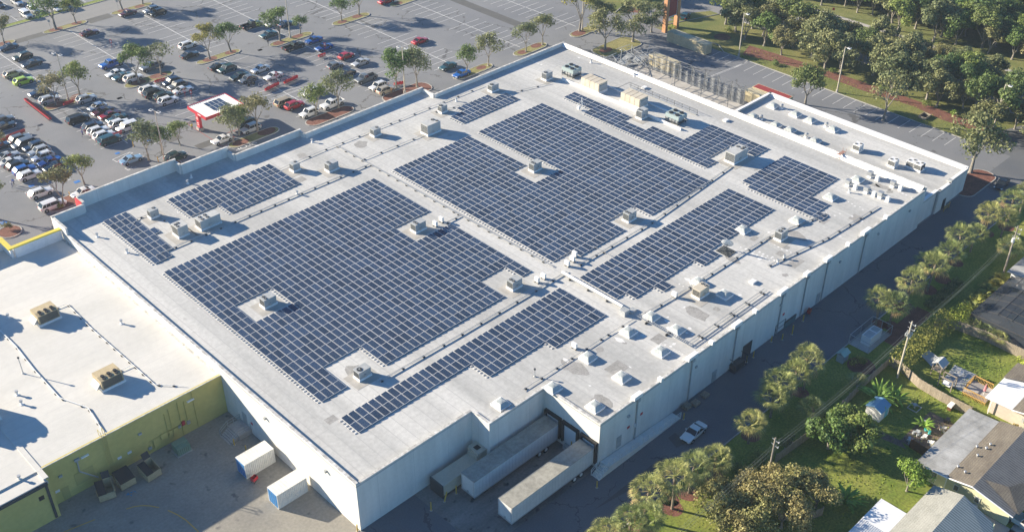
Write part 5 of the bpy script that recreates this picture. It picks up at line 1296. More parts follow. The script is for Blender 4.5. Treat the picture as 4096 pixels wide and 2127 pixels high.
# --- bollards
def bollard(label, r_, x, y, h=1.2, w_=.09, lean=0):
    g = G(r_, x, y, 0); t = thing('bollard', label, 'bollard', (g.x,g.y,0.01), 0, 'yellow bollards')
    mb = MB(); mb.tube((0,0,0),(lean,0,h),w_,None,10); mb.build('post', MT['yelpole'], t, world=False)
    mb = MB(); mb.cyl(0,0,0,.05,w_*2.4,None,12); mb.build('footing', MT['kerb'], t, world=False)
for a in (('yellow bollard at the west foot of the wall stairs','t03',2358,465),('yellow bollard behind the upper white container','t03',2478,530),('yellow bollard on a slab at the dock edge','t13',1762,1120,1.6),
          ('yellow bollard in front of the compactor','t13',1895,1030,1.5,.09,.5),('yellow bollard between compactor and trailer','t13',2015,950,1.5),('yellow bollard at the foot of the ramp stairs','t23',853,890,1.2),
          ('yellow bollard at the top end of the ramp','t23',1725,205,1.2),('rusty yellow bollard at the near corner of the store','t13',1022,1330,1.3),('yellow bollard by the caged bins, left','hF',487,595,1.3),('yellow bollard by the caged bins, right','hF',533,562,1.3),
          ('yellow bollard at the far service door, left','hF',656,455,1.2),('yellow bollard at the far service door, second','hF',730,442,1.2),('yellow bollard at the far service door, third','hF',798,405,1.9),('yellow bollard at the far service door, last','hF',873,315,1.3),
          ('yellow sign post between accessible bays at left','cC',680,415,1.6),('yellow sign post beside the teal van','cE',550,310,1.6),('yellow sign post near the parapet and lamp pole','cE',905,530,1.3),('yellow sign post by the storefront corner','cC',1003,680,1.3)):
    bollard(*a)
for i, (x, y) in enumerate(((149.5,-14.2),(151.5,-13.0))): pass
t = thing('timber_barrier', 'small weathered timber barrier at the end of the alley', 'barrier', G('t31',1790,770,0))
mb = MB()
for x in (-1.0,1.0): mb.bar((x,0,0),(x,0,1.3),.14)
for z_ in (.5,1.0): mb.bar((-1.1,0,z_),(1.1,0,z_),.12)
mb.build('rails', MT['newwood'], t, world=False)
# --- pallets and caged bins along the alley
def pallet(label, r_, x, y, n=4, lean=False):
    g = G(r_, x, y, .3); t = thing('pallet_stack', label, 'pallets', (g.x,g.y,.02), 0, 'pallets along the alley')
    for k in range(n):
        mb = MB(); z_ = .14*k
        if lean:
            for q in range(6): mb.bar((-.5+.2*q,0,0),(-.5+.2*q,.35,1.15),.1)
            mb.bar((-.6,.05,.2),(.6,.05,.2),.1); mb.bar((-.6,.3,1.0),(.6,.3,1.0),.1)
        else:
            for q in range(6): mb.box(-.6+.21*q,-.46+.21*q,-.5,.5,z_+.1,z_+.125)
            for yy in (-.5,-.05,.4): mb.box(-.6,.6,yy,yy+.1,z_,z_+.1)
        mb.build('pallet', MT['wood'], t, world=False)
        if lean: break
pallet('stack of weathered pallets beside the ramp top', 't23',1755,75,5); pallet('lower pallet stack next to the downspout', 't23',1845,40,4)
pallet('pallet leaning on the alley wall', 'hF',270,705,1,True); pallet('pallets piled by the caged bins', 't22',1940,1290,3)
def cage(label, r_, x, y, sx, sy, h):
    g = G(r_, x, y, h/2); t = thing('wire_cage', label, 'cage', (g.x,g.y,.02), 0, 'wire cages along the alley')
    mb = MB()
    for a in (-sx,sx):
        for b_ in (-sy,sy): mb.bar((a,b_,0),(a,b_,h),.06)
    for z_ in (.1,h*.5,h):
        mb.bar((-sx,-sy,z_),(sx,-sy,z_),.05); mb.bar((-sx,sy,z_),(sx,sy,z_),.05); mb.bar((-sx,-sy,z_),(-sx,sy,z_),.05); mb.bar((sx,-sy,z_),(sx,sy,z_),.05)
    mb.build('cage', MT['fin'], t, world=False)
    mb = MB(); mb.box(-sx*.8,sx*.8,-sy*.8,sy*.8,.1,h*.55); mb.build('load', MT['fin'], t, world=False)
cage('dark wire cage by the alley wall near two yellow bollards','hF',420,590,1.5,.9,2.2); cage('teal service cage at the far alley door','hF',690,340,1.4,.8,2.0)
t = thing('service_bin', 'grey-green covered bin at the far alley door', 'bin', G('hF',755,325,0)); mb = MB(); mb.box(-1.6,1.6,-.8,.8,0,1.3); mb.build('body', plain('bin_green', (.08,.17,.18), .6), t, world=False); mb = MB(); mb.box(-1.65,1.65,-.85,.85,1.301,1.4); mb.build('lid', MT['fin'], t, world=False)
for lab, r_, x, y, s_ in (('crumpled red cart between the two white containers','t03',2560,815,.9),('red equipment at the foot of the far alley wall','hF',915,255,1.0),('pinkish red carts by the far service door','hF',630,408,1.0)):
    g = G(r_, x, y, .3); t = thing('red_cart', lab, 'shopping cart', (g.x,g.y,.02), .3)
    mb = MB(); mb.quad((-.5*s_,-.3,.4),(.5*s_,-.25,.4),(.5*s_,.25,.4),(-.5*s_,.3,.4)); mb.box(-.5*s_,.5*s_,-.3,-.27,.4,.95); mb.box(-.5*s_,.5*s_,.27,.3,.4,.95); mb.box(-.5*s_,-.47*s_,-.27,.27,.4,1.0); mb.box(.47*s_,.5*s_,-.27,.27,.4,.9); mb.build('basket', MT['red'], t, world=False)
    mb = MB(); mb.bar((-.45,-.25,.05),(.45,-.25,.35),.05); mb.bar((-.45,.25,.05),(.45,.25,.35),.05); mb.build('chassis', MT['fin'], t, world=False)
t = thing('litter_pile', 'blue and white rubbish lying in front of the middle dumpster', 'litter', G('t03',1330,955,0)); mb = MB()
rr = random.Random(3)
for k in range(14):
    x, y = rr.uniform(-.7,.7), rr.uniform(-.3,.4); s_ = rr.uniform(.08,.22); mb.quad((x,y,.03),(x+s_,y+.05,.03+s_*.5),(x+s_*.8,y+s_,.06),(x-.05,y+s_,.02+s_*.6))
mb.build('sheets', plain('litter_blue', (.05,.25,.42), .6), t, world=False)
# ================================================================== lamp posts, carts, kiosk, sign, people
def lamp_post(label, r_, x, y, h=11.3, heads=2, rz=0):
    g = G(r_, x, y, 0); t = thing('lamp_post', label, 'lamp post', (g.x,g.y,0), rz, 'tall parking lot lamp posts')
    mb = MB(); mb.cyl(0,0,0,.7,.28,.28,12); mb.build('base', MT['kerb'], t, world=False)
    mb = MB(); mb.tube((0,0,.7),(0,0,h),.17,.10,8); mb.build('pole', MT['pole'], t, world=False)
    for sg in ((-1,1) if heads == 2 else (-1,)):
        mb = MB(); mb.bar((0,0,h-.05),(0,sg*.7,h-.05),.08); a = mb.build('arm', MT['pole'], t, world=False)
        mb = MB(); mb.box(-.32,.32,sg*.65,sg*1.4,h-.12,h+.08); o = mb.build('lamp_head', MT['white'], t, world=False)
        mb = MB(); mb.box(-.2,.2,sg*.8,sg*1.25,h+.081,h+.11); mb.build('sensor_plate', MT['fan'], o, world=False)
lamp_post('twin lamp post beside the sparse tree and red carts at left','t00',690,1010, rz=.3)
lamp_post('twin lamp post between the packed row and the kiosk','cE',995,505, rz=.3)
lamp_post('lamp post on the big tree island, cut by the top edge','cK',632,325, 11.3)
lamp_post('twin lamp post on the storefront island near the parapet step','t10',1497,940, rz=.3)
lamp_post('lamp post at the edge of the grass beyond the long beige container','t20',2280,570, heads=1)
lamp_post('lamp post at the grass edge opposite the annex','t30',692,932, heads=1)
lamp_post('lamp post hidden to the waist by trees at the right','t30',2255,1330, 11.3, heads=1)
lamp_post('lamp post among the trees beside the yellow-green tree','t20',705,305, 11.3)
# --- shopping carts: one proto, corrals with rows of carts
def cart_proto():
    t = thing('shopping_cart', 'red cart', 'shopping cart', (0,0,-50), 0, 'red shopping carts')
    mb = MB()
    mb.quad((-.45,-.22,.42),(.42,-.28,.42),(.42,.28,.42),(-.45,.22,.42)); mb.quad((-.5,-.22,.42),(-.5,-.25,.85),(.48,-.31,1.0),(.42,-.28,.42)); mb.quad((-.5,.22,.42),(.42,.28,.42),(.48,.31,1.0),(-.5,.25,.85))
    mb.quad((-.5,-.22,.42),(-.5,.22,.42),(-.5,.25,.85),(-.5,-.25,.85)); mb.quad((.42,-.28,.42),(.48,-.31,1.0),(.48,.31,1.0),(.42,.28,.42))
    mb.build('basket', MT['red'], t, world=False)
    mb = MB(); mb.bar((-.45,-.2,.1),(.45,-.25,.2),.05); mb.bar((-.45,.2,.1),(.45,.25,.2),.05); mb.bar((.45,-.25,.15),(.45,-.28,.42),.05); mb.bar((.45,.25,.15),(.45,.28,.42),.05); mb.bar((.52,-.3,1.02),(.52,.3,1.02),.05); mb.build('chassis', MT['fin'], t, world=False)
    return t
cp0 = cart_proto(); first = [True]
def carts(label, p, q, n, group):
    p = Vector(p[:2]); q = Vector(q[:2]); d = q-p; rz = math.atan2(d.y, d.x)
    for k in range(n):
        c = p+d*(k/max(1,n-1)); loc = (c.x, c.y, .02)
        if first[0]:
            o = cp0; o.location = loc; o.rotation_euler = (0,0,rz); first[0] = False
        else: o = dup(cp0, loc, rz)
        o['label'] = label; o['group'] = group
a, b_ = G('t00',262,1010,.5), G('t00',498,1195,.5)
carts('red cart nested in the long train standing across the drive', a, b_, 34, 'carts in the long train')
carts('red cart in the small huddle beside the lamp post at left', G('t00',660,1050,.5), G('t00',720,1030,.5), 5, 'carts huddled by the lamp post')
carts('red cart in the upper file of the double corral at the left edge', G('cB',120,535,.5), G('cB',325,455,.5), 11, 'carts in the left corral, upper file')
carts('red cart in the lower file of the double corral at the left edge', G('cB',5,600,.5), G('cB',150,530,.5), 8, 'carts in the left corral, lower file')
carts('red cart in the corral beside the dark blue SUV above the kiosk', G('t00',1580,825,.5), G('t00',1640,810,.5), 4, 'carts in the corral above the kiosk')
carts('red cart in the corral beside the teal van', G('cD',540,600,.5), G('cD',640,550,.5), 6, 'carts beside the teal van')
carts('red cart in the upper of the two long corrals below the white saloons', G('cF',1265,375,.5), G('cF',1380,320,.5), 6, 'carts in the upper long corral')
carts('red cart in the nearer of the two long corrals below the white saloons', G('cF',1050,455,.5), G('cF',1165,400,.5), 7, 'carts in the nearer long corral')
carts('red cart in the nearly empty corral near the red hatchback', G('cK',975,530,.5), G('cK',1010,520,.5), 3, 'carts by the red hatchback')
carts('red cart under the storefront trees near the lamp post', G('t10',1410,850,.5), G('t10',1475,840,.5), 3, 'carts under the storefront trees')
def corral(label, r_, x, y, L_=4.6):
    g = G(r_, x, y, 0); t = thing('cart_corral', label, 'cart corral', (g.x,GRID_Y(g.y),.02), 0, 'cart corrals')
    mb = MB()
    for sy_ in (-.95,.95):
        for z_ in (.35,.95): mb.bar((-L_/2,sy_,z_),(L_/2,sy_,z_),.05)
        for k in range(4): mb.bar((-L_/2+L_*k/3,sy_,0),(-L_/2+L_*k/3,sy_,.95),.05)
    mb.bar((L_/2,-.95,.95),(L_/2,.95,.95),.05); mb.build('rails', MT['metal'], t, world=False)
for a in (('empty cart corral just above the kiosk roof','t00',1870,1020),('cart corral near the red hatchback','cK',1040,540),('cart corral round the upper file of carts','cF',1320,350),('cart corral round the nearer file of carts','cF',1110,425),('cart corral holding the carts above the kiosk','t00',1610,825),('cart corral with plastic-wrapped carts near the white minivan','cD',730,565)):
    corral(*a)
def corral_sign(label, r_, x, y):
    g = G(r_, x, y, 0); t = thing('corral_sign', label, 'sign', (g.x,g.y,.02), .5, 'small red and white cart signs')
    mb = MB(); mb.bar((0,0,0),(0,0,2.1),.06); mb.build('post', MT['red'], t, world=False)
    mb = MB(); mb.box(-.04,.04,-.28,.28,1.3,2.2); p = mb.build('board', MT['red'], t, world=False)
    mb = MB(); mb.box(-.05,-.041,-.16,.16,1.5,2.0); mb.build('disc', MT['white'], p, world=False)
for a in (('red cart sign standing in the empty bays at upper left','t00',1128,485),('red cart sign just above the kiosk, left one','t00',1865,985),('red cart sign just above the kiosk, right one','t00',1932,1000),('red cart sign beside the blue coupe','cK',1030,470),('red cart sign beside the lower white saloon','cF',1165,350)):
    corral_sign(*a)
# --- kiosk canopy
t = thing('kiosk_canopy', 'white ribbed canopy on a red column with solar panels on top', 'canopy', (48.9,114,0))
mb = MB(); mb.box(44.35,53.55,110.3,117.6,4.25,4.42)
for k in range(19): mb.box(44.5+.49*k,44.6+.49*k,110.35,117.55,4.421,4.52)
mb.build('roof', MT['white'], t)
mb = MB(); mb.box(44.2,44.34,110.2,117.7,3.85,4.55); mb.box(53.56,53.7,110.2,117.7,3.85,4.55); mb.box(44.34,53.56,110.15,110.29,3.85,4.55); mb.box(44.34,53.56,117.61,117.75,3.85,4.55); mb.build('fascia', MT['red'], t)
mb = MB(); mb.box(44.3,44.9,113.6,114.8,.7,3.9); mb.build('column', MT['red'], t)
mb = MB(); mb.box(44.1,45.1,113.4,115.0,0,.7); mb.build('column_base', MT['walk'], t)
for (x, y) in ((53.0,111.0),(53.0,117.0)):
    mb = MB(); mb.box(x-.15,x+.15,y-.15,y+.15,0,4.25); mb.build('column', MT['redwall'], t)
for i in range(4):
    for j in range(2):
        mb = MB(); x0 = 47.3+1.02*i; y0 = 111.9+2.3*j; mb.cur = 1; mb.box(x0,x0+.98,y0,y0+2.1,4.56,4.6); mb.cur = 0; mb.quad((x0+.03,y0+.03,4.603),(x0+.95,y0+.03,4.603),(x0+.95,y0+2.07,4.603),(x0+.03,y0+2.07,4.603)); mb.build('solar_panel', [mg2, MT['frame']], t)
def word(txt, name, size, loc, rot, mat, parent, ext=.01):
    fc = bpy.data.curves.new(name, 'FONT'); fc.body = txt; fc.size = size; fc.extrude = ext; fc.align_x = 'CENTER'
    o = bpy.data.objects.new(name, fc); COL.objects.link(o); o.data.materials.append(mat)
    if parent: o.parent = parent; loc = Vector(loc)-Vector(parent.location)
    o.location = loc; o.rotation_euler = rot; return o
mb = MB(); q = []
for (zc, r1, r0) in ((1.9,.34,.24),):
    n = 18
    for i in range(n):
        a0, a1 = 2*math.pi*i/n, 2*math.pi*(i+1)/n
        mb.quad((44.285,114.2-r0*math.cos(a0),2.9+r0*math.sin(a0)),(44.285,114.2-r1*math.cos(a0),2.9+r1*math.sin(a0)),(44.285,114.2-r1*math.cos(a1),2.9+r1*math.sin(a1)),(44.285,114.2-r0*math.cos(a1),2.9+r0*math.sin(a1)))
        mb.quad((44.285,114.2,2.9),(44.285,114.2-.12*math.cos(a0),2.9+.12*math.sin(a0)),(44.285,114.2-.12*math.cos(a1),2.9+.12*math.sin(a1)))
mb.build('round_emblem', MT['white'], t)
mb = MB(); mb.box(44.27,44.295,113.9,114.5,1.7,1.85); mb.box(44.27,44.295,113.9,114.5,1.3,1.42); mb.box(44.17,44.195,112.2,113.4,4.1,4.3); mb.build('fascia_lettering', MT['white'], t)
# --- big pylon sign
t = thing('pylon_sign', 'tall terracotta sign tower framing a blank dark red panel', 'sign', (162,78.4,0))
tc_ = mottled('terracotta', (.50,.25,.12), (.58,.30,.15), .6, .8, scale2=4, amt2=.08)
mb = MB(); mb.box(159.3,160.3,77.9,79.0,0,11.4); mb.build('pillar', tc_, t)
mb = MB(); mb.box(164.0,165.0,77.9,79.0,0,11.4); mb.build('pillar', tc_, t)
mb = MB(); mb.box(159.1,165.2,77.7,79.2,11.41,11.9); mb.build('cap', tc_, t)
mb = MB(); mb.box(160.31,163.99,78.2,78.7,3.6,11.3); mb.build('panel_frame', MT['parap'], t)
mb = MB(); mb.box(160.6,163.7,78.1,78.199,3.95,11.0); mb.box(160.6,163.7,78.701,78.8,3.95,11.0); mb.build('panel', plain('dark_red_panel', (.26,.012,.045), .4), t)
g = G('cL',262,165,0); t = thing('directional_sign', 'small white and green sign board in the mulched entrance bed', 'sign', (g.x,g.y,0)); mb = MB(); mb.box(-.06,.06,-.5,.5,.2,2.4); mb.build('board', MT['white'], t, world=False); mb = MB(); mb.box(-.07,-.061,-.2,.2,.8,1.9); mb.build('stripe', plain('sign_green', (.02,.25,.1), .5), t, world=False)
def post_sign(label, r_, x, y, h, col):
    g = G(r_, x, y, 0); t = thing('road_sign', label, 'sign', (g.x,g.y,0), .6, 'small road signs'); mb = MB(); mb.bar((0,0,0),(0,0,h),.05); mb.build('post', MT['metal'], t, world=False)
    mb = MB(); mb.box(-.03,.03,-.3,.3,h-.7,h); mb.build('plate', col, t, world=False)
post_sign('small blue-grey sign on a post by the upper left island','t00',510,295,2.6,MT['acgrey']); post_sign('small sign on a post beside the upper road','t00',1190,92,2.6,MT['acgrey'])
post_sign('stop sign turned away on the island by the stop word','cI',828,625,2.6,MT['metal']); post_sign('red sign on the verge beyond the road','t30',648,160,2.2,MT['red'])
g = G('t30',1575,1175,.1); t = thing('timber_planter', 'empty square timber box on the grass', 'planter', (g.x,g.y,0)); mb = MB()
for a in (-1.25,1.15): mb.box(a,a+.1,-.9,.9,0,.55)
for a in (-.9,.8): mb.box(-1.15,1.15,a,a+.1,0,.54)
mb.build('boards', MT['wood'], t, world=False)
mb = MB(); mb.box(-1.1,1.1,-.78,.78,.02,.1); mb.build('soil', MT['fan'], t, world=False)
# --- people
def person(label, r_, x, y, top, trousers, rz=0, hair=(.03,.02,.015), stride=.22):
    g = G(r_, x, y, 0)
    t = thing('person', label, 'person', (g.x,g.y,.02), rz)
    sk_ = plain('skin', (.42,.26,.18), .6)
    bm = bmesh.new()
    V = dict(pel=(0,0,.92),ch=(.02,0,1.3),nk=(.02,0,1.46),hd=(.03,0,1.62),tp=(.03,0,1.74),hl=(0,.1,.9),hr=(0,-.1,.9),kl=(stride*.6,.11,.5),kr=(-stride*.3,-.11,.5),al=(stride,.11,.08),ar=(-stride,-.11,.1),fl=(stride+.16,.11,.04),fr=(-stride+.14,-.11,.05),
             sl=(0,.2,1.38),sr=(0,-.2,1.38),el=(-.08,.27,1.12),er=(.1,-.27,1.12),wl=(.0,.28,.88),wr=(.2,-.26,.9),ml=(.02,.28,.8),mr=(.23,-.26,.82))
    rad = dict(pel=.15,ch=.16,nk=.065,hd=.095,tp=.06,hl=.1,hr=.1,kl=.065,kr=.065,al=.045,ar=.045,fl=.04,fr=.04,sl=.07,sr=.07,el=.045,er=.045,wl=.032,wr=.032,ml=.03,mr=.03)
    ks = list(V); ix = {k: i for i, k in enumerate(ks)}
    E_ = [('pel','ch'),('ch','nk'),('nk','hd'),('hd','tp'),('pel','hl'),('pel','hr'),('hl','kl'),('hr','kr'),('kl','al'),('kr','ar'),('al','fl'),('ar','fr'),('ch','sl'),('ch','sr'),('sl','el'),('sr','er'),('el','wl'),('er','wr'),('wl','ml'),('wr','mr')]
    me = bpy.data.meshes.new('body'); me.from_pydata([V[k] for k in ks], [(ix[a], ix[b]) for a, b in E_], [])
    o = bpy.data.objects.new('body', me); COL.objects.link(o); o.parent = t
    md = o.modifiers.new('skin', 'SKIN'); ly = me.skin_vertices[0] if me.skin_vertices else None
    if ly is None:
        bm2 = bmesh.new(); bm2.from_mesh(me); bm2.verts.layers.skin.verify(); bm2.to_mesh(me); bm2.free(); ly = me.skin_vertices[0]
    for k in ks: ly.data[ix[k]].radius = (rad[k], rad[k]*(.72 if k in ('ch','pel') else 1)) 
    ly.data[0].use_root = True
    s2 = o.modifiers.new('sub', 'SUBSURF'); s2.levels = 1; s2.render_levels = 1
    m_, nt_, b_ = new_mat('person_clothes'); tc_ = nd(nt_, 'ShaderNodeTexCoord'); sp_ = nd(nt_, 'ShaderNodeSeparateXYZ'); nt_.links.new(tc_.outputs['Object'], sp_.inputs[0])
    cr_ = nd(nt_, 'ShaderNodeValToRGB'); cr_.color_ramp.interpolation = 'CONSTANT'; e = cr_.color_ramp.elements
    e[0].position = 0; e[0].color = (*trousers,1); e[1].position = .93/1.8; e[1].color = (*top,1); q = e.new(1.47/1.8); q.color = (.42,.26,.18,1); q = e.new(1.66/1.8); q.color = (*hair,1)
    dv = nd(nt_, 'ShaderNodeMath', operation='DIVIDE'); nt_.links.new(sp_.outputs[2], dv.inputs[0]); dv.inputs[1].default_value = 1.8; nt_.links.new(dv.outputs[0], cr_.inputs[0]); nt_.links.new(cr_.outputs[0], b_.inputs['Base Color'])
    me.materials.append(m_); return t
person('person in blue top and dark trousers walking towards the store at lower left','cC',205,505,(.02,.10,.45),(.02,.02,.03),R(200))
person('person in white top beside the one in blue, walking','cC',182,535,(.65,.65,.65),(.05,.08,.2),R(200))
person('person in dark blue clothes walking past the white SUVs','cD',118,595,(.03,.05,.25),(.03,.03,.1),R(170))
person('person in dark clothing standing at the tip of the big tree island','cK',382,410,(.02,.02,.03),(.3,.3,.3),R(40))
person('person in light blue standing by the lamp post near the accessible bays','cE',992,240,(.1,.3,.7),(.05,.1,.3),R(90))
person('person in yellow vest by the kiosk column','cI',372,460,(.5,.5,.08),(.05,.05,.06),R(90),stride=.05)
person('person in orange standing on the storefront island','t10',1363,945,(.5,.25,.1),(.35,.25,.15),R(90),stride=.05)
# ================================================================== vegetation
def leafmat(name, c1, c2, hv=.0):
    m, nt, b = new_mat(name); L = nt.links
    g = nd(nt, 'ShaderNodeNewGeometry'); n1 = nd(nt, 'ShaderNodeTexNoise'); n1.inputs['Scale'].default_value = .9; n1.inputs['Detail'].default_value = 2; L.new(g.outputs['Position'], n1.inputs['Vector'])
    cr = nd(nt, 'ShaderNodeValToRGB'); cr.color_ramp.elements[0].position = .35; cr.color_ramp.elements[1].position = .68; cr.color_ramp.elements[0].color = (*c1,1); cr.color_ramp.elements[1].color = (*c2,1); L.new(n1.outputs['Fac'], cr.inputs[0])
    wn = nd(nt, 'ShaderNodeMapRange'); L.new(g.outputs['Random Per Island'], wn.inputs[0]); wn.inputs[3].default_value = .62; wn.inputs[4].default_value = 1.45
    oi = nd(nt, 'ShaderNodeObjectInfo'); hs = nd(nt, 'ShaderNodeHueSaturation'); mr = nd(nt, 'ShaderNodeMapRange'); L.new(oi.outputs['Random'], mr.inputs[0]); mr.inputs[3].default_value = .475; mr.inputs[4].default_value = .525; L.new(mr.outputs[0], hs.inputs['Hue'])
    mv = nd(nt, 'ShaderNodeMapRange'); L.new(oi.outputs['Random'], mv.inputs[0]); mv.inputs[3].default_value = 1.2; mv.inputs[4].default_value = .85
    mu = nd(nt, 'ShaderNodeMath', operation='MULTIPLY'); L.new(wn.outputs[0], mu.inputs[0]); L.new(mv.outputs[0], mu.inputs[1]); L.new(mu.outputs[0], hs.inputs['Value']); L.new(cr.outputs[0], hs.inputs['Color'])
    L.new(hs.outputs[0], b.inputs['Base Color']); b.inputs['Roughness'].default_value = .65
    tr = nd(nt, 'ShaderNodeBsdfTranslucent'); L.new(hs.outputs[0], tr.inputs['Color']); mx = nd(nt, 'ShaderNodeMixShader'); mx.inputs[0].default_value = .28
    L.new(b.outputs[0], mx.inputs[1]); L.new(tr.outputs[0], mx.inputs[2]); L.new(mx.outputs[0], nt.nodes['Material Output'].inputs[0]); return m
LM = dict(green=leafmat('leaf_green', (.09,.15,.028), (.19,.25,.055)), olive=leafmat('leaf_olive', (.15,.155,.055), (.25,.235,.09)), grey=leafmat('leaf_greygreen', (.13,.155,.06), (.23,.245,.10)),
          bright=leafmat('leaf_bright', (.16,.24,.025), (.30,.37,.05)), yellow=leafmat('leaf_yellowgreen', (.19,.20,.035), (.32,.30,.06)), dark=leafmat('leaf_dark', (.07,.12,.028), (.15,.195,.05)),
          palm=leafmat('palm_frond', (.17,.20,.06), (.34,.36,.12)), palmdead=leafmat('palm_dead', (.30,.22,.08), (.42,.31,.13)), banana=leafmat('banana_leaf', (.12,.24,.03), (.24,.38,.06)), rust=leafmat('leaf_rust', (.22,.20,.065), (.34,.31,.12)))
def leaves(mb, rnd, c, r, n, s, flat=.75):
    for _ in range(n):
        while True:
            p = Vector((rnd.uniform(-1,1), rnd.uniform(-1,1), rnd.uniform(-1,1)))
            if .15 < p.length < 1: break
        q = Vector((c[0]+p.x*r, c[1]+p.y*r, c[2]+p.z*r*flat))
        nrm = (p+Vector((rnd.uniform(-.8,.8), rnd.uniform(-.8,.8), rnd.uniform(-.2,1.1)))).normalized()
        a = nrm.orthogonal().normalized(); a = Matrix.Rotation(rnd.uniform(0,6.28), 3, nrm) @ a; b_ = nrm.cross(a)
        u = s*rnd.uniform(.6,1.3); v = u*rnd.uniform(.45,.8)
        mb.quad(q-a*u, q-b_*v+nrm*u*.15, q+a*u, q+b_*v+nrm*u*.15)
def limb(mb, rnd, p, d, L_, r, depth, ends):
    n = 3; q = p
    for k in range(n):
        d = (d+Vector((rnd.uniform(-.22,.22), rnd.uniform(-.22,.22), rnd.uniform(-.05,.16)))).normalized()
        q2 = q+d*(L_/n); r2 = r*(1-.22*(k+1)/n*1.2)
        mb.tube(q, q2, r*(1-.22*k/n*1.2), r2, 5, cap=False); q = q2
    if depth == 0: ends.append(q); return
    m_ = 2+(rnd.random() < .6)
    for k in range(m_):
        a = Matrix.Rotation(rnd.uniform(0,6.28), 3, d) @ d.orthogonal().normalized()
        nd_ = (d*.75+a*rnd.uniform(.5,.95)+Vector((0,0,.12))).normalized()
        limb(mb, rnd, q, nd_, L_*rnd.uniform(.62,.82), r*.6, depth-1, ends)
def tree_proto(seed, H=7.0, Rr=3.4, leaf='green', dens=1.0, trunk_h=1.8, s=.17, clump=.95, depth=3, trunk_r=.17):
    rnd = random.Random(seed); tb = MB(); ends = []
    base = Vector((0,0,0)); top = Vector((rnd.uniform(-.2,.2), rnd.uniform(-.2,.2), trunk_h))
    tb.tube(base, base+Vector((0,0,.25)), trunk_r*1.5, trunk_r*1.1, 8, cap=False); tb.tube((0,0,.25), top, trunk_r*1.1, trunk_r*.9, 8, cap=False)
    k0 = 4
    for k in range(k0):
        a = 6.28*k/k0+rnd.uniform(-.4,.4); d = Vector((math.cos(a)*.8, math.sin(a)*.8, 1.0+rnd.uniform(-.2,.3))).normalized()
        limb(tb, rnd, top, d, (H-trunk_h)*.42, trunk_r*.6, depth-1, ends)
    # fit the crown
    mx = max(math.hypot(e.x, e.y) for e in ends); mz = max(e.z for e in ends)
    fx = (Rr-clump*.6)/mx; fz = (H-clump*.5-trunk_h)/(mz-trunk_h)
    tb.v = [(x*(fx if z > trunk_h-.01 else 1), y*(fx if z > trunk_h-.01 else 1), trunk_h+(z-trunk_h)*fz if z > trunk_h else z) for x,y,z in tb.v]
    cb = MB()
    for e in ends:
        c = (e.x*fx, e.y*fx, trunk_h+(e.z-trunk_h)*fz)
        leaves(cb, rnd, c, clump*rnd.uniform(.75,1.25), int(66*dens), s)
        if rnd.random() < .55: leaves(cb, rnd, (c[0]*.6, c[1]*.6, c[2]-.3+rnd.uniform(-.4,.4)), clump*.8, int(40*dens), s)
    return tb.mesh('trunk', MT['bark']), cb.mesh('crown', LM[leaf])
def put_tree(meshes, loc, sc, rz, label, cat='tree', group='trees on the parking islands', name='tree', z=0.0):
    t = thing(name, label, cat, (loc[0], loc[1], z), rz, group); t.scale = sc if isinstance(sc, tuple) else (sc, sc, sc)
    for nm, me in (('trunk', meshes[0]), ('crown', meshes[1])):
        o = bpy.data.objects.new(nm, me); COL.objects.link(o); o.parent = t
    return t
TP = dict(
 g1=tree_proto(1, 7, 3.3, 'green', 1.25), g2=tree_proto(2, 6.5, 3.0, 'green', .8), o1=tree_proto(3, 6.5, 3.2, 'olive', .65), o2=tree_proto(4, 7, 3.2, 'olive', .8), gr1=tree_proto(5, 7, 3.2, 'grey', .7),
 big=tree_proto(6, 9, 5.0, 'green', 1.5, 2.4, .2, 1.25, 3, .26), y1=tree_proto(7, 7.5, 3.6, 'yellow', 1.1), sparse=tree_proto(8, 6.5, 3.1, 'grey', .33), gr2=tree_proto(9, 8.5, 4.6, 'grey', 1.0, 2.2, .2, 1.2, 3, .25),
 dk1=tree_proto(10, 8.5, 4.4, 'dark', 1.5, 2.0, .22, 1.3, 3, .25), br=tree_proto(11, 4.2, 2.6, 'bright', 1.5, .9, .14, .8, 3, .12), f1=tree_proto(12, 9, 5.0, 'dark', 1.875, 1.3, .26, 1.35, 3, .26),
 f2=tree_proto(13, 8, 4.6000000000000005, 'green', 1.875, 1.3, .26, 1.3, 3, .24), f3=tree_proto(14, 9, 5.2, 'grey', 1.6500000000000001, 1.3, .26, 1.35, 3, .26), f4=tree_proto(15, 7.5, 4.4, 'olive', 1.5, 1.3, .25, 1.25, 3, .22),
 rust=tree_proto(16, 5.0, 3.6, 'rust', .62, 1.0, .14, .9, 4, .14), citrus=tree_proto(17, 5.2, 2.9, 'green', 1.9, 1.0, .2, 1.0, 3, .15), fy=tree_proto(18, 8, 4.6000000000000005, 'bright', 1.5, 1.3, .24, 1.25, 3, .22))
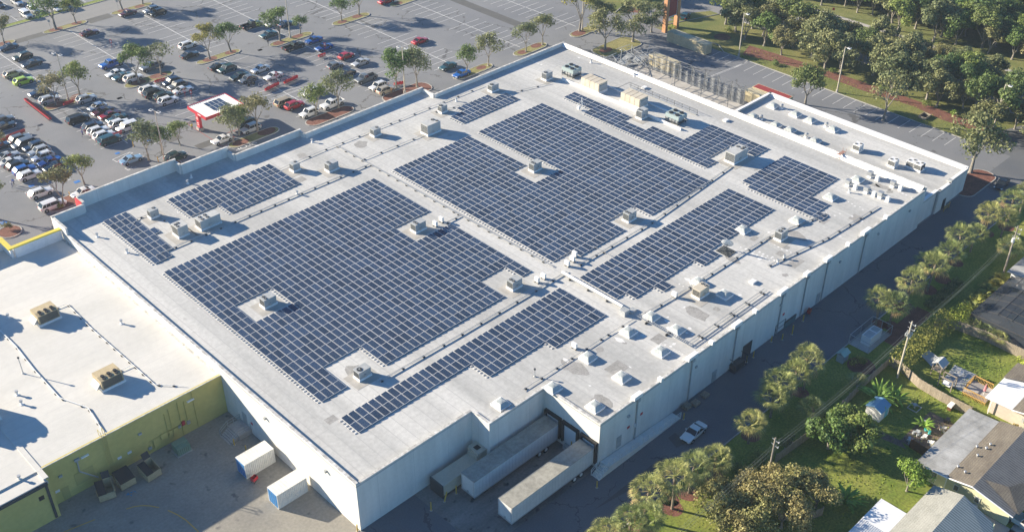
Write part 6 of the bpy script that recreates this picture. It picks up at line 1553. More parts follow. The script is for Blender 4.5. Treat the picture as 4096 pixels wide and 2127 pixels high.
LT = [('big','t00',562,298,1.0,'big dark green tree on the upper left island'),('g2','t00',765,238,.9,'slim tree beside the big one on the upper left island'),('o1','t00',45,440,.95,'leaning olive tree at the left end of the upper islands'),
 ('g2','t00',1232,103,.95,'tree trunk rising out of the view above the maroon car'),('g1','t00',1437,45,.9,'tree at the upper island beside the silver SUV'),('y1','t00',2112,600,.95,'yellowish thin tree over the black hidden car'),
 ('g2','t00',2322,528,1.0,'green tree at the right end of the yellowish tree island'),('g1','t00',1398,835,1.05,'dense round green tree over the white SUV'),('sparse','t00',1622,755,1.05,'pale almost bare tree right of the dense green one'),
 ('o1','t00',566,1060,.95,'sparse olive tree by the silver SUV and cart train'),('g2','t00',805,965,1.05,'wide green tree right of the left lamp pole'),
 ('big','t10',245,418,.82,'large tree on the island below the upper pickup'),('g2','t10',447,345,.62,'small two-stemmed tree at the island end above the blue cars'),('g2','t10',862,214,.85,'tree on the long upper island, left one'),
 ('g1','t10',1036,154,.92,'tree on the long upper island, right one'),('g1','t10',1408,895,1.12,'dense tree beside the storefront lamp pole'),('gr1','t10',1622,882,1.15,'grey-green tree right of the storefront lamp pole'),
 ('gr1','t10',832,1090,1.05,'tree standing behind the white pickup'),('g2','t10',601,1165,.95,'tree in front of the white SUV on the mulched island'),('g2','t10',2117,748,.9,'tree on the far storefront island near the blue car'),
 ('gr1','t10',2337,668,1.0,'tree further along the far storefront island'),('gr1','t20',140,525,.95,'left tree of the pair above the far storefront corner'),('gr1','t20',307,455,1.0,'right tree of the pair above the far storefront corner'),
 ('y1','t20',680,318,1.35,'large yellow-green tree with a forked trunk'),('gr2','t20',936,497,1.0,'large dark tree left of the steel pile'),('gr2','t20',1215,425,1.05,'broad grey tree next to the tall sign'),('gr2','t20',1400,330,.8,'grey tree closest to the terracotta sign'),
 ('gr1','t20',880,330,1.1,'grey tree behind the large dark one'),('g2','t20',1196,95,1.0,'forked bare trunk tree at the entrance bed'),
 ('g2','cE',1215,290,.72,'small green tree above the parapet step'),('gr1','cE',770,510,1.05,'wide grey-green tree over the accessible bays'),('g2','cE',960,420,.8,'tree just left of the lamp pole by the parapet'),('g2','t01',850,520,.85,'tree beyond the white-capped parapet at left'),
 ('o2','t01',645,740,.95,'olive tree by the storefront corner over the white SUV'),('o1','cI',1115,470,1.05,'olive tree over the silver SUV right of the kiosk'),('gr1','cI',838,600,1.0,'grey tree on the island by the stop word'),
 ('g2','cI',905,520,.85,'tree between the two on the island right of the kiosk'),('gr1','t01',-20,870,1.0,'tree cut by the left edge near the round mulch bed'),('o1','t01',-25,250,.8,'tree at the left edge beside the carts')]
for k, r_, x, y, s_, lab in LT:
    g = G(r_, x, y, 0); put_tree(TP[k], g, s_*1.22, random.uniform(0,6.28), lab, z=.1)
g = G('t30',385,1085,0); put_tree(TP['dk1'], (g.x+1.0,g.y+1.0), 1.12, 1.0, 'large dark oak standing alone beside the annex', group='oaks beyond the annex')
g = G('t30',1150,1255,0); put_tree(TP['sparse'], (g.x+2,g.y+1), 1.7, 2.0, 'wide thin-leaved oak at the edge of the annex lot', group='oaks beyond the annex')
g = G('t31',2035,400,0); put_tree(TP['gr2'], g, 1.5, 2.4, 'big spreading oak on the mulched island by the annex corner', group='oaks beyond the annex')
g = G('t31',2300,160,0); put_tree(TP['f4'], (g.x+3,g.y+4), 1.1, .4, 'oak with rusty leaves above the far end of the alley', group='oaks beyond the annex')
# belt of trees between the lot and the road
rb = random.Random(21); k = 0
def scatter(poly_fn, spacing, protos, labfn, group, smin=.8, smax=1.15, jit=.35, x0=0, x1=0, y0=0, y1=0, name='tree'):
    y = y0; row_ = 0
    while y < y1:
        x = x0 + (spacing*.5 if row_ % 2 else 0)
        while x < x1:
            px, py = x+rb.uniform(-jit,jit)*spacing, y+rb.uniform(-jit,jit)*spacing
            if poly_fn(px, py):
                pk = rb.choice(protos); put_tree(TP[pk], (px,py), rb.uniform(smin,smax), rb.uniform(0,6.28), labfn(pk), group=group, name=name)
            x += spacing
        y += spacing*.87; row_ += 1
KN = dict(f1='dark green', f2='green', f3='grey-green', f4='olive', gr2='grey-green', dk1='dark green', fy='bright green')
scatter(lambda x,y: 168.5 < x < 181 and not (74 < y < 97), 6.0, ['f1','f2','f3','f3','f4','f3','dk1'], lambda k_: KN[k_]+' oak in the belt between the mulch strip and the road', 'oaks in the belt beside the road', .95, 1.25, .3, 169.5, 182, -45, 74, name='oak_tree')
scatter(lambda x,y: True, 7.5, ['f1','f2','fy','f3'], lambda k_: KN[k_]+' tree above the entrance drive near the tall sign', 'trees by the entrance drive', .8, 1.1, .3, 170.5, 180, 98, 124, name='oak_tree')
scatter(lambda x,y: not (186 < x < 195 and y > 40), 8.5, ['f3','f4','sparse' if False else 'f3'], lambda k_: KN[k_]+' oak leaning over the road beyond the belt', 'oaks leaning over the road', .8, 1.0, .3, 183, 192, -40, 42, name='oak_tree')
scatter(lambda x,y: x > 203.6+1.5*math.sin(y*.13) , 5.4, ['f1','f1','f2','f2','f4','dk1','f3'], lambda k_: KN[k_]+' tree in the dense wood beyond the sidewalk', 'trees in the wood beyond the sidewalk', .9, 1.2, .38, 204, 250, -38, 112, name='oak_tree')
sheet_ = None
# clearing of bare sand deep in the wood
sheet('sandy_clearing', [[(236,22),(252,30),(250,52),(238,60),(230,46),(228,32)]], mottled('sand', (.42,.36,.24), (.52,.45,.32), .3, .9), .012)
# --- sabal palms
def palm_proto(seed, H=5.2, n=34, dead=6, Rr=1.0, droop=1.0):
    rnd = random.Random(seed); tb = MB(); lean = Vector((rnd.uniform(-.3,.3), rnd.uniform(-.3,.3), 0)); p = Vector((0,0,0)); pts = []
    for i in range(8):
        q = Vector((lean.x*(i/7)**2, lean.y*(i/7)**2, H*i/7)); pts.append(q)
    for i in range(7): tb.tube(pts[i], pts[i+1], .19-.03*math.sin(i), .18-.03*math.sin(i+1), 8, cap=False)
    top = pts[-1]; cb = MB(); db = MB()
    for i in range(n):
        gold = i*2.39996; t_ = (i+.5)/n; el = math.radians(82-118*t_**.85) + rnd.uniform(-.12,.12)
        mb = db if i >= n-dead else cb
        d = Vector((math.cos(gold)*math.cos(el), math.sin(gold)*math.cos(el), math.sin(el)))
        pl = (1.0+.5*rnd.random())*Rr; hub = top+Vector((0,0,.1))+d*pl+Vector((0,0,-.10*pl*droop))
        mb.tube(top+Vector((0,0,.1)), hub, .02, .015, 3, cap=False)
        side = d.cross(Vector((0,0,1))); side = side.normalized() if side.length > .05 else Vector((1,0,0)); upv = side.cross(d)
        fl = (1.1+.25*rnd.random())*Rr; m_ = 12
        for j in range(m_):
            a = math.radians(-78+156*j/(m_-1)) + rnd.uniform(-.04,.04)
            dd = (d*math.cos(a)+side*math.sin(a)+upv*(.28*math.cos(a*1.2)-.1)).normalized(); l_ = fl*(.72+.28*math.cos(a))
            mid = hub+dd*l_*.6; tip = hub+dd*l_+Vector((0,0,-.30*l_*droop)); wv = side*math.cos(a)-d*math.sin(a); w_ = .052
            mb.quad(hub, mid-wv*w_, tip, mid+wv*w_)
    return tb.mesh('trunk', MT['palmbark']), cb.mesh('crown', LM['palm']), db.mesh('dead_fronds', LM['palmdead'])
PP = [palm_proto(s, h, 34, 5, 1.08, .95) for s, h in ((1,5.2),(2,5.0),(3,5.4))]
def palm(label, X, Y, sc=1.0, h=1.0, i=0, group='cabbage palms lining the alley'):
    t = thing('palm_tree', label, 'palm tree', (X,Y,0), random.uniform(0,6.28), group); t.scale = (sc*1.08, sc*1.08, sc*h)
    for nm, me in zip(('trunk','crown','dead_fronds'), PP[i % 3]):
        o = bpy.data.objects.new(nm, me); COL.objects.link(o); o.parent = t
PALMS = [(18.2,-25.2,1.0,.75,'cabbage palm at the bottom edge, left of the cluster'),(20.6,-25.6,1.05,.8,'cabbage palm second from the bottom edge'),(23.4,-26.2,1.05,.85,'cabbage palm in the near cluster, front one'),(25.6,-27.4,1.0,.95,'cabbage palm in the near cluster, right one'),(28.2,-24.9,1.1,.95,'bushy cabbage palm at the kerb above the near cluster'),
 (32.5,-26.2,1.1,1.05,'tall cabbage palm on a double mulch ring in the sun'),(36.4,-26.0,1.0,1.0,'cabbage palm on the round sunlit mulch ring'),(41.3,-26.4,1.0,.8,'cabbage palm opposite the white driving car, lower one'),(50.2,-26.0,.95,.85,'lone cabbage palm on the verge in the alley shade'),
 (57.2,-25.0,1.05,.8,'cabbage palm at the left of the golden clump'),(60.0,-24.4,1.1,.9,'cabbage palm in the golden clump, front'),(63.2,-24.6,1.0,.95,'cabbage palm in the golden clump, middle'),(66.0,-25.0,1.1,1.0,'tallest cabbage palm of the golden clump'),
 (60.6,-30.0,.85,.7,'short palm near the fence below the golden clump'),(72.6,-30.2,.6,.5,'small palm beside the fence corner'),
 (88.6,-24.2,1.0,1.0,'cabbage palm with bent trunk, left of the pair'),(89.6,-26.0,1.0,1.0,'cabbage palm of the pair, right one'),(96.3,-25.3,1.05,1.05,'cabbage palm with a thick head beyond the pair'),(103.2,-25.6,1.0,1.1,'cabbage palm midway up the alley verge'),
 (104.8,-24.0,.9,1.0,'small-headed cabbage palm behind the midway one'),(109.3,-25.4,1.0,1.0,'cabbage palm next up the alley verge'),(115.2,-24.7,1.05,1.05,'cabbage palm with curved trunk further up the verge'),(120.2,-25.0,.95,.85,'low cabbage palm beside the curved one'),
 (125.8,-24.6,1.1,.95,'large cabbage palm near the end of the verge'),(129.0,-26.6,.95,.9,'cabbage palm right of the large far one'),(134.8,-25.2,1.05,1.0,'cabbage palm second from the far end'),(139.5,-25.4,.95,1.0,'furthest cabbage palm at the far end of the verge'),
 (120.6,-31.6,1.0,.8,'palm beside the far utility pole')]
for i, (X, Y, s_, h_, lab) in enumerate(PALMS): palm(lab, X, Y, s_, h_, i)
# --- shrubs, hedges, garden plants
def bush(label, X, Y, rx, ry, h, leaf, n=None, s=.13, name='shrub', cat='shrub', group=None, seed=None, z=0, lumps=None):
    rnd = random.Random(seed if seed is not None else int(X*31+Y*17)); mb = MB(); k_ = lumps or max(4, int(rx*ry*3)); vol = (rx*ry*h)**(1/3)
    for i in range(k_):
        a = rnd.uniform(0,6.28); r0 = math.sqrt(rnd.random())*.75
        c = (X+rx*r0*math.cos(a), Y+ry*r0*math.sin(a), z+h*rnd.uniform(.35,.72)); leaves(mb, rnd, c, min(rx,ry,h)*rnd.uniform(.35,.6), n or 90, s, .9)
    o = mb.build(name, LM[leaf]); tag(o, label, cat, group); return o
def hedge(label, p, q, w_, h, leaf, dens=70, s=.14, seed=1, cat='hedge'):
    rnd = random.Random(seed); mb = MB(); p = Vector(p); q = Vector(q); d = q-p; L_ = d.length; u = d/L_; nn = Vector((-u.y,u.x)); x = 0
    while x < L_:
        for sgn in (-.35,.35):
            c = p+u*(x+rnd.uniform(-.4,.4))+nn*(sgn*w_+rnd.uniform(-.2,.2)); leaves(mb, rnd, (c.x,c.y,h*rnd.uniform(.45,.68)), w_*rnd.uniform(.45,.62), dens, s, h/w_*.9)
        x += w_*.55
    o = mb.build('hedge', LM[leaf]); tag(o, label, cat); return o
hedge('tall ragged hedge behind the fence by the near utility pole', (80.3,-33.0),(95.5,-32.9), 2.3, 4.0, 'yellow', 120, seed=3); hedge('bright shrubbery crowning the fence past the tall hedge', (96,-33.4),(101,-33.6), 2.0, 3.2, 'bright', 110, seed=5)
hedge('dark clipped hedge inside the alley verge', (98.5,-28.3),(109,-28.4), 1.2, 1.7, 'olive', 80, seed=7)
for i, (X, Y) in enumerate(((103,-33.6),(105.2,-33.4),(107.4,-33.7),(109.8,-33.5),(112.2,-33.8),(114.6,-33.6))):
    mb = MB(); rnd = random.Random(50+i)
    for f_ in range(26):
        a = rnd.uniform(0,6.28); el = rnd.uniform(.3,1.2); d = Vector((math.cos(a)*math.cos(el), math.sin(a)*math.cos(el), math.sin(el))); p = Vector((X+rnd.uniform(-.3,.3), Y+rnd.uniform(-.3,.3), .6)); prev = p
        sd = d.cross(Vector((0,0,1))).normalized()
        for st_ in range(5):
            nx = prev+d*.5+Vector((0,0,-.10*st_)); 
            for sg in (-1,1): mb.quad(prev, prev+sd*sg*.38+Vector((0,0,-.1))+d*.15, nx+sd*sg*.3, nx)
            prev = nx
    o = mb.build('areca_palm', LM['yellow']); tag(o, 'golden feathery palm in the row beside the screened pool, clump %s from the near end' % ('first','second','third','fourth','fifth','sixth')[i], 'palm shrub', 'golden palms by the pool screen')
for i, (X, Y, s_, lab) in enumerate(((98.6,-36.0,.8,'short fan palm just outside the pool screen, upper one'),(98.2,-38.2,.85,'short fan palm just outside the pool screen, middle one'),(98.0,-40.6,.85,'short fan palm just outside the pool screen, lower one'))):
    palm(lab, X, Y, s_*.8, .45, i, 'fan palms by the pool screen')
g = G('t33',1395,925,0); put_tree(TP['br'], (g.x,g.y), 1.15, .5, 'bright lime-green bushy tree beside the cream house', group='garden trees')
put_tree(TP['citrus'], (57.6,-34.6), 1.15, .2, 'dense green garden tree behind the fence, left of the pair', group='garden trees'); put_tree(TP['citrus'], (59.8,-37.4), 1.2, 2.2, 'dense green garden tree, right of the pair', group='garden trees'); put_tree(TP['citrus'], (61.6,-34.6), 1.0, 4.2, 'dense green garden tree furthest back of the three', group='garden trees')
for i, (X, Y, s_) in enumerate(((44.0,-37.2,1.15),(46.6,-39.6,1.0),(40.6,-34.4,1.15),(37.2,-35.8,1.1),(40.2,-38.4,1.1),(34.0,-33.2,1.0),(36.6,-31.4,1.0),(43.0,-33.0,.95),(32.2,-36.2,1.0),(48.4,-37.6,.7))):
    put_tree(TP['rust'], (X,Y), s_*1.1, i*1.3, 'bushy tree with half-bare rusty olive twigs in the near garden', group='rusty twiggy trees in the near garden')
bush('dark green shrub on the lawn by the near power lines, left', 44.2,-29.2,2.4,1.8,2.6,'green', 100); bush('dark green shrub on the lawn by the near power lines, right', 47.4,-29.6,2.2,1.8,2.6,'citrus' if False else 'green', 100)
bush('round golden bush on a red mulch ring by the generator enclosure', 77.2,-27.6,1.4,1.3,1.7,'yellow', 110); bush('low shrub at the fence near the palms', 54,-30.2,1.8,1.2,1.8,'olive',80)
def banana(label, X, Y, n, h, seed):
    rnd = random.Random(seed); mb = MB()
    for i in range(n):
        a = 6.28*i/n+rnd.uniform(-.3,.3); el = rnd.uniform(.7,1.35); d = Vector((math.cos(a)*math.cos(el), math.sin(a)*math.cos(el), math.sin(el))); p = Vector((X+rnd.uniform(-.2,.2),Y+rnd.uniform(-.2,.2),.3)); sd = Vector((-math.sin(a),math.cos(a),0)); prev = p; w0 = .04
        for st_ in range(6):
            nx = prev+d*h*.2; d = (d+Vector((math.cos(a)*.16,math.sin(a)*.16,-.17))).normalized(); w1 = .24*math.sin(math.pi*min(1,(st_+1.3)/6.6))
            mb.quad(prev-sd*w0, nx-sd*w1, nx+Vector((0,0,.05)), prev+Vector((0,0,.05))); mb.quad(prev+Vector((0,0,.05)), nx+Vector((0,0,.05)), nx+sd*w1, prev+sd*w0); prev = nx; w0 = w1
    o = mb.build('banana_plant', LM['banana']); tag(o, label, 'banana plant'); return o
g = G('t33',755,1080,0); banana('lone strappy banana plant in the middle of the near lawn', g.x+.4, g.y, 24, 2.6, 3); banana('tall banana clump beside the blue shed', 71.4,-34.6, 22, 3.4, 5); banana('second banana clump by the shed, smaller', 73.2,-36.2, 16, 2.6, 6); banana('spiky plant in the cluttered patio', 71.3,-42.2,14,1.6,8)
bush('shrub beside the cream house wall under the bright tree', 62.6,-47.2,.9,1.0,1.2,'green',80); bush('small shrub on the pink house corner', 80.6,-51.6,.7,.6,1.0,'rust',60); bush('bright bushy tree at the right edge below the pool screen, upper', 95.5,-46.6,1.6,1.5,2.6,'bright',110); bush('bright bushy tree at the right edge below the pool screen, lower', 93.0,-47.2,1.6,1.4,2.6,'bright',110)
g = G('t33',2385,1170,.5); bush('small yellow palm-like shrub at the driveway', g.x, g.y,.5,.5,.9,'bright',70)
g = G('cJ',85,390,.8); bush('round shrub on the mulch bed at the left edge', g.x,g.y,1.2,1.1,1.5,'olive',90,z=.1); g = G('cJ',930,80,.6); bush('yellow-green shrub by the red wall panel', g.x-.4,g.y+.5,.9,.7,1.2,'yellow',80,z=.1)
g = G('cL',205,95,.6); bush('bright shrub in the mulched entrance bed', g.x,g.y,1.4,1.1,1.2,'bright',80); g = G('cL',640,410,.4); bush('yellow-green shrubs at the foot of the tall sign', g.x+.6,g.y,1.6,.9,1.0,'bright',90)
for i, (r_, x, y) in enumerate((('t30',1150,880),('t30',1220,905),('t30',640,705),('t30',60,630),('t30',1600,1050),('t30',1870,1140),('t20',2180,300))):
    g = G(r_, x, y, .5); bush('leafy bush at the foot of the oak belt, %s' % ('beyond the annex skylights','right of its twin','behind the first lamp post','nearest the beige container','left of the timber planter','above the timber planter','')[i] if i < 6 else 'low leafy bush among the trees near the sign lamp post', g.x, g.y, 1.5,1.3,1.3,'bright' if i in (0,1,5) else 'green', 80, group='bushes at the foot of the oak belt')
# rough tufts so that lawns are not flat colour
mb = MB(); rnd = random.Random(9)
for (x0,x1,y0,y1,n,s_) in ((10,75,-31,-24.2,1500,.10),(30,64,-45,-31.8,2200,.12),(64,97,-45,-37.5,900,.12),(194,200,-40,110,1400,.16),(161,168,-12,56,900,.12)):
    for _ in range(n):
        x, y = rnd.uniform(x0,x1), rnd.uniform(y0,y1); a = rnd.uniform(0,6.28); l_ = s_*rnd.uniform(.5,1.4)
        mb.quad((x-l_*math.cos(a),y-l_*math.sin(a),.015),(x+l_*math.cos(a),y+l_*math.sin(a),.015),(x+rnd.uniform(-.05,.05),y+rnd.uniform(-.05,.05),s_*1.1))
o = mb.build('grass_tufts', LM['bright']); o['kind'] = 'stuff'; tag(o, 'short grass tufts on the lawns and verges', 'grass')
# ================================================================== gardens, houses, power line
def pole(label, X, Y, h, arms=3, lean=(0,0), light=False):
    t = thing('utility_pole', label, 'utility pole', (X,Y,0), 0, 'utility poles along the fence'); top = Vector((lean[0],lean[1],h))
    mb = MB(); mb.tube((0,0,0), top, .17, .11, 8); mb.build('pole', MT['upole'] if not light else MT['pole'], t, world=False)
    for k in range(arms):
        mb = MB(); z_ = h-.5-k*.9; mb.bar((top.x*z_/h-.1,top.y*z_/h-.7,z_),(top.x*z_/h+.1,top.y*z_/h+.5,z_+.1),.07); a = mb.build('cross_arm', MT['metal'], t, world=False)
        mb = MB(); mb.cyl(top.x*z_/h-.1,top.y*z_/h-.68,z_+.03,z_+.3,.07,.05,8); mb.build('insulator', MT['white'], a, world=False)
    return t
p1 = pole('tall pale utility pole with a ring of transformers, by the fence corner', 78.9,-33.6,11.0,2,light=True)
for i in range(6):
    a = i*1.047; mb = MB(); mb.cyl(.42*math.cos(a),.42*math.sin(a),8.2+.25*(i%2),8.75+.25*(i%2),.13,.11,8); mb.build('transformer_can', MT['acgrey'], p1, world=False)
p2 = pole('wooden utility pole with a white transformer at the upper right', 117.0,-32.6,10.5,3)
mb = MB(); mb.cyl(-.35,0,7.4,8.2,.26,.26,10); mb.build('transformer_can', MT['white'], p2, world=False)
p3 = pole('wooden utility pole near the twiggy trees', 45.6,-32.4,8.6,2)
pole('old wooden utility pole at the top among the oaks', 193.9,66.5,9.0,1); 
P3 = [(45.6,-32.4),(78.9,-33.6),(117.0,-32.6)]
MT['wire'] = plain('wire_grey', (.16,.18,.17), .5)
t = thing('power_lines', 'bundle of thin power lines strung between the utility poles', 'power line', (45.6,-32.4,7))
for (off, zz) in ((-.9,(7.9,10.3,9.9)),(-.4,(7.6,9.8,9.3)),(.2,(7.2,9.3,8.7)),(.5,(6.0,7.6,7.2))):
    mb = MB(); pts = [(-20,-31.8,zz[0])]+[(P3[i][0],P3[i][1],zz[i]) for i in range(3)]+[(175,-30.5,9.5)]
    for i in range(len(pts)-1):
        n = 14; a = Vector(pts[i]); b_ = Vector(pts[i+1]); pv = None
        for k in range(n+1):
            q = a.lerp(b_, k/n)+Vector((0,off,-.9*math.sin(math.pi*k/n)*(b_-a).length/40)); 
            if pv is not None: mb.tube(pv, q, .011, None, 3, cap=False)
            pv = q
    mb.build('wire', MT['wire'], t)
# --- fences
def fence(label, pts, h=1.8, mat='wood', per=.16, gapw=.02, name='wooden_fence'):
    t = thing(name, label, 'fence', (pts[0][0], pts[0][1], 0)); rnd = random.Random(int(pts[0][0]*7)); mb = MB(); pm = MB()
    for i in range(len(pts)-1):
        a = Vector(pts[i]); b_ = Vector(pts[i+1]); d = b_-a; L_ = d.length; d.normalize(); q = Vector((-d.y,d.x)); s_ = 0
        while s_ < L_-.01:
            e = min(L_, s_+per-gapw); p0 = a+d*s_; p1 = a+d*e; hh = h+rnd.uniform(-.06,.03); w_ = q*.02
            mb.prism([tuple(p0-w_),tuple(p1-w_),tuple(p1+w_),tuple(p0+w_)], .05, hh); s_ += per
        for z_ in (.45, h-.4):
            pm.bar((*(a+q*.06),z_),(*(b_+q*.06),z_),.08)
        k = int(L_/2.4)+1
        for j in range(k+1): c = a+d*(L_*j/k)+q*.1; pm.box(c.x-.06,c.x+.06,c.y-.06,c.y+.06,0,h+.02)
    mb.build('boards', MT[mat], t); pm.build('posts_and_rails', MT[mat], t)
fence('weathered picket fence running from the utility pole down past the play set', [(80.6,-31.2),(80.4,-33.6),(79.0,-37.0),(78.6,-41),(78.7,-45.6)], 1.8)
fence('grey board fence along the far garden under the fan palms', [(94.8,-31.3),(96.8,-34.5),(97.4,-39),(97.2,-46)], 1.9)
fence('leaning old board fence beneath the garden trees', [(49.8,-31.0),(57,-31.5),(64,-31.6),(70.8,-31.2)], 1.7)
fence('low grey fence by the power lines next to the pole', [(70.9,-31.1),(80.5,-31.1)], 1.6)
fence('short run of board fence among the twiggy trees', [(41.2,-37.4),(44.4,-40.4),(46,-41)], 1.6)
fence('dark brown board screen beside the patio', [(66.2,-42.6),(66.0,-45.2)], 1.7, 'dkwood')
# --- generator enclosure
t = thing('fenced_enclosure', 'grey framed wire enclosure standing on the alley verge', 'enclosure', (84.3,-25.4,0))
mb = MB()
C4 = [(80.8,-23.8),(87.8,-23.8),(87.8,-27.4),(80.8,-27.4)]
for i in range(4):
    a, b_ = C4[i], C4[(i+1)%4]
    mb.bar((*a,0),(*a,1.9),.09)
    for z_ in (.1,1.9): mb.bar((*a,z_),(*b_,z_),.07)
    mb.bar(((a[0]+b_[0])/2,(a[1]+b_[1])/2,0),((a[0]+b_[0])/2,(a[1]+b_[1])/2,1.9),.06)
mb.build('frame', MT['metal'], t)
mb = MB(); mb.poly(RC(80.9,87.7,-27.3,-23.9), .03); mb.build('slab', MT['walk'], t)
t = thing('generator_box', 'pale generator box inside the wire enclosure', 'generator', (84.0,-25.8,0)); mb = MB(); mb.box(82.4,86.0,-26.6,-25.0,.04,1.7); mb.build('housing', MT['white'], t); mb = MB(); mb.box(82.5,84.2,-26.4,-25.2,1.701,1.78); mb.box(84.6,85.8,-26.4,-25.2,1.701,1.76); mb.build('roof_panel', MT['acgrey'], t)
t = thing('backflow_cabinet', 'small green-roofed cabinet beside a low concrete kerb', 'utility cabinet', (76.4,-25.4,0)); mb = MB(); mb.box(75.6,77.2,-25.9,-24.7,0,1.5); mb.build('cabinet', MT['acgrey'], t); mb = MB(); mb.quad((75.4,-26.1,1.5),(77.4,-26.1,1.5),(77.4,-25.3,2.0),(75.4,-25.3,2.0)); mb.quad((75.4,-25.3,2.0),(77.4,-25.3,2.0),(77.4,-24.5,1.5),(75.4,-24.5,1.5)); mb.build('roof', plain('mint_roof', (.28,.42,.36), .6), t)
t = thing('fire_hydrant', 'short white standpipe on the grass near the fence', 'hydrant', G('t32',848,1130,0)); mb = MB(); mb.cyl(0,0,0,.7,.12,.12,10); mb.cyl(0,0,.7,.85,.16,.08,10); mb.build('barrel', MT['parap'], t, world=False)
# --- houses
def gable(mb, x0, x1, y0, y1, ze, zr, axis='x', ov=.4):
    if axis == 'x':
        ym = (y0+y1)/2; A=(x0-ov,y0-ov,ze); B_=(x1+ov,y0-ov,ze); C_=(x1+ov,y1+ov,ze); D=(x0-ov,y1+ov,ze); E_=(x0-ov,ym,zr); F_=(x1+ov,ym,zr)
        mb.quad(A,B_,F_,E_); mb.quad(C_,D,E_,F_); d = .12
        for q in ((A,B_,F_,E_),(C_,D,E_,F_)): mb.quad(*[(p[0],p[1],p[2]-d) for p in q][::-1])
        mb.quad(A,E_,(E_[0],E_[1],E_[2]-d),(A[0],A[1],A[2]-d)); mb.quad(E_,D,(D[0],D[1],D[2]-d),(E_[0],E_[1],E_[2]-d)); mb.quad(B_,A,(A[0],A[1],A[2]-d),(B_[0],B_[1],B_[2]-d)); mb.quad(D,C_,(C_[0],C_[1],C_[2]-d),(D[0],D[1],D[2]-d))
MT['cream'] = mottled('cream_stucco', (.56,.55,.36), (.64,.62,.42), .5, .85, scale2=3, amt2=.05)
MT['pink'] = mottled('pink_stucco', (.52,.43,.37), (.58,.49,.42), .5, .85, scale2=3, amt2=.05)
MT['shingle'] = mottled('brown_shingle', (.135,.115,.09), (.20,.175,.135), .7, .9, scale2=7, amt2=.3, stretch=(.5,1,1)); lines_on(MT['shingle'], 1, .32, .05, (.09,.075,.06), fac=.7)
MT['shingleg'] = mottled('grey_shingle', (.30,.30,.26), (.38,.375,.33), .7, .9, scale2=7, amt2=.2, stretch=(.5,1,1)); lines_on(MT['shingleg'], 1, .32, .05, (.24,.24,.21), fac=.6)
MT['dkshingle'] = mottled('dark_ribbed_roof', (.10,.10,.10), (.15,.15,.145), .7, .8, scale2=5, amt2=.2); lines_on(MT['dkshingle'], 0, .42, .16, (.25,.245,.23), fac=.7)
MT['blueribs'] = mottled('blue_grey_ribbed_roof', (.13,.17,.18), (.17,.21,.22), .7, .6, scale2=5, amt2=.1); lines_on(MT['blueribs'], 0, .40, .15, (.36,.42,.42), fac=.7)
MT['rolled'] = mottled('rolled_roof', (.22,.22,.21), (.40,.405,.40), .28, .8, scale2=4, amt2=.08); lines_on(MT['rolled'], 0, 1.9, .06, (.17,.17,.165), fac=.6)
MT['whiteroof'] = mottled('white_roof', (.70,.71,.71), (.78,.78,.775), .4, .6, scale2=4, amt2=.04)
def window(par, x0, x1, y, z0, z1, axis='y', off=-.06):
    mb = MB(); f = MB()
    if axis == 'x': mb.box(y+off,y+off+.02,x0,x1,z0,z1); f.box(y+off-.02,y+off+.03,x0-.08,x0,z0-.08,z1+.08); f.box(y+off-.02,y+off+.03,x1,x1+.08,z0-.08,z1+.08); f.box(y+off-.02,y+off+.03,x0,x1,z0-.08,z0); f.box(y+off-.02,y+off+.03,x0,x1,z1,z1+.08)
    o = f.build('window', MT['white'], par); mb.build('pane', plain('window_pane', (.10,.13,.16), .1), o)
t = thing('cream_house', 'cream house with a brown shingle roof and stained flat grey rear roof', 'house', (62,-46,0))
mb = MB(); mb.box(62.0,76.6,-52.8,-50.3,0,2.65); mb.box(62.0,76.6,-50.3,-46.1,0,2.55); mb.box(62.0,84,-59,-52.8,0,2.6); mb.build('wall', MT['cream'], t)
mb = MB(); mb.quad((61.3,-50.15,2.95),(77.1,-50.15,2.95),(77.1,-45.7,2.62),(61.3,-45.7,2.62)); mb.quad((61.3,-45.7,2.5),(77.1,-45.7,2.5),(77.1,-50.15,2.8),(61.3,-50.15,2.8)); mb.quad((61.3,-45.7,2.5),(61.3,-50.15,2.8),(61.3,-50.15,2.95),(61.3,-45.7,2.62)); mb.build('flat_roof', MT['rolled'], t)
mb = MB(); mb.quad((61.4,-53.7,3.75),(77.4,-53.7,3.75),(77.4,-50.16,2.96),(61.4,-50.16,2.96)); mb.build('roof', MT['shingle'], t)
mb = MB(); mb.quad((61.4,-59.6,2.55),(86,-59.6,2.55),(86,-53.7,3.75),(61.4,-53.7,3.75)); mb.build('roof', MT['dkshingle'], t)
mb = MB(); mb.quad((62.2,-60,2.60),(66.6,-60,2.60),(65.2,-57,3.42)); mb.quad((66.6,-60,2.60),(70.5,-59,2.75),(65.2,-57,3.42)); mb.quad((62.2,-60,2.60),(65.2,-57,3.42),(63.9,-54.2,3.70)); mb.build('porch_roof', MT['shingle'], t)
mb = MB(); mb.quad((61.95,-52.8,2.6),(61.95,-50.1,2.6),(61.95,-50.1,2.9),(61.95,-53.6,3.6),(61.95,-59,2.55)); mb.build('gable_end', MT['cream'], t)
mb = MB(); mb.bar((61.3,-45.7,2.6),(61.3,-50.15,2.93),.13); mb.bar((61.35,-50.15,2.93),(61.35,-53.7,3.73),.13); mb.bar((61.35,-53.7,3.73),(61.35,-59.6,2.53),.13); mb.bar((61.6,-50.2,0),(61.6,-50.2,2.8),.12); mb.build('white_trim', MT['parap'], t)
window(t, -48.7,-46.9,62.0,1.0,2.1,'x'); window(t, -51.9,-51.3,62.0,1.1,2.0,'x'); window(t, -54.9,-54.3,62.0,1.1,2.0,'x')
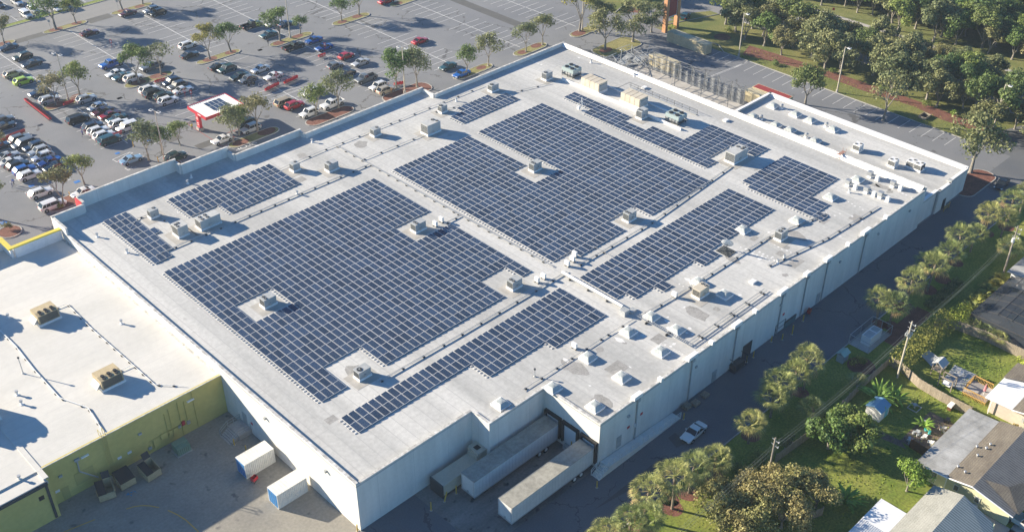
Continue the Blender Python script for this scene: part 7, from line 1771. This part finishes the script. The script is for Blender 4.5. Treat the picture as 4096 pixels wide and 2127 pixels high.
for r_, x, y in (('t33',2195,500),('t33',2235,462),('t33',2108,570),('t33',1980,740),('t33',1915,670),('t33',2105,470)):
    g = G(r_, x, y, 3.3); zz = 2.96+(-50.16-g.y)/3.54*.79; mb = MB(); mb.cyl(g.x,g.y,zz-.1,zz+.28,.13,.12,8); mb.cyl(g.x,g.y,zz+.281,zz+.36,.2,.16,8); mb.build('roof_vent', MT['metal'], t)
t = thing('grey_roof_house', 'house with a pale shingle and blue-grey ribbed roof, bottom right', 'house', (51.8,-50,0))
mb = MB(); mb.box(30,58.6,-58.5,-50.6,0,2.5); mb.build('wall', MT['cream'], t)
mb = MB(); mb.quad((30,-54,3.7),(59.2,-53.6,3.7),(59.0,-49.6,2.75),(30,-49.6,2.75)); mb.quad((59.0,-49.6,2.6),(59.0,-49.6,2.75),(59.2,-53.6,3.7),(59.2,-53.6,3.55)); mb.build('roof', MT['shingleg'], t)
mb = MB(); mb.quad((30,-62,1.9),(54,-61,2.1),(58.6,-58.0,2.6),(59.2,-53.6,3.7),(30,-54,3.7)); mb.build('roof', MT['blueribs'], t)
mb = MB(); mb.quad((59.19,-53.6,3.6),(58.55,-58.0,2.4),(58.55,-50.2,2.4)); mb.build('gable_end', MT['cream'], t)
t = thing('white_patio_roof', 'flat white patio roof with a ribbed lower half joined to the grey-roofed house', 'patio roof', (47,-46,0))
mb = MB(); mb.box(46.9,51.8,-50.0,-45.9,2.6,2.72); mb.build('panel', MT['whiteroof'], t)
mb = MB(); mb.box(36,46.88,-50.0,-45.9,2.55,2.66)
for k in range(16): mb.box(36,46.87,-49.95+.26*k,-49.87+.26*k,2.661,2.73)
mb.build('ribbed_panel', MT['whiteroof'], t)
mb = MB()
for x in (38,42,46.6,51.6): mb.bar((x,-46.0,0),(x,-46.0,2.55),.1)
mb.build('posts', MT['parap'], t)
t = thing('pink_house', 'pale pink house with a white flat roof and grey shingle wings', 'house', (81.5,-49,0))
mb = MB(); mb.box(81.6,88.0,-60,-50.2,0,2.7); mb.box(81.6,88.0,-50.2,-46.9,0,2.7); mb.box(82,86.6,-46.9,-45.9,0,2.5) if False else None; mb.build('wall', MT['pink'], t)
mb = MB(); mb.quad((80.9,-50.3,2.95),(88.6,-50.3,2.95),(88.6,-46.2,2.78),(80.9,-46.2,2.78)); mb.quad((80.9,-46.2,2.66),(88.6,-46.2,2.66),(88.6,-50.3,2.83),(80.9,-50.3,2.83)); mb.quad((80.9,-46.2,2.66),(80.9,-50.3,2.83),(80.9,-50.3,2.95),(80.9,-46.2,2.78)); mb.build('flat_roof', MT['whiteroof'], t)
mb = MB(); mb.quad((80.9,-56,4.2),(90,-56,4.2),(90,-50.31,2.96),(80.9,-50.31,2.96)); mb.quad((87,-46.1,2.9),(92,-46.1,2.9),(92,-50.3,3.3),(88.65,-50.3,3.2)); mb.build('roof', MT['shingle'], t)
mb = MB(); mb.bar((80.85,-50.3,2.9),(80.85,-56,4.15),.13); mb.bar((81.2,-47.2,0),(81.2,-47.2,2.7),.12); mb.box(81.5,81.58,-55.2,-54.0,.1,2.1); mb.build('white_trim', MT['parap'], t)
for y in (-52.2,-52.8): mb = MB(); mb.box(81.4,81.58,y,y+.35,1.2,1.9); mb.build('meter', MT['acgrey'], t)
t = thing('pool_screen_enclosure', 'dark screened pool enclosure with a thin frame', 'screen enclosure', (99.5,-43,0))
ms, nt_, b_ = new_mat('pool_screen'); b_.inputs['Base Color'].default_value = (.035,.042,.05,1); b_.inputs['Alpha'].default_value = .72; b_.inputs['Roughness'].default_value = .8
mb = MB(); X0,X1,Y0,Y1 = 99.2,114.0,-46,-35.0
mb.quad((X0,Y1,2.6),(X1,Y1,2.6),(X1,-38.6,3.6),(X0+1.5,-38.6,3.6)); mb.quad((X0+1.5,-38.6,3.6),(X1,-38.6,3.6),(X1,Y0,3.6),(X0+1.5,Y0,3.6)); mb.quad((X0,Y0,2.6),(X0,Y1,2.6),(X0+1.5,-38.6,3.6),(X0+1.5,Y0,3.6)); mb.quad((X0,Y1,0),(X0,Y1,2.6),(X0,Y0,2.6),(X0,Y0,0)); mb.quad((X0,Y1,0),(X1,Y1,0),(X1,Y1,2.6),(X0,Y1,2.6)); mb.build('screen', ms, t)
mb = MB()
for k in range(7):
    x = X0+1.5+(X1-X0-1.5)*k/6; mb.bar((x,Y1,2.62),(x,-38.6,3.62),.07); mb.bar((x,-38.6,3.62),(x,Y0,3.62),.07)
for y,z_ in ((-36.8,3.12),(-38.6,3.62),(-41,3.62),(-43.5,3.62)): mb.bar((X0+1.2,y,z_),(X1,y,z_),.07)
mb.bar((X0,Y1,2.6),(X1,Y1,2.6),.09); mb.bar((X0,Y1,2.6),(X0,Y0,2.6),.09); mb.build('frame', plain('bronze_frame', (.08,.075,.07), .5), t)
mb = MB(); mb.poly(RC(99.4,114,-46,-35.2), .03); mb.build('deck', MT['walk'], t); mb = MB(); mb.poly(RC(102,110,-43.5,-38.5), .04); mb.build('pool_water', plain('pool_water', (.02,.09,.13), .05), t)
t = thing('far_house', 'house with a grey roof and white lattice at the right edge', 'house', (117,-36,0))
mb = MB(); mb.box(115.2,130,-48,-34.4,0,2.7); mb.build('wall', MT['parap'], t); mb = MB(); mb.quad((114.6,-46,4.0),(131,-46,4.0),(131,-33.8,2.8),(114.6,-33.8,2.8)); mb.quad((114.6,-33.8,2.7),(114.6,-46,3.9),(114.6,-46,4.0),(114.6,-33.8,2.8)); mb.build('roof', MT['rolled'], t)
# --- shed, play tower, pergola, deck
t = thing('garden_shed', 'small white metal shed with a blue ribbed roof', 'shed', (67.6,-34.6,0))
mb = MB(); mb.box(67.7,70.3,-36.9,-34.5,0,1.9); mb.build('wall', MT['white'], t); mb = MB(); gable(mb, 67.7,70.3,-36.9,-34.5,1.91,2.45,'x',.12); mb.build('roof', plain('shed_roof', (.16,.32,.45), .5), t)
mb = MB(); mb.box(69.0,69.9,-36.96,-36.905,.1,1.8); mb.build('door', plain('shed_door', (.12,.42,.50), .5), t)
mb = MB(); mb.quad((67.69,-36.9,1.9),(67.69,-34.5,1.9),(67.69,-35.7,2.42)); mb.build('gable_end', MT['white'], t)
t = thing('play_tower', 'wooden play tower with a pitched blue-grey canopy', 'play tower', (84,-37.5,0))
mb = MB()
for x in (83.4,84.9):
    for y in (-38.2,-36.8): mb.bar((x,y,0),(x,y,2.3),.12)
mb.box(83.4,84.9,-38.2,-36.8,1.0,1.08); mb.build('frame', MT['wood'], t); mb = MB(); gable(mb,83.4,84.9,-38.2,-36.8,2.3,2.95,'x',.25); mb.build('canopy', MT['acgrey'], t)
t = thing('swing_frame', 'timber swing frame with a hanging bench', 'swing', (82.3,-40,0))
mb = MB()
for x in (81.6,83.0): mb.bar((x,-41.0,0),(x,-41.0,2.0),.14); mb.bar((x,-38.9,0),(x,-38.9,2.0),.14)
mb.bar((81.6,-41.0,2.0),(81.6,-38.9,2.0),.14); mb.bar((83,-41.0,2.0),(83,-38.9,2.0),.14); mb.bar((81.6,-41,2.0),(83,-41,2.0),.12); mb.build('frame', MT['wood'], t); mb = MB(); mb.box(82.0,82.5,-40.6,-39.3,.45,.52); mb.box(82.5,82.55,-40.6,-39.3,.5,.95); mb.build('bench', MT['parap'], t)
t = thing('timber_deck', 'golden timber deck with railings behind the pink house', 'deck', (82.6,-45,0))
mb = MB(); mb.box(82.3,86.2,-46.1,-42.4,.5,.62); mb.build('floor', MT['walk'], t); mb = MB()
for (a, b_) in (((82.3,-42.5),(82.3,-46.1)),((83.4,-42.4),(86.2,-42.4)),((86.2,-42.4),(86.2,-45.4))):
    a = Vector(a); b_ = Vector(b_); L_ = (b_-a).length; n = int(L_/.22)
    for k in range(n+1): c = a.lerp(b_, k/n); mb.bar((c.x,c.y,.15),(c.x,c.y,1.45),.05)
    mb.bar((*a,1.5),(*b_,1.5),.12); mb.bar((*a,.6),(*b_,.6),.1)
mb.build('railing', MT['newwood'], t)
t = thing('closed_parasol', 'folded pink striped parasol on the deck', 'parasol', (84.0,-45.0,.62)); mb = MB(); mb.bar((0,0,0),(0,0,2.1),.05); mb.build('pole', MT['white'], t, world=False); mb = MB(); mb.cyl(0,0,.8,2.0,.22,.06,10); mb.build('canopy', plain('parasol_pink', (.60,.22,.24), .7), t, world=False)
sheet('paver_patio', [[(83.2,-38.8),(88.2,-38.4),(88.4,-42),(83.0,-42.2)]], MT['acgrey'], .03)
sheet('stone_patio', [RC(66.4,75.4,-45.6,-41.0), [(64.8,-38.2),(66.2,-37.8),(66.6,-41),(65.6,-42.6)]], mottled('dark_pavers', (.10,.075,.06), (.17,.13,.10), 1.2, .9, scale2=5, amt2=.2), .03)
sheet('driveway', [RC(60,75,-63,-59.7), [(59.6,-57.8),(61.9,-55),(61.9,-63),(58,-63)]], MT['walk'], .03)
t = thing('garden_bench', 'white slatted bench on the paved patio', 'bench', (86.4,-40.2,0)); mb = MB()
for k in range(4): mb.box(-.7,.7,-.25+.13*k,-.16+.13*k,.42,.46)
mb.build('seat', MT['white'], t, world=False); mb = MB(); 
for k in range(8): mb.bar((-.65+.185*k,.3,.45),(-.65+.185*k,.36,.95),.04)
mb.bar((-.7,.36,.97),(.7,.36,.97),.05); mb.build('backrest', MT['white'], t, world=False)
for sx in (-.6,.6): mb = MB(); mb.bar((sx,-.2,0),(sx,-.2,.42),.05); mb.bar((sx,.25,0),(sx,.25,.42),.05); mb.build('leg', MT['white'], t, world=False)
t = thing('trampoline_wreck', 'flattened pale tarp lying on the shaded lawn', 'tarp', (86.6,-34.8,0)); mb = MB(); mb.quad((85.0,-36.2,.12),(86.2,-33.6,.3),(88.6,-33.8,.15),(87.4,-36.4,.35)); mb.quad((85.4,-36.9,.2),(87.2,-36.6,.45),(88.0,-37.6,.2),(86.0,-37.9,.3)); mb.build('sheet', MT['acgrey'], t)
t = thing('bird_bath', 'stone bird bath on a square timber edged bed', 'bird bath', G('t33',1470,90,0)); mb = MB(); mb.cyl(0,0,.05,.6,.12,.1,10); mb.cyl(0,0,.6,.72,.32,.36,14); mb.build('basin', MT['walk'], t, world=False); mb = MB()
for a in (-.8,.7): mb.box(a,a+.1,-.8,.8,0,.15); mb.box(-.7,.7,a,a+.1,0,.14)
mb.build('bed_edge', MT['acgrey'], t, world=False)
t = thing('covered_grill', 'grill under a white cover beside the fence', 'grill', G('t33',1830,100,0)); mb = MB(); mb.box(-.5,.5,-.3,.3,.0,.7); mb.build('cart', MT['dkwood'], t, world=False); mb = MB(); mb.box(-.6,.6,-.35,.35,.701,1.0); mb.build('cover', MT['parap'], t, world=False)
rnd = random.Random(77)
for i, (r_, x, y, lab, c_) in enumerate((('t33',1575,385,'white folding chair on the cluttered patio','white'),('t33',1500,340,'heap of grey garden things by the patio','acgrey'),('t33',1600,320,'turquoise tub on the patio','teal'),('t33',1560,240,'pale planters along the patio edge','acgrey'),('t33',1770,305,'small stone table beside the flat roof','walk'),('t33',1640,450,'white sheet on the dark brown screen','white'),
      ('t33',1805,215,'dark urn in the middle of the patio','fan'),('t33',1430,420,'grey pots at the corner of the lawn','acgrey'),('t33',2085,1060,'blue tarp between the two houses','blue'),('t33',2085,1060-0+25,'round white table in the side yard','white'))):
    g = G(r_, x, y, .3); t = thing('garden_clutter', lab, 'garden item', (g.x,g.y,.03)); mb = MB()
    for k in range(5):
        a, b_ = rnd.uniform(-.45,.45), rnd.uniform(-.45,.45); mb.cyl(a,b_,0,rnd.uniform(.2,.6),rnd.uniform(.1,.22),rnd.uniform(.12,.26),8)
    mb.quad((-.4,-.3,.62),(.4,-.25,.66),(.35,.3,.6),(-.35,.28,.64))
    mb.build('pieces', MT[c_] if c_ in MT else plain('turquoise', (.05,.35,.35), .5), t, world=False)
for i, (a, b_) in enumerate((((60.6,-51.6),(60.4,-52.8)),((60.2,-54.2),(59.9,-55.6)))):
    fence('short leaning timber panel between the two houses, %s' % ('rear one','front one')[i], [a, b_], 1.7)
# ================================================================== air
hz = MB(); hz.box(-905, 1305, -905, 1305, -1.0, 118.0)
mh = bpy.data.materials.new('haze_air'); mh.use_nodes = True; nt = mh.node_tree; nt.nodes.clear()
pv = nt.nodes.new('ShaderNodeVolumePrincipled'); pv.inputs['Color'].default_value = (.72,.85,1.0,1); pv.inputs['Density'].default_value = .00018; pv.inputs['Anisotropy'].default_value = .25
ou = nt.nodes.new('ShaderNodeOutputMaterial'); nt.links.new(pv.outputs[0], ou.inputs['Volume'])
ho = hz.build('haze', mh); ho['kind'] = 'stuff'; tag(ho, 'thin pale blue haze filling the air', 'haze')
